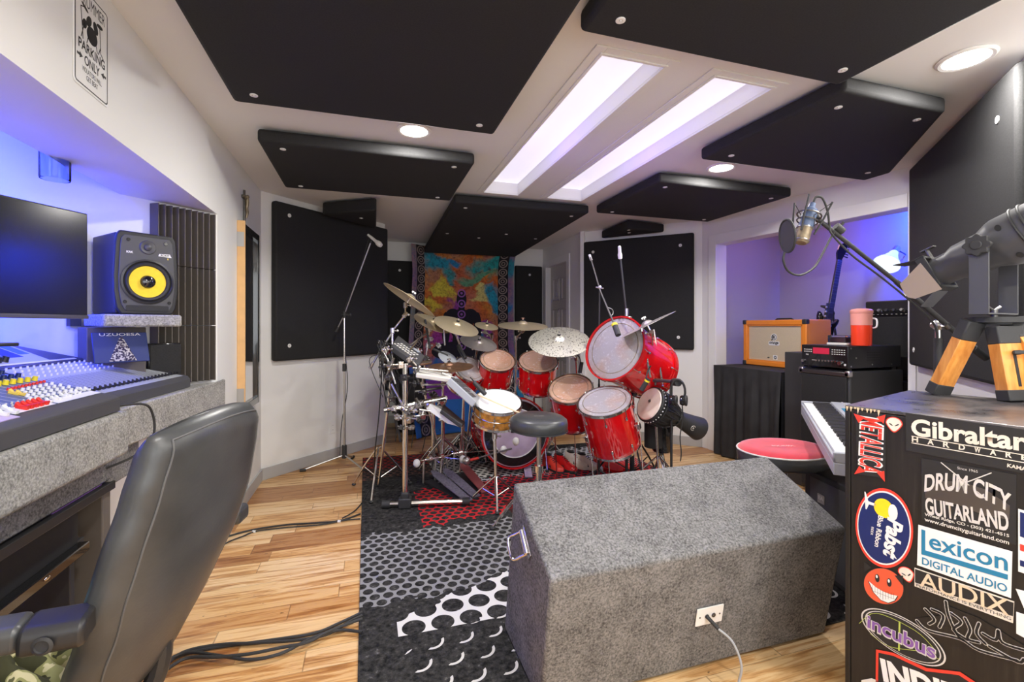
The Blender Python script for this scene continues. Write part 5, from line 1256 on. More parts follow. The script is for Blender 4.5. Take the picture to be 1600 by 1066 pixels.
# ---------------------------------------------------------------- microphone stands
def mic_body(T, L, r, mat='white', parent=None, name='microphone'):
    mb = MB(T); mb.lathe([(0, 0), (r * .7, 0), (r, L * .3), (r, L * .8), (r * .8, L), (0, L)], 16); return mb.build(name, mat, parent)
b = W(538, 715, 4.30); bx, by = b.x, b.y
t = thing('microphone_stand', 'straight chrome microphone boom stand before the left corner wall panel', 'microphone stand', (bx, by, 0))
zj = HC + (HY - 492) / FPX * 4.30
mb = MB(); mb.cyl((bx, by, .12), (bx, by, .92), .011, 14); mb.build('lower_tube', 'satin', t)
mb = MB(); mb.cyl((bx, by, .88), (bx, by, .95), .017, 14); mb.build('clutch', 'blackmatte', t)
mb = MB(); mb.cyl((bx, by, .95), (bx, by, zj), .008, 14); mb.build('upper_tube', 'chrome', t)
mb = MB(); mb.cyl((bx, by, .07), (bx, by, .19), .022, 14); mb.build('leg_hub', 'blackmatte', t)
j = Vector((bx, by, zj)); e1 = W(580, 377, 4.27); e0 = W(527, 514, 4.31)
mb = MB(); mb.sphere(j, .022, seg=14); mb.cyl(j - RIGHT * .03, j + RIGHT * .05, .009, 10); mb.sphere(j + RIGHT * .055, .014, seg=10); mb.cyl(j + UP * -.03, j + UP * .03, .016, 12); mb.build('boom_joint', 'blackmatte', t)
mb = MB(); mb.tube([e0, j, e1], .0065, 10); mb.build('boom', 'satin', t)
mb = MB(); mb.cyl(e0 - (j - e0).normalized() * .03, e0 + (j - e0).normalized() * .02, .014, 12); mb.build('counterweight', 'blackmatte', t)
mb = MB(); mb.cyl(e1 - (e1 - j).normalized() * .02, e1 + (e1 - j).normalized() * .03, .010, 12); mb.build('mic_clip', 'blackmatte', t)
b.z = 0
for (px, py, ll) in ((483, 736, .36), (578, 740, .30), (558, 712, .22)):
    q = F(px, py, 0); q = b + (q - b).normalized() * ll; q.z = .015
    mb = MB(); mb.tube([(bx, by, .10), (q.x, q.y, q.z)], .008, 10); lg = mb.build('leg', 'satin', t)
    mb = MB(); mb.cyl(q - (q - b).normalized() * .03, q + (q - b).normalized() * .02, .013, 10); mb.build('rubber_foot', 'rubber', lg)
mt = MB(frame(W(575, 367, 4.26), W(598, 386, 4.21) - W(575, 367, 4.26)))
mt.lathe([(0, 0), (.011, 0), (.014, .05), (.015, .11), (.024, .13), (.026, .155), (.018, .178), (0, .182)], 18); tag(mt.build('vocal_microphone', 'white'), 'white handheld microphone on top of the straight boom stand', 'microphone')
mb = MB(); mb.tube([W(576, 372, 4.28), W(566, 410, 4.30), W(552, 450, 4.32), W(536, 500, 4.33), W(543, 600, 4.32), W(534, 660, 4.32), W(531, 712, 4.32)], .004, 6, smooth=6)
tag(mb.build('microphone_cable', 'rubber'), 'black cable hanging along the straight microphone stand', 'cable')
# two overhead microphones at the gong drum
t = thing('tom_microphone_boom', 'silver boom arm slanting down to the microphone over the gong drum head', 'microphone stand', W(936, 600, 3.75))
mb = MB(); mb.tube([W(922, 400, 3.95), W(938, 455, 3.72), W(961, 510, 3.20)], .0065, 10); mb.build('boom', 'satin', t)
mb = MB(); mb.cyl(W(921, 398, 3.95), W(924, 407, 3.94), .011, 10); mb.build('boom_tip', 'white', t)
mb = MB(); mb.tube([W(937, 449, 3.75), W(936, 520, 3.76), W(936, 600, 3.78)], .007, 8); mb.tube([W(936, 600, 3.78), Vector((W(936, 600, 3.78).x, W(936, 600, 3.78).y, .03))], .009, 8); mb.build('upright', 'blackmatte', t)
x, y = W(936, 600, 3.75).x, W(936, 600, 3.75).y
for k in range(3):
    a = k * 2.094 + .9; mb = MB(); mb.tube([(x, y, .14), (x + .24 * math.cos(a), y + .24 * math.sin(a), .02)], .007, 8); mb.build('leg', 'blackmatte', t)
mb = MB(); mb.sphere(W(937, 449, 3.74), .018, seg=12); mb.cyl(W(931, 449, 3.74), W(943, 451, 3.72), .006, 8); mb.build('boom_joint', 'satin', t)
mb = MB(); mb.tube([W(948, 480, 3.46), W(957, 484, 3.42), W(957, 492, 3.36), W(952, 492, 3.36)], .003, 6, smooth=4); mb.build('wire_loop', 'satin', t)
c0, c1 = W(960, 507, 3.20), W(966, 524, 3.15)
t = thing('clip_microphone', 'black drum microphone with yellow band over the gong drum head', 'microphone', c0)
mb = MB(); mb.cyl(c0, c1, .020, 16); mb.build('body', 'blackmatte', t); mb = MB(); mb.cyl(c0 - (c1 - c0) * .05, c0 + (c1 - c0) * .16, .0215, 16); lab(mb.build('band', 'brightyellow', t), 'yellow band')
t = thing('overhead_microphone_stand', 'black upright microphone pole rising above the gong drum', 'microphone stand', W(979, 495, 3.7))
p0, p1 = W(979, 494, 3.68), W(969, 400, 3.66)
mb = MB(); mb.tube([p0, p1], .008, 10); mb.build('upright', 'blackmatte', t); mb = MB(); mb.tube([p0 + UP * .02, Vector((p0.x, p0.y, .03))], .012, 10); mb.build('lower_tube', 'blackmatte', t)
mb = MB(); mb.cyl(p0 + UP * .06, p0 + UP * .0, .016, 12); mb.sphere(p0 + RIGHT * .02 - UP * .01, .018, (1.4, 1, .6), 12); mb.build('clutch', 'satin', t)
for k in range(3):
    a = k * 2.094 + .2; mb = MB(); mb.tube([(p0.x, p0.y, .14), (p0.x + .24 * math.cos(a), p0.y + .24 * math.sin(a), .02)], .007, 8); mb.build('leg', 'blackmatte', t)
mb = MB(frame(p1 - UP * .02, W(968, 384, 3.62) - p1)); mb.lathe([(0, 0), (.016, 0), (.018, .03), (.013, .05), (.012, .10), (.006, .105), (0, .105)], 16); tag(mb.build('pencil_microphone', 'white'), 'white pencil microphone at the top of the black upright pole', 'microphone')
# clip microphones around the drums
def clipmic(label, pts, cap, d=None, band=True):
    t = thing('clip_microphone', label, 'microphone', cap[0], group='clip microphones on the drums')
    mb = MB(); mb.cyl(cap[0], cap[1], .016, 14); mb.build('body', 'blackmatte', t)
    mb = MB(); mb.tube(pts, .0045, 8, smooth=4); mb.build('gooseneck', 'blackmatte', t)
    if band: mb = MB(); v = cap[1] - cap[0]; mb.cyl(cap[0] + v * .75, cap[0] + v * .88, .0175, 14); mb.build('band', 'brightyellow', t)
clipmic('black clip microphone between the gong drum and the two floor toms', [W(1008, 600, 3.1), W(1012, 580, 3.12), W(1017, 572, 3.1)], (W(1002, 610, 3.08), W(1013, 592, 3.06)))
clipmic('black clip microphone reaching over the smallest red tom', [W(715, 545, 3.95), W(722, 558, 3.9), W(731, 570, 3.88)], (W(716, 540, 3.98), W(727, 560, 3.9)), band=False)
clipmic('black clip microphone reaching over the snare head', [W(735, 590, 3.4), W(744, 600, 3.3)], (W(741, 598, 3.28), W(758, 616, 3.22)), band=False)
clipmic('black clip microphone hanging beside the ride cymbal stand', [W(900, 553, 3.85), W(906, 560, 3.85), W(908, 575, 3.85)], (W(909, 566, 3.85), W(906, 583, 3.85)), band=False)

# ---------------------------------------------------------------- djembe, black drum, headphones
c = W(1014, 631, 3.42); n = facing(.55, -60, px=1014); T = frame(c, n); R = .128
t = thing('djembe', 'black rope-tuned djembe leaning with its pale head towards the floor tom', 'drum', T @ Vector((0, 0, -.50)))
mb = MB(T); mb.lathe([(R, 0), (R * 1.02, -.03), (R * .98, -.09), (R * .82, -.17), (R * .56, -.25), (R * .46, -.285), (R * .50, -.34), (R * .60, -.43), (R * .72, -.515), (R * .70, -.52), (R * .55, -.50), (0, -.49)], 48); mb.build('shell', 'blackmatte', t, ang=70)
mb = MB(T); mb.lathe([(0, .004), (R * .93, .003), (R * 1.0, -.006), (R * .95, -.012)], 48); o = mb.build('head', 'djembehead', t)
mb = MB(T @ Matrix.Translation((.02, 0, .0045))); mb.lathe([(.011, 0), (.014, 0), (.014, .0006), (.011, .0006)], 24); mb.prism(ellipse(.006, .010, 16), 0, .0006); mb.build('logo', 'ink', t)
mb = MB(T)
for z, rr in ((-.012, 1.03), (-.055, 1.05)): mb.torus(R * rr, .006, Matrix.Translation((0, 0, z)), 48, 6)
mb.torus(R * .60, .007, Matrix.Translation((0, 0, -.255)), 48, 6); mb.build('rings', 'rubber', t)
mb = MB(T)
for k in range(28):
    a = 2 * PI * k / 28; b_ = a + .11 * (1 if k % 2 else -1)
    mb.tube([(R * 1.07 * math.cos(a), R * 1.07 * math.sin(a), -.05), (R * 1.0 * math.cos((a + b_) / 2), R * 1.0 * math.sin((a + b_) / 2), -.14), (R * .62 * math.cos(b_), R * .62 * math.sin(b_), -.25)], .0035, 5)
mb.build('ropes', 'rubber', t)
mb = MB(T)
for k in range(32):
    a = 2 * PI * k / 32; mb.sphere((R * 1.06 * math.cos(a), R * 1.06 * math.sin(a), -.032), .0055, seg=6)
mb.build('rope_knots', 'white', t)
mb = MB(T @ Matrix.Translation((0, 0, -.47)) @ Matrix.Rotation(PI * .93, 4, 'Z') @ Matrix.Translation((-R * .60, 0, 0)) @ Matrix.Rotation(-PI / 2 + .14, 4, 'Y'))
lv = T.to_3x3().inverted() @ (-(FWD + RIGHT * .35)); ang_ = math.atan2(lv.y, lv.x)
mb = MB(T @ Matrix.Rotation(ang_, 4, 'Z') @ Matrix.Translation((R * .565, 0, -.40)) @ Matrix.Rotation(PI / 2 + .10, 4, 'Y')); mb.lathe([(.017, 0), (.021, 0), (.021, .003), (.017, .003)], 24); mb.prism(ellipse(.006, .008, 14, .003, 0), 0, .003); mb.build('badge', 'silverink', t)
t = thing('hand_drum', 'glossy black hand drum on a stand below the djembe', 'drum', W(1034, 705, 3.75))
c = W(1034, 664, 3.75); zb_ = HC - (705 - HY) / FPX * 3.75; 
mb = MB(Matrix.Translation((c.x, c.y, 0))); mb.lathe([(0, c.z), (.085, c.z), (.088, c.z - .01), (.080, zb_ + .02), (.070, zb_), (0, zb_)], 36); mb.build('shell', 'blackgloss', t)
mb = MB(Matrix.Translation((c.x - .10, c.y - .03, 0))); mb.lathe([(0, c.z + .03), (.07, c.z + .03), (.07, zb_ + .05), (0, zb_ + .05)], 30); mb.build('small_shell', 'blackmatte', t)
for k in range(3):
    a = k * 2.094 + .4; mb = MB(); mb.tube([(c.x, c.y, zb_ + .01), (c.x + .05 * math.cos(a), c.y + .05 * math.sin(a), .15), (c.x + .2 * math.cos(a), c.y + .2 * math.sin(a), .012)], .009, 8); mb.build('leg', 'gunmetal', t)
t = thing('percussion_bar', 'dark horizontal bar with knob ends beside the gong drum, carrying the headphones', 'stand', W(1040, 727, 3.45))
mb = MB(); mb.cyl(W(1000, 592, 3.5), W(1058, 597, 3.32), .013, 14); mb.build('bar', 'gunmetal', t)
mb = MB(); mb.cyl(W(1053, 597, 3.34), W(1060, 598, 3.28), .028, 18); mb.build('end_cap', 'blackmatte', t)
q = W(1049, 597, 3.37); mb = MB(); mb.cyl((q.x, q.y, .02), (q.x, q.y, q.z), .009, 12); mb.build('upright', 'blackmatte', t)
for px in (1005, 1014, 1024):
    mb = MB(); cq = W(px, 592, 3.45); mb.cbox(cq, (.04, .03, .05)); mb.cyl(cq - UP * .05, cq + UP * .04, .008); mb.build('clamp', 'gunmetal', t, bevel=.004)
for k in range(3):
    a = k * 2.094 + 1.2; mb = MB(); mb.tube([(q.x, q.y, .12), (q.x + .16 * math.cos(a), q.y + .16 * math.sin(a), .015)], .006, 8); mb.build('leg', 'blackmatte', t)
hb_ = W(1062, 608, 3.28)
t = thing('headphones', 'black over-ear headphones hanging from the bar next to the djembe', 'headphones', hb_)
TH_ = Matrix((RIGHT, UP, TOW)).transposed().to_4x4(); TH_.translation = W(1059, 612, 3.27)
mb = MB(TH_); mb.tube([(.045 * math.cos(a), .085 * math.sin(a), .02 * math.cos(a)) for a in [PI * (1.25 - 1.5 * i / 14) for i in range(15)]], .008, 8); mb.build('headband', 'rubber', t)
for (a, b_, cz) in ((-.034, -.062, 0), (.030, -.060, .02)):
    mb = MB(TH_ @ Matrix.Translation((a, b_, cz)) @ Matrix.Rotation(1.1, 4, 'Y')); mb.lathe([(0, -.02), (.030, -.02), (.036, -.008), (.036, .008), (.026, .02), (0, .022)], 24); e_ = mb.build('ear_cup', 'blackgloss', t)
    mb = MB(TH_ @ Matrix.Translation((a, b_, cz)) @ Matrix.Rotation(1.1, 4, 'Y')); mb.torus(.030, .009, Matrix.Translation((0, 0, .02)), 24, 8); mb.build('ear_pad', 'rubber', e_)
mb = MB(); pts = [W(1066, 634, 3.28) + UP * 0] + [W(1066 - i * .4 + 1.5 * math.sin(i), 640 + i * 9, 3.3) for i in range(1, 10)]; pts[-1].z = max(pts[-1].z, .02)
mb.tube(pts, .004, 6, smooth=3); tag(mb.build('headphone_cable', 'rubber'), 'coiled black headphone cable hanging below the headphones', 'cable')

# ---------------------------------------------------------------- shoes
def shoe(name, label, loc, rz, up_mat, sole_mat, group, L=.28):
    t = thing(name, label, 'shoe', loc, rz, group=group); TT = WM[t.name]
    def sec(u): # width half, height
        ks = [(0, .032, .10), (.12, .038, .115), (.3, .038, .105), (.5, .040, .078), (.7, .046, .048), (.88, .042, .038), (1, .022, .022)]
        for (a, w0, h0), (b_, w1, h1) in zip(ks, ks[1:]):
            if u <= b_: k = (u - a) / (b_ - a); return w0 + (w1 - w0) * k, h0 + (h1 - h0) * k
        return .02, .02
    mb = MB(TT)
    def f(u, v):
        w_, h_ = sec(u); a = PI * v; ee = min(1, ((1 - u) * 10) ** .5, (u * 14 + .25) ** .5)
        return (u * L, w_ * ee * math.cos(a) * (1 - .15 * math.sin(a)), .018 + h_ * math.sin(a) ** .7 if 0 < v < 1 else .018)
    mb.grid(22, 14, f); mb.build('upper', up_mat, t, ang=80)
    pl = []
    for i in range(23):
        u = i / 22; w_, _ = sec(u); ee = min(1, ((1 - u) * 10) ** .5, (u * 14 + .25) ** .5); pl.append((u * L, w_ * ee * 1.05))
    poly = pl + [(a, -b_) for a, b_ in pl[::-1]]
    mb = MB(TT); mb.prism(poly[::-1], 0, .020); mb.build('sole', sole_mat, t, bevel=.003)
    mb = MB(TT @ Matrix.Translation((.060, 0, .122))); mb.sphere((0, 0, 0), .030, (1.5, .85, .45), 18); mb.build('opening', 'ink', t)
    for i in range(4):
        mb = MB(TT); x = .115 + i * .018; z = .018 + sec(x / L)[1]; mb.tube([(x, -.02, z - .004), (x + .004, 0, z + .004), (x, .02, z - .004)], .0025, 6); mb.build('lace', 'ink', t)
    for sy in (-1, 1):
        for k in range(2): mb = MB(TT); w_, h_ = sec(.5 + .1 * k); mb.add([(.13 + k * .02, sy * (w_ + .002), .03), (.145 + k * .02, sy * (w_ + .003), .03), (.13 + k * .02, sy * w_ * .95, .055)], [(0, 1, 2)]); mb.build('side_stripe', 'ink', t, smooth=False, solid=.002)
ry = .009
def onrug(px, py, z=ry): v = F(px, py, z); v.z = z; return v
shoe('tan_shoe', 'tan laced shoe beside the red ones, the farther of the tan pair', onrug(884, 724), -1.15, 'tan', 'tan', 'tan shoes')
shoe('tan_shoe', 'tan laced shoe touching the large floor tom, the nearer of the tan pair', onrug(900, 728), -1.0, 'tan', 'tan', 'tan shoes')
shoe('red_shoe', 'red and black shoe next to the drum stool leg', onrug(850, 728), -1.3, 'stickred', 'rubber', 'red shoes')
shoe('red_shoe', 'red and black shoe left of the tan pair', onrug(867, 728), -1.2, 'redhoop', 'rubber', 'red shoes')
shoe('bright_red_shoe', 'bright red shoe under the large floor tom, the left one', onrug(928, 730), -.9, 'redknob', 'redhoop', 'bright red shoes')
shoe('bright_red_shoe', 'bright red shoe under the large floor tom, the right one', onrug(943, 729), -.8, 'redknob', 'redhoop', 'bright red shoes')

# ---------------------------------------------------------------- carpeted box
t = thing('carpeted_box', 'big wedge-shaped grey carpeted box with a metal side handle on the floor in front', 'box', (1.195, 1.6, 0))
x0, x1 = .556, 1.835; pf = [(1.456, .010), (1.365, .490), (1.758, .675), (1.89, .010)]
mb = MB(); n = 4; mb.add([(x0, y, z) for y, z in pf] + [(x1, y, z) for y, z in pf], [(0, 1, 2, 3), (7, 6, 5, 4)] + [(i, n + i, n + (i + 1) % n, (i + 1) % n) for i in range(n)])
mb.build('body', 'carpet_mid', t, bevel=.012, seg=3)
h0, h1 = XP(819, 826, x0), XP(829, 868, x0)
TX = Matrix((Vector((0, (h1 - h0).y, (h1 - h0).z)).normalized(), Vector((-1, 0, 0)).cross(Vector((0, (h1 - h0).y, (h1 - h0).z)).normalized()) * -1, Vector((-1, 0, 0)))).transposed().to_4x4(); TX.translation = Vector((x0 - .001, (h0.y + h1.y) / 2, (h0.z + h1.z) / 2)); LH = (h1 - h0).length
mb = MB(TX); mb.cbox((0, 0, .003), (LH * 1.15, .034, .006)); mb.cyl((-LH * .45, 0, .010), (LH * .45, 0, .010), .012, 14); mb.build('handle_plate', 'chrome', t, bevel=.002)
mb = MB(TX); mb.tube([(-LH * .42, 0, .012), (-LH * .42, .02, .03), (-LH * .36, .045, .055), (LH * .36, .045, .055), (LH * .42, .02, .03), (LH * .42, 0, .012)], .0055, 10, smooth=4); mb.build('handle', 'chrome', t)
yf = lambda z: 1.456 - z * (.091 / .49)
fn = Vector((0, -.49, -.091)).normalized(); zc = .232; xc = 1.205
TF = Matrix((Vector((1, 0, 0)), fn.cross(Vector((1, 0, 0))), fn)).transposed().to_4x4(); TF.translation = Vector((xc, yf(zc) - .0025, zc))
plate(rrect(.118, .072, .003), TF, 'white', 'jack_plate', t, .004, bevel=.001)
mb = MB(TF)
for dx in (-.044, .044): mb.lathe([(0, .004), (.0035, .004), (.003, .0055), (0, .0055)], 10, Matrix.Translation((dx, 0, 0)))
for dx in (-.014, .016): mb.lathe([(.003, .004), (.0085, .004), (.0085, .007), (.003, .007), (.003, .004)], 14, Matrix.Translation((dx, 0, 0)))
mb.build('jacks', 'gunmetal', t)
j0 = TF @ Vector((-.014, 0, .006)); tt = thing('jack_cable', 'grey cord plugged into the white plate on the carpeted box', 'cord', j0)
mb = MB(); mb.cyl(j0, j0 + fn * .045 + Vector((.012, 0, -.012)), .007, 12); mb.build('plug', 'blackmatte', tt)
j1 = j0 + fn * .045 + Vector((.012, 0, -.012))
mb = MB(); mb.tube([j1, j1 + Vector((.03, -.035, -.03)), j1 + Vector((.045, -.06, -.10)), (j1.x + .03, j1.y - .06, .03), (j1.x - .02, j1.y - .14, .008), (j1.x - .1, j1.y - .5, .006)], .0042, 8, smooth=6); mb.build('cord', 'greyplastic', tt)

# ---------------------------------------------------------------- cables on the floor and at the kit
def cable(label, pts, r=.0045, name='floor_cable', group='black cables on the floor', mat='rubber'):
    mb = MB(); mb.tube(pts, r, 8, smooth=6); return tag(mb.build(name, mat), label, 'cable', group)
fl = lambda pts, z=.007: [Vector((*F(px, py, z)[:2], z)) for px, py in pts]
cable('black cable with white ties from chair to rug, upper of the pair', fl([(330, 846), (357, 838), (395, 828), (450, 820), (500, 817), (535, 813), (563, 803)]), .006)
cable('black cable from chair to rug, lower of the pair', fl([(330, 862), (357, 847), (380, 838), (402, 830), (452, 824), (502, 820), (540, 813), (563, 811)], .008), .0045)
for px, py in ((397, 831), (530, 815)):
    a = F(px, py, .008); mb = MB(); mb.cyl(a - RIGHT * .009, a + RIGHT * .009, .0085, 12); tag(mb.build('cable_tie', 'white'), 'white tie around the upper floor cables, ' + ('nearer the chair' if px < 400 else 'nearer the rug'), 'cable tie')
for i, p_ in enumerate([[(250, 1046), (278, 1026), (330, 1013), (420, 1001), (490, 990), (530, 974), (566, 957)], [(250, 1050), (285, 1020), (340, 1008), (400, 1005), (470, 1000), (515, 990), (545, 972), (566, 962)],
                      [(250, 1040), (290, 1020), (350, 1026), (392, 1031), (440, 1021), (490, 996), (530, 985), (566, 988)], [(250, 1055), (290, 1029), (340, 1027), (390, 1022), (440, 1012), (480, 1004), (520, 984), (566, 967)]]):
    cable(['black cable of the lower bundle, ' + s for s in ('running highest towards the rug', 'second highest at the rug', 'dipping lowest', 'crossing its middle')][i], fl(p_, .007 + i * .006), .0062, group='lower bundle of floor cables')
cable('thin black cable hanging from the rack and curling over the rug corner', [W(597, 545, 3.4), W(596, 590, 3.45), W(592, 650, 3.5), W(586, 705, 3.55)] + [Vector((*F(px, py, .013)[:2], .013)) for px, py in ((584, 745), (572, 775), (556, 797), (535, 810))], .0045, 'hanging_cable', 'cables hanging at the drum rack')
for i, (px, y0_, y1_, d) in enumerate(((646, 580, 700, 3.9), (663, 650, 705, 4.2), (621, 560, 690, 3.6), (607, 575, 640, 3.5))):
    a = W(px, y0_, d); pts = [a, W(px + 2, (y0_ + y1_) / 2, d), W(px - 3, y1_, d)]
    if i == 3: pts = [a, W(px + 10, 625, d), W(px + 22, 640, d), W(px + 36, 600, d)]
    cable('thin black cable ' + ('hanging just right of the rack upright', 'next to the second upright', 'hanging close behind the thick rack upright', 'looping below the left clamps of the rack')[i], pts, .0035, 'hanging_cable', 'cables hanging at the drum rack')
random.seed(5)
mb = MB()
for i in range(26):                                       # loose wire ends at the rack's left side
    a = W(random.uniform(588, 606), random.uniform(530, 560), 3.5); b_ = W(random.uniform(592, 640), random.uniform(575, 650), 3.4 + random.uniform(-.1, .1))
    m_ = (a + b_) / 2 + Vector((random.uniform(-.08, .02), 0, random.uniform(-.02, .12))); mb.tube([a, m_, b_], .003, 5, smooth=5)
o = tag(mb.build('wire_tangle', 'rubber'), 'tangle of thin wires at the left end of the drum rack', 'cables'); o['kind'] = 'stuff'
mb = MB(); base = F(742, 716)
for i in range(34):
    cx = W(random.uniform(708, 762), 0, 1); px = random.uniform(706, 768); q = F(px, random.uniform(708, 722), .01); w_ = random.uniform(.015, .05); h_ = random.uniform(.10, .26) * (1 - abs(px - 735) / 90)
    e_ = RIGHT * w_ + FWD * random.uniform(-.05, .05)
    mb.tube([q - e_, q - e_ * .8 + UP * h_ * .7, q + UP * h_, q + e_ * .8 + UP * h_ * .6, q + e_ * 1.4], .0055, 5, smooth=5)
for i in range(16):
    q = F(random.uniform(752, 768), 712, .01); mb.tube([q, q + UP * .25 + RIGHT * random.uniform(-.06, .02), q + UP * random.uniform(.4, .6) + RIGHT * random.uniform(-.03, .05)], .0055, 5, smooth=5)
o = tag(mb.build('cable_nest', 'rubber'), 'nest of looped black cables on the rug left of the bass drum', 'cables'); o['kind'] = 'stuff'

# black floor speaker by the tapestry
a, b_, c_ = F(612, 668), F(634, 681), F(664, 678); dep = (a - b_).normalized() * .38; wv = (c_ - b_)
t = thing('floor_speaker', 'black floor-standing speaker box left of the tapestry foot', 'speaker', (b_ + c_) / 2)
mb = MB(); q = [b_, c_, c_ + dep, b_ + dep]; mb.prism([(v.x, v.y) for v in q], .002, .70); mb.build('cabinet', 'blackmatte', t, bevel=.01)
nx = Vector((wv.y, -wv.x, 0)).normalized(); nx = nx if nx.dot(TOW) > 0 else -nx
Tg2 = Matrix((wv.normalized(), UP, nx)).transposed().to_4x4(); Tg2.translation = (b_ + c_) / 2 + UP * .36
mb = MB(Tg2); mb.cbox((0, 0, .002), (wv.length * .9, .62, .008)); mb.build('grille', 'blackfabric', t, bevel=.004)
mb = MB(Tg2); mb.cbox((0, -.20, .007), (.05, .012, .003)); mb.build('badge', 'satin', t, smooth=False)
# ---------------------------------------------------------------- draped table with the orange cabinet
t = thing('draped_table', 'table covered by a floor-length black cloth in the right-hand opening', 'table', (3.8, 3.5, 0))
mb = MB(); mb.box(3.44, 4.34, 3.12, 3.90, .872, .896); mb.build('tabletop', 'pine', t)
for x in (3.5, 4.28):
    for y in (3.17, 3.84): mb = MB(); mb.cyl((x, y, 0), (x, y, .872), .018, 12); mb.build('leg', 'gunmetal', t)
def clo(u, v):
    # perimeter path of the rectangle
    X0_, X1_, Y0_, Y1_ = 3.41, 4.36, 3.10, 3.915; P = 2 * (X1_ - X0_ + Y1_ - Y0_); s = (u % 1.0) * P
    L_ = [(X0_, Y0_, 0, 1, Y1_ - Y0_), (X0_, Y1_, 1, 0, X1_ - X0_), (X1_, Y1_, 0, -1, Y1_ - Y0_), (X1_, Y0_, -1, 0, X1_ - X0_)]
    for x, y, dx, dy, ln in L_:
        if s <= ln + 1e-9: break
        s -= ln
    px_, py_ = x + dx * s, y + dy * s; nx_, ny_ = -dy, dx
    k = 1 - v; fold = (.016 * math.sin(u * 150) + .012 * math.sin(u * 67 + 1.3) + .010 * math.sin(u * 240 + .5)) * min(1, k * 2.2)
    out = (.010 + .018 * k + fold) * (1 if nx_ < 0 else .4)
    yy = min(py_ + ny_ * out, 3.925)
    return (px_ + nx_ * out, yy, .012 + v * .89)
mb = MB(); mb.grid(360, 14, clo); mb.box(3.405, 4.365, 3.095, 3.92, .898, .902)
tag(mb.build('black_tablecloth', 'cloth', ang=60), 'black floor-length cloth hanging in folds over the table', 'tablecloth')
# orange cabinet
t = thing('orange_cabinet', 'orange guitar speaker cabinet with tan grille on the draped table', 'speaker cabinet', (3.9, 3.5, .903))
Xf, ya, yb, z0, z1 = 3.75, 3.155, 3.885, .905, 1.362
mb = MB(); mb.box(Xf + .03, Xf + .30, ya, yb, z0, z1)
for a, b_, c_, d_ in ((ya, yb, z0, z0 + .05), (ya, yb, z1 - .05, z1), (ya, ya + .05, z0, z1), (yb - .05, yb, z0, z1)): mb.box(Xf, Xf + .04, a, b_, c_, d_)
mb.build('cabinet', 'orange', t, bevel=.010, seg=3)
for a, b_, c_, d_ in ((ya + .05, ya + .058, z0 + .05, z1 - .05), (yb - .058, yb - .05, z0 + .05, z1 - .05), (ya + .05, yb - .05, z0 + .05, z0 + .058), (ya + .05, yb - .05, z1 - .058, z1 - .05)):
    mb = MB(); mb.box(Xf + .006, Xf + .03, a, b_, c_, d_); mb.build('grille_piping', 'orange', t, smooth=False)
mb = MB(); mb.box(Xf + .022, Xf + .029, ya + .055, yb - .055, z0 + .055, z1 - .055); lab(mb.build('grille_cloth', 'grille_tan', t, smooth=False), 'tan woven grille cloth')
for y in (ya + .02, yb - .02):
    for z in (z0 + .02, z1 - .02): mb = MB(); mb.cbox((Xf + .016, y, z), (.046, .046, .046)); mb.build('corner_guard', 'blackmatte', t, bevel=.008)
mb = MB(); mb.tube([(Xf + .15, 3.42, z1), (Xf + .15, 3.44, z1 + .012), (Xf + .15, 3.60, z1 + .012), (Xf + .15, 3.62, z1)], .008, 8); mb.build('handle', 'rubber', t)
TO = Matrix((Vector((0, -1, 0)), UP, Vector((-1, 0, 0)))).transposed().to_4x4(); TO.translation = Vector((Xf + .0215, 3.52, (z0 + z1) / 2))
plate(rrect(.125, .040, .012), TO @ Matrix.Translation((0, -.0, 0)), 'white', 'logo_plate', t, .002); text('orange', TO @ Matrix.Translation((0, 0, .0025)), .105, .030, 'ink', 'lettering', t, offset=.03)
plate(ellipse(.037, .035, 20, 0, .06), TO, 'white', 'crest', t, .001); mb = MB(TO @ Matrix.Translation((0, .06, .0012))); mb.torus(.026, .003, None, 24, 4); mb.prism(ellipse(.008, .018, 12), 0, .001); mb.prism([(-.03, -.03), (-.02, -.034), (-.006, .026), (-.012, .028)], 0, .001); mb.build('crest_drawing', 'ink', t)
plate(rrect(.050, .044, .003), TO @ Matrix.Translation((.015, -.137, 0)), 'white', 'badge', t, .001); mb = MB(TO @ Matrix.Translation((.015, -.137, .0012))); mb.torus(.012, .004, None, 20, 4); mb.build('badge_ring', 'ink', t)
mb = MB(TO @ Matrix.Translation((-.065, -.142, 0))); mb.prism(ellipse(.014, .007, 14), 0, .001); mb.build('small_badge', 'gunmetal', t)
# electric guitar on its stand
G = Vector((4.10, 3.235, .905)); gd = (W(1312, 392, 4.33) - W(1282, 560, 4.30)).normalized()
gx = (RIGHT - gd * RIGHT.dot(gd)).normalized(); gz = gx.cross(gd); T = Matrix((gx, gd, gz)).transposed().to_4x4(); T.translation = W(1283, 548, 4.28)   # x across, y up the neck, z to the viewer
t = thing('electric_guitar', 'black electric guitar leaning in a stand on the draped table', 'guitar', T.translation)
half = [(0, -.02), (.05, -.015), (.10, .02), (.125, .08), (.115, .14), (.085, .19), (.088, .25), (.115, .31), (.125, .36), (.10, .37), (.075, .325), (.04, .30), (.03, .32)]
left = [(-.05, .36), (-.075, .40), (-.10, .42), (-.105, .37), (-.095, .30), (-.082, .24), (-.088, .19), (-.125, .13), (-.14, .07), (-.115, .01), (-.06, -.02)]
mb = MB(T); mb.prism([(x * .86, y * .86) for x, y in (half + left)][::-1], -.022, .022); mb.build('body', 'blackgloss', t, bevel=.008)
mb = MB(T); mb.prism([(-.026, .24), (.026, .24), (.021, .86), (-.021, .86)], .016, .040); mb.build('neck', 'gunmetal', t, bevel=.002)
mb = MB(T)
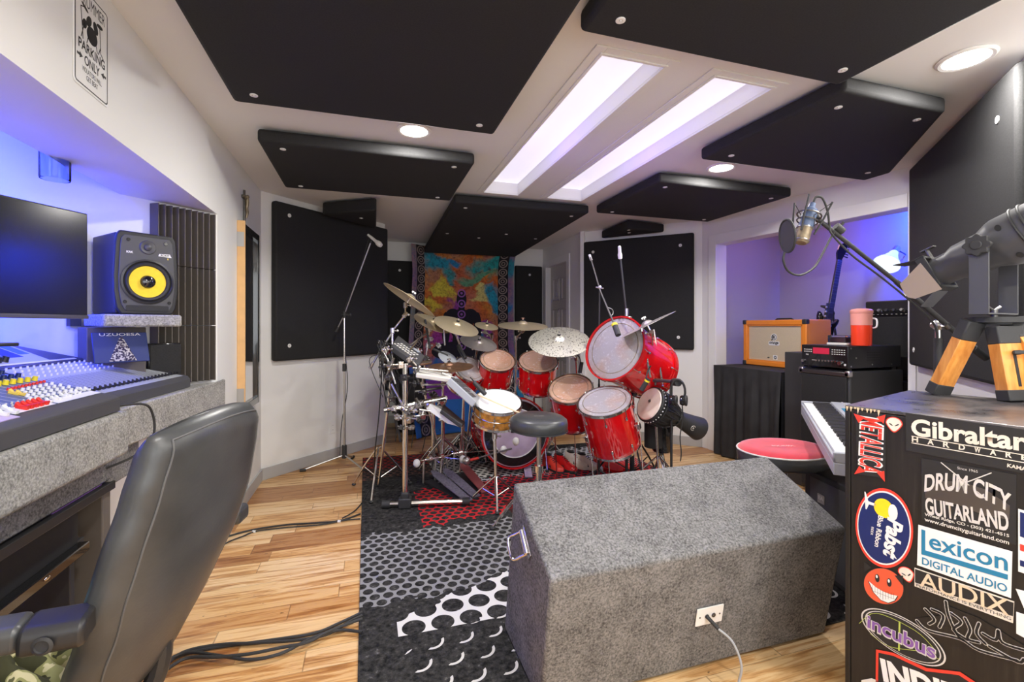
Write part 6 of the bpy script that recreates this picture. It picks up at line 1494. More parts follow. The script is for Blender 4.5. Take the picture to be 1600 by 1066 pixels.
for i in range(18): y = .30 + .56 * (1 - .93 ** i) / (1 - .93 ** 18); mb.box(-.022, .022, y, y + .0015, .040, .0412)
mb.build('frets', 'satin', t, smooth=False)
mb = MB(T); mb.prism([(-.021, .86), (.021, .86), (.048, .94), (.055, 1.05), (.03, 1.03), (-.02, 1.0), (-.034, .92)][::1], .014, .032); mb.build('headstock', 'blackgloss', t, bevel=.002)
for i in range(6): mb = MB(T); mb.cyl((.040 + i * .002, .90 + i * .024, .022), (.075, .895 + i * .024, .022), .006, 8); mb.build('tuning_peg', 'blackmatte', t)
for y in (.10, .17, .23): mb = MB(T); mb.box(-.035, .035, y, y + .018, .022, .030); mb.build('pickup', 'satin', t, bevel=.002)
mb = MB(); 
for i in range(10): mb.sphere(T @ Vector((-.035 - .002 * i, .02 + i * .042, .045)), .011, (1, 1, 1), 10)
mb.build('strap_studs', 'satin', t); mb = MB(T); mb.prism([(-.062, -.02), (-.026, -.02), (-.022, .44), (-.05, .44)], .030, .040); mb.build('strap', 'leather', t)
t = thing('guitar_stand', 'black guitar stand with looped back arm on the draped table', 'stand', (G.x + .05, G.y, .905))
mb = MB(); a = T @ Vector((.02, .40, -.05)); mb.tube([T @ Vector((-.05, .395, .03)), T @ Vector((-.05, .415, -.03)), T @ Vector((.03, .42, -.05)), T @ Vector((.085, .38, -.05)), T @ Vector((.10, .30, -.05)), Vector((T.translation.x + .13, T.translation.y - .09, .915))], .010, 10, smooth=5); mb.build('arm', 'blackmatte', t)
mb = MB(); base = Vector((T.translation.x, T.translation.y, .915)); mb.tube([base + Vector((-.12, .10, 0)), base + Vector((.10, .03, 0)), base + Vector((.10, -.12, 0))], .009, 8); mb.tube([base + Vector((-.05, .12, 0)), T @ Vector((-.08, -.03, .03))], .008, 8); mb.tube([base + Vector((-.05, -.08, 0)), T @ Vector((.08, -.03, .03))], .008, 8); mb.build('foot', 'blackmatte', t)

# ---------------------------------------------------------------- stack in front of the opening
t = thing('tall_speaker', 'slim tall black speaker standing between the tablecloth and the cabinet stack', 'speaker', (3.48, 2.95, 0))
mb = MB(); mb.box(3.36, 3.68, 2.852, 3.03, .002, 1.085); mb.build('cabinet', 'blackmatte', t, bevel=.006)
t = thing('guitar_cabinet', 'tall black speaker cabinet carrying the red-lit receiver', 'speaker cabinet', (3.56, 2.63, 0))
mb = MB(); mb.box(3.30, 3.85, 2.43, 2.832, .03, .975); mb.build('cabinet', 'blackmatte', t, bevel=.012)
mb = MB(); mb.box(3.288, 3.302, 2.45, 2.812, .06, .93); mb.build('grille', 'blackfabric', t, bevel=.004)
mb = MB(); mb.box(3.285, 3.305, 2.435, 2.828, .935, .965); mb.build('top_trim', 'gunmetal', t, bevel=.003)
for y in (2.446, 2.816): mb = MB(); mb.cbox((3.305, y, .955), (.04, .04, .045)); mb.build('corner_guard', 'satin', t, bevel=.008)
for x in (3.34, 3.8):
    for y in (2.47, 2.79): mb = MB(); mb.cyl((x, y, 0), (x, y, .032), .018, 12); mb.build('foot', 'rubber', t)
ta = thing('receiver', 'black receiver with red display and chrome knobs on the black cabinet', 'receiver', (3.56, 2.62, .99))
mb = MB(); mb.box(3.285, 3.82, 2.432, 2.80, .995, 1.157); mb.build('housing', 'blackplastic', ta, bevel=.004)
TR = Matrix((Vector((0, -1, 0)), UP, Vector((-1, 0, 0)))).transposed().to_4x4(); TR.translation = Vector((3.2845, 2.616, 1.076))
mb = MB(TR); mb.cbox((0, 0, .002), (.366, .158, .006)); mb.build('front_panel', 'blackgloss', ta, bevel=.002)
mb = MB(TR); mb.cbox((-.02, .038, .006), (.13, .046, .003)); lab(mb.build('display', 'glow_red', ta, smooth=False), 'red lit display')
for gx0, gy0, nx_, ny_ in ((-.155, .045, 4, 2), (.07, .05, 6, 3)):
    mb = MB(TR)
    for i in range(nx_):
        for j in range(ny_): mb.cbox((gx0 + i * .018, gy0 - j * .016, .006), (.010, .006, .004))
    mb.build('button_group', 'silverink', ta, smooth=False)
for i in range(7): mb = MB(TR @ Matrix.Translation((-.05 + i * .025, -.035, .005))); mb.lathe([(.008, 0), (.007, .014), (0, .014)], 14); mb.build('knob', 'chrome', ta)
for x, r in ((-.165, .014), (.13, .017)): mb = MB(TR @ Matrix.Translation((x, -.045, .005))); mb.lathe([(r, 0), (r * .85, .016), (0, .016)], 20); mb.build('knob', 'chrome', ta)
mb = MB(TR); mb.cbox((.165, -.055, .006), (.014, .014, .004)); mb.build('button', 'silverink', ta, smooth=False)
mb = MB(TR)
for x in (-.09, -.08, -.07): mb.cbox((x, -.035, .006), (.006, .005, .003))
mb.build('small_buttons', 'silverink', ta, smooth=False)
text('PYLE', TR @ Matrix.Translation((-.135, .005, .0052)), .022, .010, 'silverink', 'lettering', ta, offset=.03)
mb = MB()
for i in range(4): mb.box(3.47, 3.60, 2.4305, 2.433, 1.05 + i * .018, 1.058 + i * .018)
mb.build('side_vents', 'ink', ta, smooth=False)
mb = MB()
for x, z in ((3.31, 1.14), (3.31, 1.01), (3.36, 1.07), (3.52, 1.02), (3.72, 1.02)): mb.cyl((x, 2.434, z), (x, 2.429, z), .006, 10)
mb.build('screws', 'satin', ta)
for x in (3.33, 3.78):
    for y in (2.46, 2.77): mb = MB(); mb.cyl((x, y, .975), (x, y, .997), .016, 12); mb.build('foot', 'rubber', ta)
# tray and jar on the receiver
c = W(1313, 541, 3.50); t = thing('glass_tray', 'clear plastic box with a pale base on top of the receiver', 'box', (c.x, c.y, 1.158))
TT = Matrix.Translation((c.x, c.y, 1.158)) @ Matrix.Rotation(.1, 4, 'Z')
mb = MB(TT); mb.prism(rrect(.10, .15, .012), .001, .018); mb.build('base', 'offwhite', t, bevel=.002)
mb = MB(TT); mb.prism(rrect(.09, .14, .012), .019, .075); mb.build('cover', 'glass', t, bevel=.004)
mb = MB(TT); mb.prism(rrect(.07, .115, .010), .020, .060); mb.build('contents', 'gunmetal', t, bevel=.004)
c = W(1346, 541, 3.36); t = thing('plastic_jug', 'tall translucent pink plastic jug half filled with red on the receiver', 'jug', (c.x, c.y, 1.158)); TT = Matrix.Translation((c.x, c.y, 1.158))
mb = MB(TT); mb.lathe([(0, .002), (.060, .002), (.062, .01), (.064, .15), (0, .15)], 32); lab(mb.build('red_contents', 'redliquid', t), 'red contents filling the lower half')
mb = MB(TT); mb.lathe([(.0645, .15), (.067, .24), (.066, .24), (.0655, .15)], 32); mb.build('clear_wall', 'pinkplastic', t)
mb = MB(TT); mb.lathe([(.068, .236), (.070, .240), (.070, .256), (.060, .266), (.030, .272), (0, .272)], 32); mb.build('lid', 'pinkplastic', t)
mb = MB(TT); mb.tube([(.03, -.055, .20), (.03, -.085, .19), (.03, -.085, .14), (.03, -.06, .13)], .006, 8, smooth=4); mb.build('handle', 'white', t)
# black guitar combo on its own cabinet
t = thing('bass_cabinet', 'large black cabinet under the guitar amplifier inside the opening', 'speaker cabinet', (4.1, 2.45, 0))
mb = MB(); mb.box(3.90, 4.30, 2.05, 2.785, .002, .88); mb.build('cabinet', 'blackmatte', t, bevel=.01)
t = thing('guitar_amplifier', 'black guitar combo amplifier with a knob panel along its top inside the opening', 'amplifier', (4.1, 2.45, .882))
Xa = 3.92; mb = MB(); mb.box(Xa + .015, 4.28, 2.10, 2.775, .882, 1.505); mb.build('cabinet', 'blackplastic', t, bevel=.012)
mb = MB(); mb.box(Xa, Xa + .016, 2.13, 2.745, .91, 1.375); mb.build('grille', 'blackfabric', t, bevel=.004)
mb = MB(); mb.add([(Xa + .002, 2.12, 1.385), (Xa + .002, 2.755, 1.385), (Xa + .03, 2.755, 1.475), (Xa + .03, 2.12, 1.475), (Xa + .04, 2.12, 1.385), (Xa + .04, 2.755, 1.385), (Xa + .04, 2.755, 1.475), (Xa + .04, 2.12, 1.475)], [(0, 1, 2, 3), (4, 7, 6, 5), (0, 3, 7, 4), (1, 5, 6, 2), (3, 2, 6, 7), (0, 4, 5, 1)]); mb.build('control_panel', 'blackgloss', t, smooth=False)
for i in range(10): mb = MB(frame((Xa + .016, 2.66 - i * .055, 1.425), (-1, 0, .3))); mb.lathe([(.014, 0), (.011, .018), (0, .018)], 14); mb.build('knob', 'satin' if i % 3 == 0 else 'blackmatte', t)
mb = MB(); 
for i in range(16): mb.cbox((Xa + .006, 2.70 - i * .034, 1.395), (.004, .012, .003))
mb.build('panel_markings', 'silverink', t, smooth=False)
# lamp in the booth
c = W(1390, 408, 4.15); ax = (W(1378, 425, 4.1) - W(1402, 388, 4.2)).normalized()
t = thing('clamp_lamp', 'white glass shaded lamp on a bent arm high in the blue lit booth', 'lamp', c)
mb = MB(frame(W(1399, 392, 4.2), ax)); mb.lathe([(.030, .02), (.040, .06), (.060, .11), (.095, .17), (.105, .19), (.102, .19), (.092, .17), (.056, .11), (.036, .06), (.026, .02)], 32); lab(mb.build('lamp_shade', 'glow_shade', t), 'white glass shade glowing')
mb = MB(frame(W(1399, 392, 4.2), ax)); mb.lathe([(0, -.04), (.030, -.04), (.032, .025), (0, .025)], 20); mb.build('socket', 'chrome', t)
mb = MB(); mb.tube([W(1401, 389, 4.2), W(1412, 396, 4.22), W(1428, 400, 4.3), Vector((4.745, 2.45, 1.9))], .006, 8, smooth=4); mb.build('arm', 'gunmetal', t)

# ---------------------------------------------------------------- red saddle stool
c = W(1224, 703, 2.50); t = thing('saddle_stool', 'stool with a red velvet saddle top and black sides half under the keyboard', 'stool', (c.x, c.y, 0))
def saddle(k, z):
    out = []
    for i in range(48):
        a = 2 * PI * i / 48; r = .235 * k * (1 + .05 * math.cos(2 * a)); 
        dip = .16 * math.exp(-((a - PI * 1.36) / .5) ** 2)     # notch-like front corners
        out.append((c.x + r * (1 - .0 * dip) * math.cos(a), c.y + r * .92 * math.sin(a), z))
    return out
mb = MB(); rings = [saddle(.90, c.z - .070), saddle(.99, c.z - .055), saddle(1.0, c.z - .02), saddle(.985, c.z + .002)]
n = 48; vs = [v for r_ in rings for v in r_] + [(c.x, c.y, c.z - .070)]
fs = [(j * n + i, j * n + (i + 1) % n, (j + 1) * n + (i + 1) % n, (j + 1) * n + i) for j in range(3) for i in range(n)] + [((i + 1) % n, i, 4 * n) for i in range(n)]
mb.add(vs, fs); mb.build('cushion_side', 'leather', t, ang=60)
rings = [saddle(.985, c.z + .002), saddle(.93, c.z + .018), saddle(.75, c.z + .024), saddle(.4, c.z + .018), saddle(.1, c.z + .015)]
vs = [v for r_ in rings for v in r_] + [(c.x, c.y, c.z + .015)]; fs = [(j * n + i, j * n + (i + 1) % n, (j + 1) * n + (i + 1) % n, (j + 1) * n + i) for j in range(4) for i in range(n)] + [(4 * n + i, 4 * n + (i + 1) % n, 5 * n) for i in range(n)]
mb = MB(); mb.add(vs, fs); lab(mb.build('cushion_top', 'redvelvet', t, ang=60), 'red velvet top')
mb = MB(); mb.tube(saddle(.992, c.z + .003), .0045, 6, closed=True); mb.build('piping', 'silverink', t)
text('ROC-N-SOC', frame((c.x, c.y, c.z + .0215), UP, RIGHT), .12, .022, 'silverink', 'lettering', t)
mb = MB(); mb.cyl((c.x, c.y, .10), (c.x, c.y, c.z - .07), .02, 16); mb.cyl((c.x, c.y, c.z - .09), (c.x, c.y, c.z - .07), .07, 18); mb.build('tube', 'chrome', t)
for k in range(3):
    a = 1.0 + k * 2.094; mb = MB(); mb.tube([(c.x, c.y, .28), (c.x + .12 * math.cos(a), c.y + .12 * math.sin(a), .14), (c.x + .20 * math.cos(a), c.y + .20 * math.sin(a), .02)], .009, 8); mb.build('leg', 'chrome', t)
# low speaker under the keyboard
a = Vector((2.275, 1.925, 0)); fd = Vector((-.27, -.963, 0)).normalized(); bd = Vector((.963, -.27, 0))
TL = Matrix((fd, UP, Vector((-.963, .27, 0)))).transposed().to_4x4(); TL.translation = a
t = thing('low_speaker', 'low black speaker with a small silver badge below the keyboard', 'speaker', a + fd * .3 + bd * .18)
mb = MB(TL); mb.box(0, .54, .01, .53, -.22, 0); mb.build('cabinet', 'blackmatte', t, bevel=.008)
mb = MB(TL); mb.box(.05, .52, .04, .50, 0, .004); mb.build('grille', 'graphite', t, bevel=.001)
pb = LP(1284.5, 780, a[:2], (a + fd)[:2]); u0 = (pb - a).dot(fd)
TB2 = TL @ Matrix.Translation((u0, pb.z, .0045)); plate(rrect(.052, .046, .003), TB2, 'satin', 'badge', t, .002); text('EA', TB2 @ Matrix.Translation((0, .004, .0022)), .038, .020, 'white', 'lettering', t, offset=.04)
# ---------------------------------------------------------------- keyboard
ka, kb = W(1255, 628, 3.12), W(1298, 706, 1.87); zk = .79
ka = Vector((2.80, 2.395, 0)); kb = Vector((1.775, 1.375, 0)); kd = (kb - ka).normalized(); kn = Vector((kd.y, -kd.x, 0)); kn = kn if kn.x < 0 else -kn   # kn faces the player
TKb = Matrix((kd, -kn, UP)).transposed().to_4x4(); TKb.translation = Vector((ka.x, ka.y, 0))
if TKb.determinant() < 0: pass
LK = (kb - ka).length; t = thing('keyboard', 'grey digital keyboard with white keys seen beyond the stickered case', 'keyboard', TKb @ Vector((LK / 2, .13, .70)))
mb = MB(TKb); mb.box(0, LK, 0, .27, zk - .085, zk - .035); mb.box(0, LK, .165, .27, zk - .035, zk + .012); mb.box(0, .022, 0, .165, zk - .035, zk + .006); mb.box(LK - .022, LK, 0, .165, zk - .035, zk + .006); mb.box(0, LK, 0, .012, zk - .035, zk - .012); mb.build('case', 'greyplastic', t, bevel=.004)
nk = 52; kw = (LK - .048) / nk
mb = MB(TKb); mb.box(.024, .024 + kw * .94, .014, .155, zk - .028, zk - .004); wk = mb.build('white_key', 'white', t, smooth=False)
for i in range(1, nk): copy_mesh(wk, Matrix.Translation(WM[t.name].inverted().to_3x3() @ (TKb.to_3x3() @ Vector((kw * i, 0, 0)))), t)
mb = MB(TKb); mb.box(.024 + kw * .68, .024 + kw * 1.25, .062, .155, zk - .006, zk + .010); bk = mb.build('black_key', 'ink', t, smooth=False)
for i in range(1, nk - 1):
    if i % 7 not in (1, 4): copy_mesh(bk, Matrix.Translation(WM[t.name].inverted().to_3x3() @ (TKb.to_3x3() @ Vector((kw * i, 0, 0)))), t)
mb = MB(TKb); mb.box(LK * .2, LK * .9, .185, .255, zk + .012, zk + .016); mb.build('control_strip', 'teal', t, smooth=False)
mb = MB(TKb)
for i in range(24): mb.cbox((.06 + i * .03, .22 + .012 * (i % 2), zk + .018), (.014, .008, .006))
mb.build('buttons', 'silverink', t, smooth=False)
t = thing('keyboard_stand', 'black four-post stand under the keyboard', 'stand', TKb @ Vector((LK * .45, .13, 0)))
for x in (.12, LK - .12):
    for y in (.08, .22): mb = MB(TKb); mb.cyl((x, y, .01), (x, y, zk - .11), .012, 12); mb.build('post', 'blackmatte', t)
    mb = MB(TKb); mb.box(x - .02, x + .02, .02, .26, zk - .11, zk - .087); mb.build('rest', 'blackmatte', t, bevel=.003)

# ---------------------------------------------------------------- stickered case
CN = Vector((1.445, 1.081, 0)); ce1 = Vector((.295, -.955, 0)).normalized(); ce2 = Vector((.955, .295, 0)).normalized(); CL, CD, CT = .80, .60, 1.05
TCs = Matrix((ce1, ce2, UP)).transposed().to_4x4(); TCs.translation = CN
tc = thing('road_case', 'tall black wooden case covered with band and music shop stickers at the right edge', 'case', TCs @ Vector((CL / 2, CD / 2, 0)))
mb = MB(TCs @ Matrix.Diagonal((1, 1, 1, 1))); mb.box(.014, CL - .014, .002, CD, .10, CT - .012); mb.build('body', 'case', tc, smooth=False, bevel=.003)
mb = MB(TCs); mb.box(.0, .014, -.0, CD, .09, CT - .010); mb.build('side_panel', 'case', tc, smooth=False, bevel=.002)
mb = MB(TCs); mb.box(.0, CL, .0, CD, CT - .010, CT); mb.build('lid', 'case_lid', tc, smooth=False, bevel=.002)
random.seed(3); mb = MB(TCs)
for i in range(9): x = .002 + i * .010 + random.uniform(0, .004); h = random.uniform(.006, .022); mb.add([(x, -.0006, CT - .003), (x + .007, -.0006, CT - .003), (x + .003, -.0006, CT - .003 - h)], [(0, 1, 2)])
mb.build('chipped_edge', 'stick', tc, smooth=False, solid=.0008)
for x in (.08, CL - .08):
    for y in (.08, CD - .08):
        mb = MB(TCs); mb.cyl((x, y - .015, .045), (x, y + .015, .045), .045, 20); mb.box(x - .04, x + .04, y - .03, y + .03, .088, .10); mb.build('caster', 'rubber', tc)
TFc = Matrix((ce1, UP, -ce2)).transposed().to_4x4(); TFc.translation = CN + TFc.to_3x3() @ Vector((0, 0, .0003))
def S(px, py):
    p = LP(px, py, CN[:2], (CN + ce1)[:2]); return Vector(((p - CN).dot(ce1), p.z, 0)), (p - Vector((0, 0, HC))).dot(FWD)
def ST(L_, R_, lift=0.0):
    a, da = S(*L_); b_, db = S(*R_); m_ = (a + b_) / 2; ang = math.atan2(b_.y - a.y, b_.x - a.x)
    return TFc @ Matrix.Translation((m_.x, m_.y, lift)) @ Matrix.Rotation(ang, 4, 'Z'), (b_ - a).length, (da + db) / 2
def stx(body, L_, R_, hpx, mat, parent, lift=.001, **k):
    T_, w_, d_ = ST(L_, R_, lift); return text(body, T_, w_, hpx * d_ / FPX, mat, 'lettering', parent, **k)
def poly(pts, mat, name, parent, lift=0.0, th=.0006, label=None):
    mb = MB(TFc @ Matrix.Translation((0, 0, lift))); q = [S(*p)[0] for p in pts]
    ar_ = sum(q[i].x * q[(i + 1) % len(q)].y - q[(i + 1) % len(q)].x * q[i].y for i in range(len(q)))
    q = q if ar_ > 0 else q[::-1]; mb.prism([(v.x, v.y) for v in q], 0, th); o = mb.build(name, mat, parent, smooth=False)
    if label: lab(o, label)
    return o
def stroke(pts, w_, mat, name, parent, lift=.001, sm=0):
    q = [S(*p)[0] for p in pts]; q = catmull(q, sm) if sm else q; mb = MB(TFc @ Matrix.Translation((0, 0, lift)))
    for i in range(len(q)):
        if i + 1 < len(q):
            a, b_ = q[i], q[i + 1]; d_ = (b_ - a)
            if d_.length < 1e-6: continue
            nn_ = Vector((-d_.y, d_.x, 0)).normalized() * w_ / 2; mb.prism([(a - nn_)[:2], (b_ - nn_)[:2], (b_ + nn_)[:2], (a + nn_)[:2]], 0, .0004)
        mb.prism([(q[i].x + w_ / 2 * math.cos(k * PI / 4), q[i].y + w_ / 2 * math.sin(k * PI / 4)) for k in range(8)], 0, .0004)
    return mb.build(name, mat, parent, smooth=False)
# vertical band sticker
s = poly([(1337, 643), (1384, 648), (1384, 748), (1340, 741)], 'ink', 'sticker', tc, label='vertical red and white lettered sticker')
T_, _, d_ = ST((1338, 694), (1384, 697), .0012); L0, _ = S(1361, 652); L1, _ = S(1361, 741); hh_ = (L0 - L1).length; ww_ = (S(1384, 696)[0] - S(1338, 694)[0]).length
TV = TFc @ Matrix.Translation(((L0.x + L1.x) / 2, (L0.y + L1.y) / 2, .0012)) @ Matrix.Rotation(-PI / 2 - .03, 4, 'Z')
text('METALLICA', TV, hh_ * 1.0, ww_ * .84, 'white', 'outline', s, offset=.045)
text('METALLICA', TV @ Matrix.Translation((0, 0, .0005)), hh_ * .96, ww_ * .72, 'stickred', 'lettering', s, offset=.012)
for pts in ([(1334, 646), (1352, 652), (1342, 661)], [(1384, 648), (1370, 652), (1381, 662)], [(1335, 741), (1352, 737), (1343, 728)], [(1383, 753), (1370, 738), (1382, 736)]): poly(pts, 'stickred', 'spike', s, .0014)
def alien(px, py, r, rot):
    q, d_ = S(px, py); k = r * d_ / FPX; T_ = TFc @ Matrix.Translation((q.x, q.y, .0)) @ Matrix.Rotation(rot, 4, 'Z')
    def shp(m_): return [(m_ * k * 1.05 * math.cos(a) * (1 if math.sin(a) > 0 else (1 + .45 * math.sin(a))), m_ * k * (1.0 if math.sin(a) > 0 else 1.35) * math.sin(a)) for a in [2 * PI * i / 32 for i in range(32)]]
    s = plate(shp(1.15), T_, 'stickred', 'sticker', tc, .0006); lab(s, 'small alien face sticker'); plate(shp(1.0), T_ @ Matrix.Translation((0, 0, .0007)), 'tan', 'face', s, .0004)
    for sx in (-1, 1): plate([(sx * .42 * k + .30 * k * math.cos(a) * math.cos(-sx * .5) - .16 * k * math.sin(a) * math.sin(-sx * .5) * 1, -.2 * k + .30 * k * math.cos(a) * math.sin(sx * .5) + .16 * k * math.sin(a)) for a in [2 * PI * i / 16 for i in range(16)]], T_ @ Matrix.Translation((0, 0, .0012)), 'ink', 'eye', s, .0004)
alien(1397, 662, 9, 0); alien(1416, 896, 8.5, .3)
# hardware maker's sticker
s = poly([(1415, 645), (1605, 672), (1605, 741), (1416, 704)], 'ink', 'sticker', tc, label='black sticker with large white maker lettering')
stx('Gibraltar', (1424, 667), (1606, 691), 29, 'tan', s, offset=.03)
stroke([(1425, 681.5), (1606, 712)], .0022, 'tan', 'rule', s); stroke([(1425, 692), (1606, 724)], .0022, 'tan', 'rule', s)
for i, ch in enumerate('HARDWARE'):
    x = 1430 + i * 24.4; stx(ch, (x - 5, 687 + (x - 1430) * .165 - 1), (x + 5, 687 + (x - 1420) * .165 - 1), 8.5, 'tan', s, offset=.03)
stx('KAMAN', (1574, 727), (1612, 735), 6, 'tan', s, offset=.03)
# shop sticker
s = poly([(1440, 716), (1588, 742), (1588, 852), (1440, 812)], 'ink', 'sticker', tc, label='black and silver drum and guitar shop sticker')
poly([(1445, 766), (1468, 752), (1500, 752), (1540, 765), (1578, 790), (1577, 812), (1540, 806), (1500, 790), (1446, 778)], 'gunmetal', 'shade_shape', s, .0007, .0003)
arc = lambda x, y: (x, y * (1 - .3 * abs(x)) - x * x * 1.1)
stx('DRUM CITY', (1445, 752), (1580, 784), 36, 'silverink', s, offset=.028, warp=lambda x, y: (x, y * .8 + .28 - x * x * 1.5))
stx('GUITARLAND', (1446, 790), (1576, 816), 29, 'silverink', s, offset=.03, warp=lambda x, y: (x, y * (.85 + .25 * abs(x))))
stx('Since 1965', (1496, 731), (1528, 737), 4, 'silverink', s)
stx('Wheat Ridge, CO - (303) 421-4515', (1445, 804), (1577, 838), 6, 'offwhite', s, offset=.02); stx('www.drumcityguitarland.com', (1445, 812), (1577, 849), 8, 'offwhite', s, offset=.02)
stroke([(1471, 723), (1514, 758)], .0025, 'silverink', 'crossed_stick', s, .0016); stroke([(1549, 739), (1512, 753)], .0025, 'silverink', 'crossed_stick', s, .0016); stroke([(1478, 763), (1491, 759)], .002, 'silverink', 'crossed_stick', s, .0016); stroke([(1527, 768), (1540, 779)], .002, 'silverink', 'crossed_stick', s, .0016)
# oval beer sticker
def oval(cx, cy, rx, ry, tilt, mats, label):
    q, d_ = S(cx, cy); qx, _ = S(cx + rx, cy + rx * tilt); qy, _ = S(cx, cy - ry); a = (qx - q).length; b_ = abs(qy.y - q.y); ang = math.atan2(qx.y - q.y, qx.x - q.x)
    T_ = TFc @ Matrix.Translation((q.x, q.y, 0)); s = None
    for i, (k, m_) in enumerate(mats):
        pts = ellipse(a * k, b_ * k, 48); o = plate([(x, y + x * math.tan(ang)) for x, y in pts], T_ @ Matrix.Translation((0, 0, i * .0004)), m_, 'sticker' if s is None else 'inner_oval', s or tc, .0004 if s else .0006)
        if s is None: s = o; lab(s, label)
    return s, T_, a, b_
s, T_, a, b_ = oval(1380, 825, 46, 62, .13, ((1, 'stickred'), (.93, 'white'), (.89, 'navy')), 'oval blue beer sticker with red rim, turned on its side')
TB3 = T_ @ Matrix.Translation((a * .34, -b_ * .20, .0016)) @ Matrix.Rotation(-PI / 2 - .10, 4, 'Z'); text('Pabst', TB3, b_ * 1.02, a * .55, 'white', 'lettering', s, offset=.04, shear=.25)
TB3 = T_ @ Matrix.Translation((-a * .14, -b_ * .12, .0016)) @ Matrix.Rotation(-PI / 2 - .10, 4, 'Z'); text('Blue Ribbon', TB3, b_ * .82, a * .19, 'white', 'lettering', s, offset=.02)
TB3 = T_ @ Matrix.Translation((-a * .38, -b_ * .16, .0016)) @ Matrix.Rotation(-PI / 2 - .10, 4, 'Z'); text('BEER', TB3, b_ * .22, a * .08, 'white', 'lettering', s)
plate(ellipse(a * .34, b_ * .24, 24, a * .02, b_ * .50), T_ @ Matrix.Translation((0, 0, .0014)), 'yellowcone', 'glass_drawing', s, .0004)
plate(ellipse(a * .16, b_ * .20, 16, a * .34, b_ * .46), T_ @ Matrix.Translation((0, 0, .0018)), 'white', 'foam_drawing', s, .0004)
plate([(-a * .62, b_ * .36), (-a * .58, b_ * .36), (-a * .50, b_ * .50), (-a * .26, b_ * .50), (-a * .26, b_ * .56), (-a * .52, b_ * .58), (-a * .62, b_ * .80), (-a * .66, b_ * .80)], T_ @ Matrix.Translation((0, 0, .0014)), 'white', 'stem_drawing', s, .0004)
# white audio maker's sticker
s = poly([(1435, 820), (1582, 862), (1580, 935), (1433, 883)], 'white', 'sticker', tc, label='white sticker with large blue lettering')
stx('exicon', (1452, 845), (1575, 880), 25, 'teal', s, offset=.015)
poly([(1440, 827), (1446, 829), (1446, 860), (1575, 898), (1575, 906), (1440, 866)], 'teal', 'rule', s, .001)
stx('DIGITAL AUDIO', (1441, 876), (1574, 920), 12, 'teal', s, offset=.015)
# black and gold sticker
s = poly([(1429, 887), (1585, 940), (1583, 974), (1429, 916)], 'tan', 'sticker', tc, label='black and gold strip sticker'); poly([(1430, 889), (1584, 942), (1583, 963), (1430, 910)], 'ink', 'black_field', s, .0007)
stx('AUDIX', (1437, 904), (1577, 950), 24, 'beige', s, .0014, offset=.01); stx('PERFORMANCE IS EVERYTHING', (1432, 914), (1580, 967), 4.5, 'ink', s, .0011)
# grinning face
s, T_, a, b_ = oval(1380, 916, 32, 29, .15, ((1, 'ink'), (.95, 'toothred')), 'round orange-red grinning face sticker')
for dx in (-.28, .30): plate(ellipse(a * .11, b_ * .22, 18, a * dx, b_ * .32), T_ @ Matrix.Translation((0, 0, .0012)), 'ink', 'eye', s, .0004); plate(ellipse(a * .05, b_ * .09, 12, a * (dx - .02), b_ * .40), T_ @ Matrix.Translation((0, 0, .0017)), 'white', 'glint', s, .0003)
mouth = [(-a * .70, -b_ * .02), (-a * .35, -b_ * .20), (0, -b_ * .28), (a * .4, -b_ * .28), (a * .68, -b_ * .22), (a * .55, -b_ * .52), (a * .25, -b_ * .78), (-a * .1, -b_ * .78), (-a * .45, -b_ * .52)]
plate([(x * 1.06, y * 1.04) for x, y in mouth][::-1], T_ @ Matrix.Translation((0, 0, .0010)), 'ink', 'mouth_outline', s, .0004); plate(mouth[::-1], T_ @ Matrix.Translation((0, 0, .0015)), 'white', 'teeth', s, .0003)
mb = MB(T_ @ Matrix.Translation((0, 0, .0019)))
for k in range(-4, 5): mb.box(a * k * .13 - .0003, a * k * .13 + .0003, -b_ * (.72 - abs(k) * .07), -b_ * (.24 - abs(k) * .02), 0, .0002)
mb.box(-a * .55, a * .6, -b_ * .46, -b_ * .45, 0, .0002); mb.build('tooth_lines', 'ink', s, smooth=False)
for sx in (-1, 1): plate([(sx * a * .55, b_ * .80), (sx * a * .92, b_ * .42), (sx * a * .95, b_ * .95)][::sx], T_ @ Matrix.Translation((0, 0, .0010)), 'ink', 'horn', s, .0004)
# tilted oval band sticker
s, T_, a, b_ = oval(1408, 994, 70, 31, .50, ((1, 'silverink'), (.96, 'ink'), (.90, 'silverink'), (.87, 'ink')), 'tilted oval black sticker with purple and silver lettering')
stroke([(1343, 974), (1370, 958), (1430, 985), (1462, 1016)], .0012, 'limeink', 'globe_line', s, .0018, 5); stroke([(1360, 990), (1390, 1010), (1440, 1018), (1468, 1030)], .0012, 'limeink', 'globe_line', s, .0018, 5); stroke([(1406, 972), (1405, 1016)], .004, 'limeink', 'globe_line', s, .0018)
stx('incubus', (1354, 970), (1464, 1020), 25, 'silverink', s, .0022, offset=.05); stx('incubus', (1356, 970), (1462, 1019), 21, 'purple', s, .0028, offset=.02)
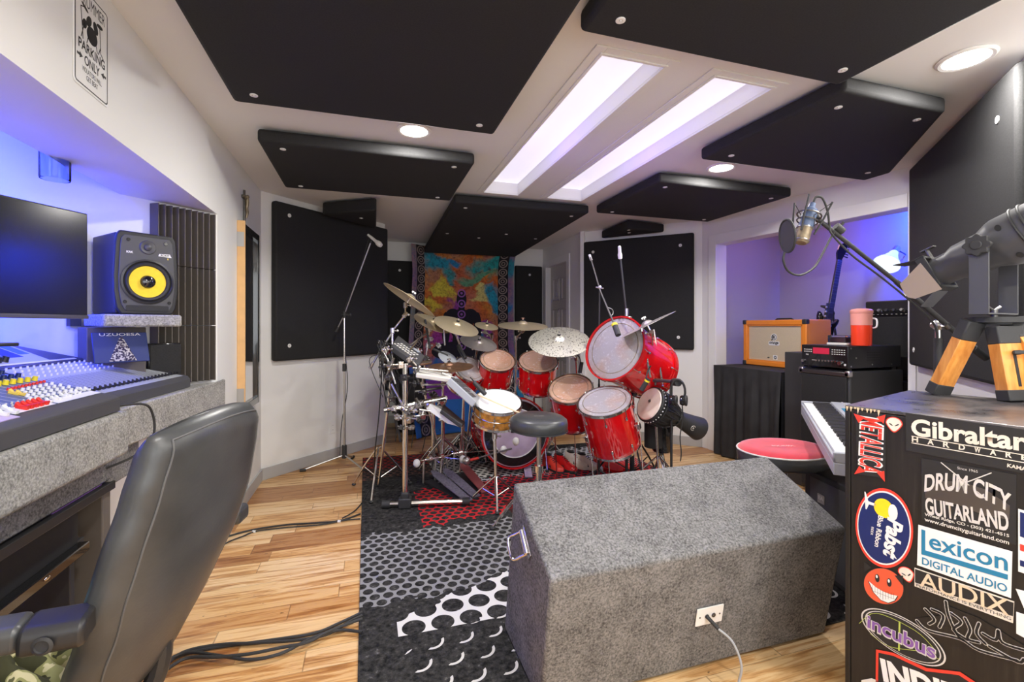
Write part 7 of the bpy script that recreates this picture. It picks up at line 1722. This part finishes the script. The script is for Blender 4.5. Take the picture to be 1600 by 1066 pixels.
# jagged graffiti sticker
s = poly([(1430, 966), (1470, 962), (1474, 935), (1484, 948), (1530, 966), (1570, 990), (1602, 1010), (1602, 1036), (1585, 1038), (1540, 1020), (1470, 1000), (1432, 980)], 'case', 'sticker', tc, .0, .0004, label='jagged black and silver graffiti lettering sticker')
GR = [[(1433, 970), (1450, 985), (1500, 998), (1530, 1016), (1590, 1032)], [(1446, 952), (1460, 968), (1452, 975)], [(1456, 952), (1474, 962), (1468, 980)], [(1478, 940), (1482, 962), (1496, 992), (1506, 1000)], [(1486, 958), (1502, 972), (1490, 984), (1512, 1000)],
      [(1508, 966), (1516, 984), (1512, 998), (1530, 1004)], [(1530, 974), (1526, 990), (1540, 1006)], [(1536, 990), (1556, 1000), (1560, 985), (1566, 1004), (1600, 1016)], [(1546, 1010), (1590, 1034), (1600, 1030)]]
for g_ in GR: stroke(g_, .0085, 'silverink', 'outline_stroke', s, .0007, 4)
for g_ in GR: stroke(g_, .0052, 'ink', 'lettering_stroke', s, .0013, 4)
# bottom sticker cut by the frame
s = poly([(1369, 1015), (1395, 1020), (1448, 1044), (1500, 1050), (1560, 1090), (1368, 1090)], 'stickred', 'sticker', tc, label='black sticker with red edge and white lettering at the bottom'); poly([(1373, 1020), (1396, 1025), (1447, 1049), (1498, 1055), (1552, 1090), (1372, 1090)], 'ink', 'field', s, .0007)
stx('INDIE', (1378, 1046), (1500, 1092), 36, 'white', s, .0014, offset=.05)
s = poly([(1346, 1063), (1362, 1060), (1372, 1064), (1372, 1090), (1346, 1090)], 'offwhite', 'sticker', tc, label='pale sticker at the lower left')
# stickers cut by the right edge
s = poly([(1591, 795), (1625, 805), (1625, 905), (1591, 893)], 'white', 'sticker', tc, label='white sticker with blue and red blocks'); poly([(1594, 800), (1625, 810), (1625, 850), (1594, 838)], 'navy', 'blue_block', s, .0007); poly([(1594, 850), (1625, 860), (1625, 870), (1594, 860)], 'stickred', 'red_block', s, .0007); poly([(1594, 875), (1625, 885), (1625, 895), (1594, 884)], 'navy', 'blue_block', s, .0007)
s = poly([(1587, 920), (1625, 930), (1625, 970), (1604, 960)], 'white', 'sticker', tc, label='white pointed sticker'); s = poly([(1588, 956), (1625, 968), (1625, 1010), (1588, 990)], 'white', 'sticker', tc, label='white square sticker')

# ---------------------------------------------------------------- stage light on its wooden tripod
hub = W(1553, 494, 1.60); tl = thing('stage_light', 'bronze-black theatre spotlight in a yoke on top of the wooden tripod', 'spotlight', hub + UP * .03)
feet = [Vector((1.995, 1.150, CT)), Vector((2.035, .955, CT)), Vector((2.10, .86, CT))]
tt = thing('wooden_tripod', 'short orange wood tripod with black fittings standing on the stickered case', 'tripod', (hub.x, hub.y, CT))
def leg(top, foot, w_, th, slot=False):
    ax = (foot - top).normalized(); L_ = (foot - top).length; T_ = frame(top, ax, UP); sd = RIGHT - ax * RIGHT.dot(ax); sd.normalize(); T_ = Matrix((sd, ax.cross(sd) * 1.0, ax)).transposed().to_4x4(); T_.translation = top
    mb = MB(T_); mb.box(-w_ / 2, w_ / 2, -th / 2, th / 2, L_ * .20, L_ * .86); lg = mb.build('leg', 'leg_wood', tt, bevel=.002)
    mb = MB(T_); mb.box(-w_ * .52, w_ * .52, -th * .55, th * .55, -.0, L_ * .24); mb.build('upper_fitting', 'blackmatte', lg, bevel=.004)
    mb = MB(T_); mb.box(-w_ * .52, w_ * .52, -th * .55, th * .55, L_ * .84, L_ - .004); mb.build('lower_fitting', 'blackmatte', lg, bevel=.003)
    if slot:
        k = -1 if (T_.to_3x3() @ Vector((0, 1, 0))).dot(FWD) > 0 else 1
        mb = MB(T_); mb.box(-.005, .005, k * th * .5 - .001, k * th * .5 + .001, L_ * .36, L_ * .80); mb.build('slot', 'ink', lg, smooth=False)
        mb = MB(T_); mb.cyl((0, k * th * .5, L_ * .36), (0, k * (th * .5 + .02), L_ * .36), .008, 12); mb.cbox((0, k * (th * .5 + .02), L_ * .36), (.045, .006, .012)); mb.build('wing_nut', 'blackmatte', lg, bevel=.002)
leg(W(1521, 502, 1.60), W(1463, 617, 1.69), .062, .035); leg(W(1567, 510, 1.56), feet[1] + (W(1590, 628, 1.53) - feet[1]) * .6, .085, .04, True); leg(hub + Vector((.03, -.03, -.01)), feet[2], .06, .035)
mb = MB(); mb.cyl(hub - UP * .022, hub - UP * .004, .078, 28); mb.cyl(hub - UP * .03, hub - UP * .022, .05, 20); mb.build('head_plate', 'blackmatte', tt)
mb = MB(); q = hub - UP * .0; mb.cyl(q - UP * .004, q + UP * .022, .010, 12); mb.tube([q + UP * .022 - RIGHT * .022 + UP * .010, q + UP * .018, q + UP * .022 + RIGHT * .022 + UP * .010], .005, 8); mb.build('wing_bolt', 'gunmetal', tl)
# yoke
pv = W(1553, 392, 1.60); ax = ((RIGHT * .43 - FWD * .90).normalized() * math.cos(.44) + UP * math.sin(.44)).normalized()
sdv = ax.cross(UP).normalized()                                     # across the barrel
sdv = sdv if sdv.dot(RIGHT) > 0 else -sdv
yd = (RIGHT * .90 + FWD * .43).normalized(); 
cz = pv
def yoke_pt(k, z): return Vector((hub.x, hub.y, 0)) + yd * k + UP * z
mb = MB(); wv_ = yd.cross(UP).normalized() * .026; wn = yd * .0028
for k in (-.112, .112):
    mb = MB(); zt = pv.z + .03; z0_ = hub.z + .004
    a = yoke_pt(k, 0); mb.add([a + wv_ - wn + UP * z0_, a - wv_ - wn + UP * z0_, a - wv_ - wn + UP * zt, a + wv_ - wn + UP * zt, a + wv_ + wn + UP * z0_, a - wv_ + wn + UP * z0_, a - wv_ + wn + UP * zt, a + wv_ + wn + UP * zt], [(0, 1, 2, 3), (7, 6, 5, 4), (0, 4, 5, 1), (1, 5, 6, 2), (2, 6, 7, 3), (3, 7, 4, 0)]); mb.build('yoke_arm', 'graphite', tl, bevel=.002)
a, b_ = yoke_pt(-.114, hub.z + .004), yoke_pt(.114, hub.z + .004); mb = MB(); mb.add([a + wv_, a - wv_, b_ - wv_, b_ + wv_, a + wv_ + UP * .006, a - wv_ + UP * .006, b_ - wv_ + UP * .006, b_ + wv_ + UP * .006], [(3, 2, 1, 0), (4, 5, 6, 7), (0, 1, 5, 4), (1, 2, 6, 5), (2, 3, 7, 6), (3, 0, 4, 7)]); mb.build('yoke_base', 'graphite', tl, bevel=.002)
bc = yoke_pt(0, pv.z + .012)                                        # centre of the barrel
TBa = frame(bc + ax * .035, ax, UP)
mb = MB(TBa); mb.lathe([(.050, -.20), (.054, -.20), (.056, -.15), (.066, -.125), (.068, -.05), (.084, -.015), (.088, .0), (.088, .165), (.083, .20), (.066, .235), (.032, .262), (0, .268)], 48); mb.lathe([(.046, -.20), (.042, -.10), (0, -.10)], 40); mb.build('barrel', 'graphite', tl, ang=50)
for z in (.055, .078): mb = MB(TBa); mb.torus(.0895, .004, Matrix.Translation((0, 0, z)), 48, 8); mb.build('band', 'blackmatte', tl)
for z, a_ in ((.02, 2.5), (.02, 1.2), (.03, 3.6)):
    mb = MB(TBa @ Matrix.Rotation(a_, 4, 'Z') @ Matrix.Translation((.0882, 0, z)) @ Matrix.Rotation(PI / 2, 4, 'Y')); mb.prism(ellipse(.008, .013, 16), 0, .0012); mb.build('vent_hole', 'ink', tl)
# side knob facing the room
kc = yoke_pt(-.116, pv.z + .01); 
mb = MB(frame(kc, -yd)); mb.prism([(.034 * (1 + .10 * math.cos(8 * a)) * math.cos(a), .034 * (1 + .10 * math.cos(8 * a)) * math.sin(a)) for a in [2 * PI * i / 64 for i in range(64)]], 0, .018); mb.lathe([(0, .018), (.016, .018), (.015, .022), (0, .022)], 24); mb.build('tilt_knob', 'blackmatte', tl, bevel=.002)
mb = MB(frame(yoke_pt(.116, pv.z + .01), yd)); mb.cyl((0, 0, 0), (0, 0, .02), .02, 16); mb.build('tilt_knob', 'blackmatte', tl)
# colour frame and barn door at the front
mb = MB(TBa)
mb.box(-.066, .066, -.066, -.056, -.225, -.195); mb.box(-.066, .066, .056, .066, -.225, -.195); mb.box(-.066, -.056, -.066, .066, -.225, -.195); mb.box(.056, .066, -.066, .066, -.225, -.195); mb.build('colour_frame_holder', 'blackmatte', tl, bevel=.002)
fc = TBa @ Vector((0, 0, -.225)); 
b0, b1, b2 = W(1438, 411, 1.64), W(1472, 452, 1.60), W(1430, 467, 1.66); nb = (b1 - b0).cross(b2 - b0)
def onp(px, py):
    dv_ = W(px, py, 1.0) - Vector((0, 0, HC)); o_ = Vector((0, 0, HC)); return o_ + dv_ * ((b0 - o_).dot(nb) / dv_.dot(nb))
b3, b4 = onp(1413, 459), onp(1406, 444); b5 = onp(1419, 465)
mb = MB(); mb.add([b0, b1, b2, b5, b3, b4], [(0, 1, 2, 3, 4, 5)]); mb.build('barn_door', 'tan_metal', tl, smooth=False, solid=.002)
mb = MB(); 
q0, q1, q2, q3 = TBa @ Vector((.066, -.05, -.225)), TBa @ Vector((.066, .05, -.225)), TBa @ Vector((.090, .045, -.30)), TBa @ Vector((.090, -.045, -.30))
mb = MB(); mb.add([q0, q1, q2, q3], [(0, 1, 2, 3)]); mb.build('barn_door', 'blackmatte', tl, smooth=False, solid=.002)
q0, q1, q2, q3 = TBa @ Vector((-.066, -.05, -.225)), TBa @ Vector((-.066, .05, -.225)), TBa @ Vector((-.10, .045, -.29)), TBa @ Vector((-.10, -.045, -.29))
mb = MB(); mb.add([q0, q1, q2, q3], [(0, 1, 2, 3)]); mb.build('barn_door', 'graphite', tl, smooth=False, solid=.002)
mb = MB(TBa); mb.box(.052, .10, -.012, .012, -.20, -.194); mb.box(.095, .100, -.012, .012, -.215, -.17); mb.build('handle', 'gunmetal', tl, bevel=.001)

# ---------------------------------------------------------------- studio microphone on a boom
jt = W(1466, 508, 2.12); jb = Vector((jt.x, jt.y, 0)); t = thing('studio_boom_stand', 'black microphone boom stand reaching over from behind the stickered case', 'microphone stand', jb)
tip = W(1272, 338, 2.02); tail = W(1538, 558, 2.10)
mb = MB(); mb.tube([tip, W(1400, 440, 2.06)], .009, 12); mb.tube([W(1400, 440, 2.06), tail], .0115, 12); mb.build('boom', 'blackmatte', t)
dv = (tail - tip).normalized(); mb = MB(); mb.cyl(tail - dv * .07, tail + dv * .01, .016, 14); mb.build('counterweight', 'rubber', t)
for k in (.30, .52, .62): 
    c = tip + (tail - tip) * (k + .25); mb = MB(); mb.cyl(c - dv * .012, c + dv * .012, .015, 14); mb.build('collar', 'gunmetal', t)
mb = MB(); mb.cyl(Vector((jt.x, jt.y, .12)), jt - UP * .06, .017, 16); mb.build('upright', 'blackmatte', t)
mb = MB(); mb.cyl(jt - UP * .07, jt + UP * .0, .012, 12); mb.sphere(jt, .026, (1, 1, 1), 16); mb.cyl(jt - FWD * .045, jt + FWD * .03, .013, 12); mb.build('boom_joint', 'satin', t)
for k in range(3):
    a = .5 + k * 2.094; mb = MB(); mb.tube([(jb.x, jb.y, .16), (jb.x + .22 * math.cos(a), jb.y + .22 * math.sin(a), .02)], .011, 10); mb.build('leg', 'blackmatte', t)
mb = MB(); mb.sphere(tip, .018, seg=12); mb.cyl(tip - dv * .03, tip + dv * .03, .012, 12); c = W(1311, 358, 2.03); mb.cyl(c - dv * .02, c + dv * .02, .017, 12); mb.cyl(c, c + UP * .03 + RIGHT * .02, .006, 8); mb.build('clamp', 'blackmatte', t)
ma, mz = W(1270, 318, 2.0), W(1251, 380, 1.98); md_ = (mz - ma).normalized()
t = thing('studio_microphone', 'silver condenser microphone hanging upside down in a black shock mount', 'microphone', ma)
TM = frame(ma, md_, RIGHT); LM = (mz - ma).length
mb = MB(TM); mb.lathe([(0, 0), (.012, 0), (.014, .022), (.026, .03), (.028, .05), (.028, LM * .62), (0, LM * .62)], 28); mb.build('body', 'bluegrey', t)
mb = MB(TM); mb.lathe([(.028, LM * .62), (.028, LM * .96), (.022, LM), (0, LM)], 28); mb.build('capsule_grille', 'bronze', t)
mb = MB(TM); mb.torus(.0285, .003, Matrix.Translation((0, 0, LM * .94)), 28, 6); mb.torus(.0285, .003, Matrix.Translation((0, 0, LM * .63)), 28, 6); mb.build('grille_rings', 'satin', t)
sm = thing('shock_mount', 'black spider shock mount with elastic cords around the hanging microphone', 'shock mount', ma)
mb = MB(TM); mb.torus(.046, .0035, Matrix.Translation((0, 0, LM * .30)), 36, 6); mb.torus(.040, .003, Matrix.Translation((0, 0, LM * .45)), 36, 6); mb.build('ring', 'gunmetal', sm)
for k in range(4):
    a = PI / 4 + k * PI / 2; ca, sa = math.cos(a), math.sin(a); mb = MB(TM); mb.tube([(.040 * ca, .040 * sa, LM * .78), (.058 * ca, .058 * sa, LM * .40), (.072 * ca, .072 * sa, -LM * .02)], .0040, 8); mb.build('arm', 'blackmatte', sm)
    mb = MB(TM)
    for zz in (LM * .0, LM * .72): mb.tube([((.070 if zz < .01 else .042) * ca, (.070 if zz < .01 else .042) * sa, zz), (.029 * math.cos(a + .6), .029 * math.sin(a + .6), LM * .35), ], .0016, 5)
    mb.build('elastic_cord', 'rubber', sm)
mb = MB(); mb.tube([TM @ Vector((.046, 0, LM * .30)), tip], .006, 8); mb.build('mount_arm', 'gunmetal', sm)
t = thing('pop_filter', 'round black pop filter seen edge-on on a gooseneck left of the hanging microphone', 'pop filter', W(1229, 368, 1.9))
pf_ = W(1230, 369, 1.88); TP = frame(pf_, (RIGHT * .985 + FWD * -.12 + UP * .12).normalized(), UP)
mb = MB(TP); mb.torus(.066, .0045, None, 40, 8); mb.build('hoop', 'blackmatte', t); mb = MB(TP); mb.lathe([(0, -.0008), (.066, -.0008), (.066, .0008), (0, .0008)], 40); mb.build('mesh_screen', 'graphite', t)
mb = MB(); mb.tube([W(1226, 394, 1.88), W(1224, 408, 1.88), W(1232, 424, 1.90), W(1250, 430, 1.93), W(1272, 418, 1.97), W(1286, 395, 2.0), W(1298, 372, 2.02), W(1307, 358, 2.03)], .0045, 10, smooth=6); mb.build('gooseneck', 'rubber', t)
mb = MB(); mb.tube([W(1271, 316, 2.0), W(1275, 308, 2.0), W(1285, 310, 2.0), W(1293, 330, 2.01), W(1296, 352, 2.02), W(1300, 366, 2.02), W(1330, 398, 2.03), W(1370, 428, 2.05), W(1410, 460, 2.06), W(1450, 495, 2.08), W(1464, 520, 2.10), W(1462, 560, 2.12), W(1458, 620, 2.12)], .0045, 8, smooth=5); tag(mb.build('microphone_cable', 'rubber'), 'black cable looping from the hanging microphone along the boom arm', 'cable')
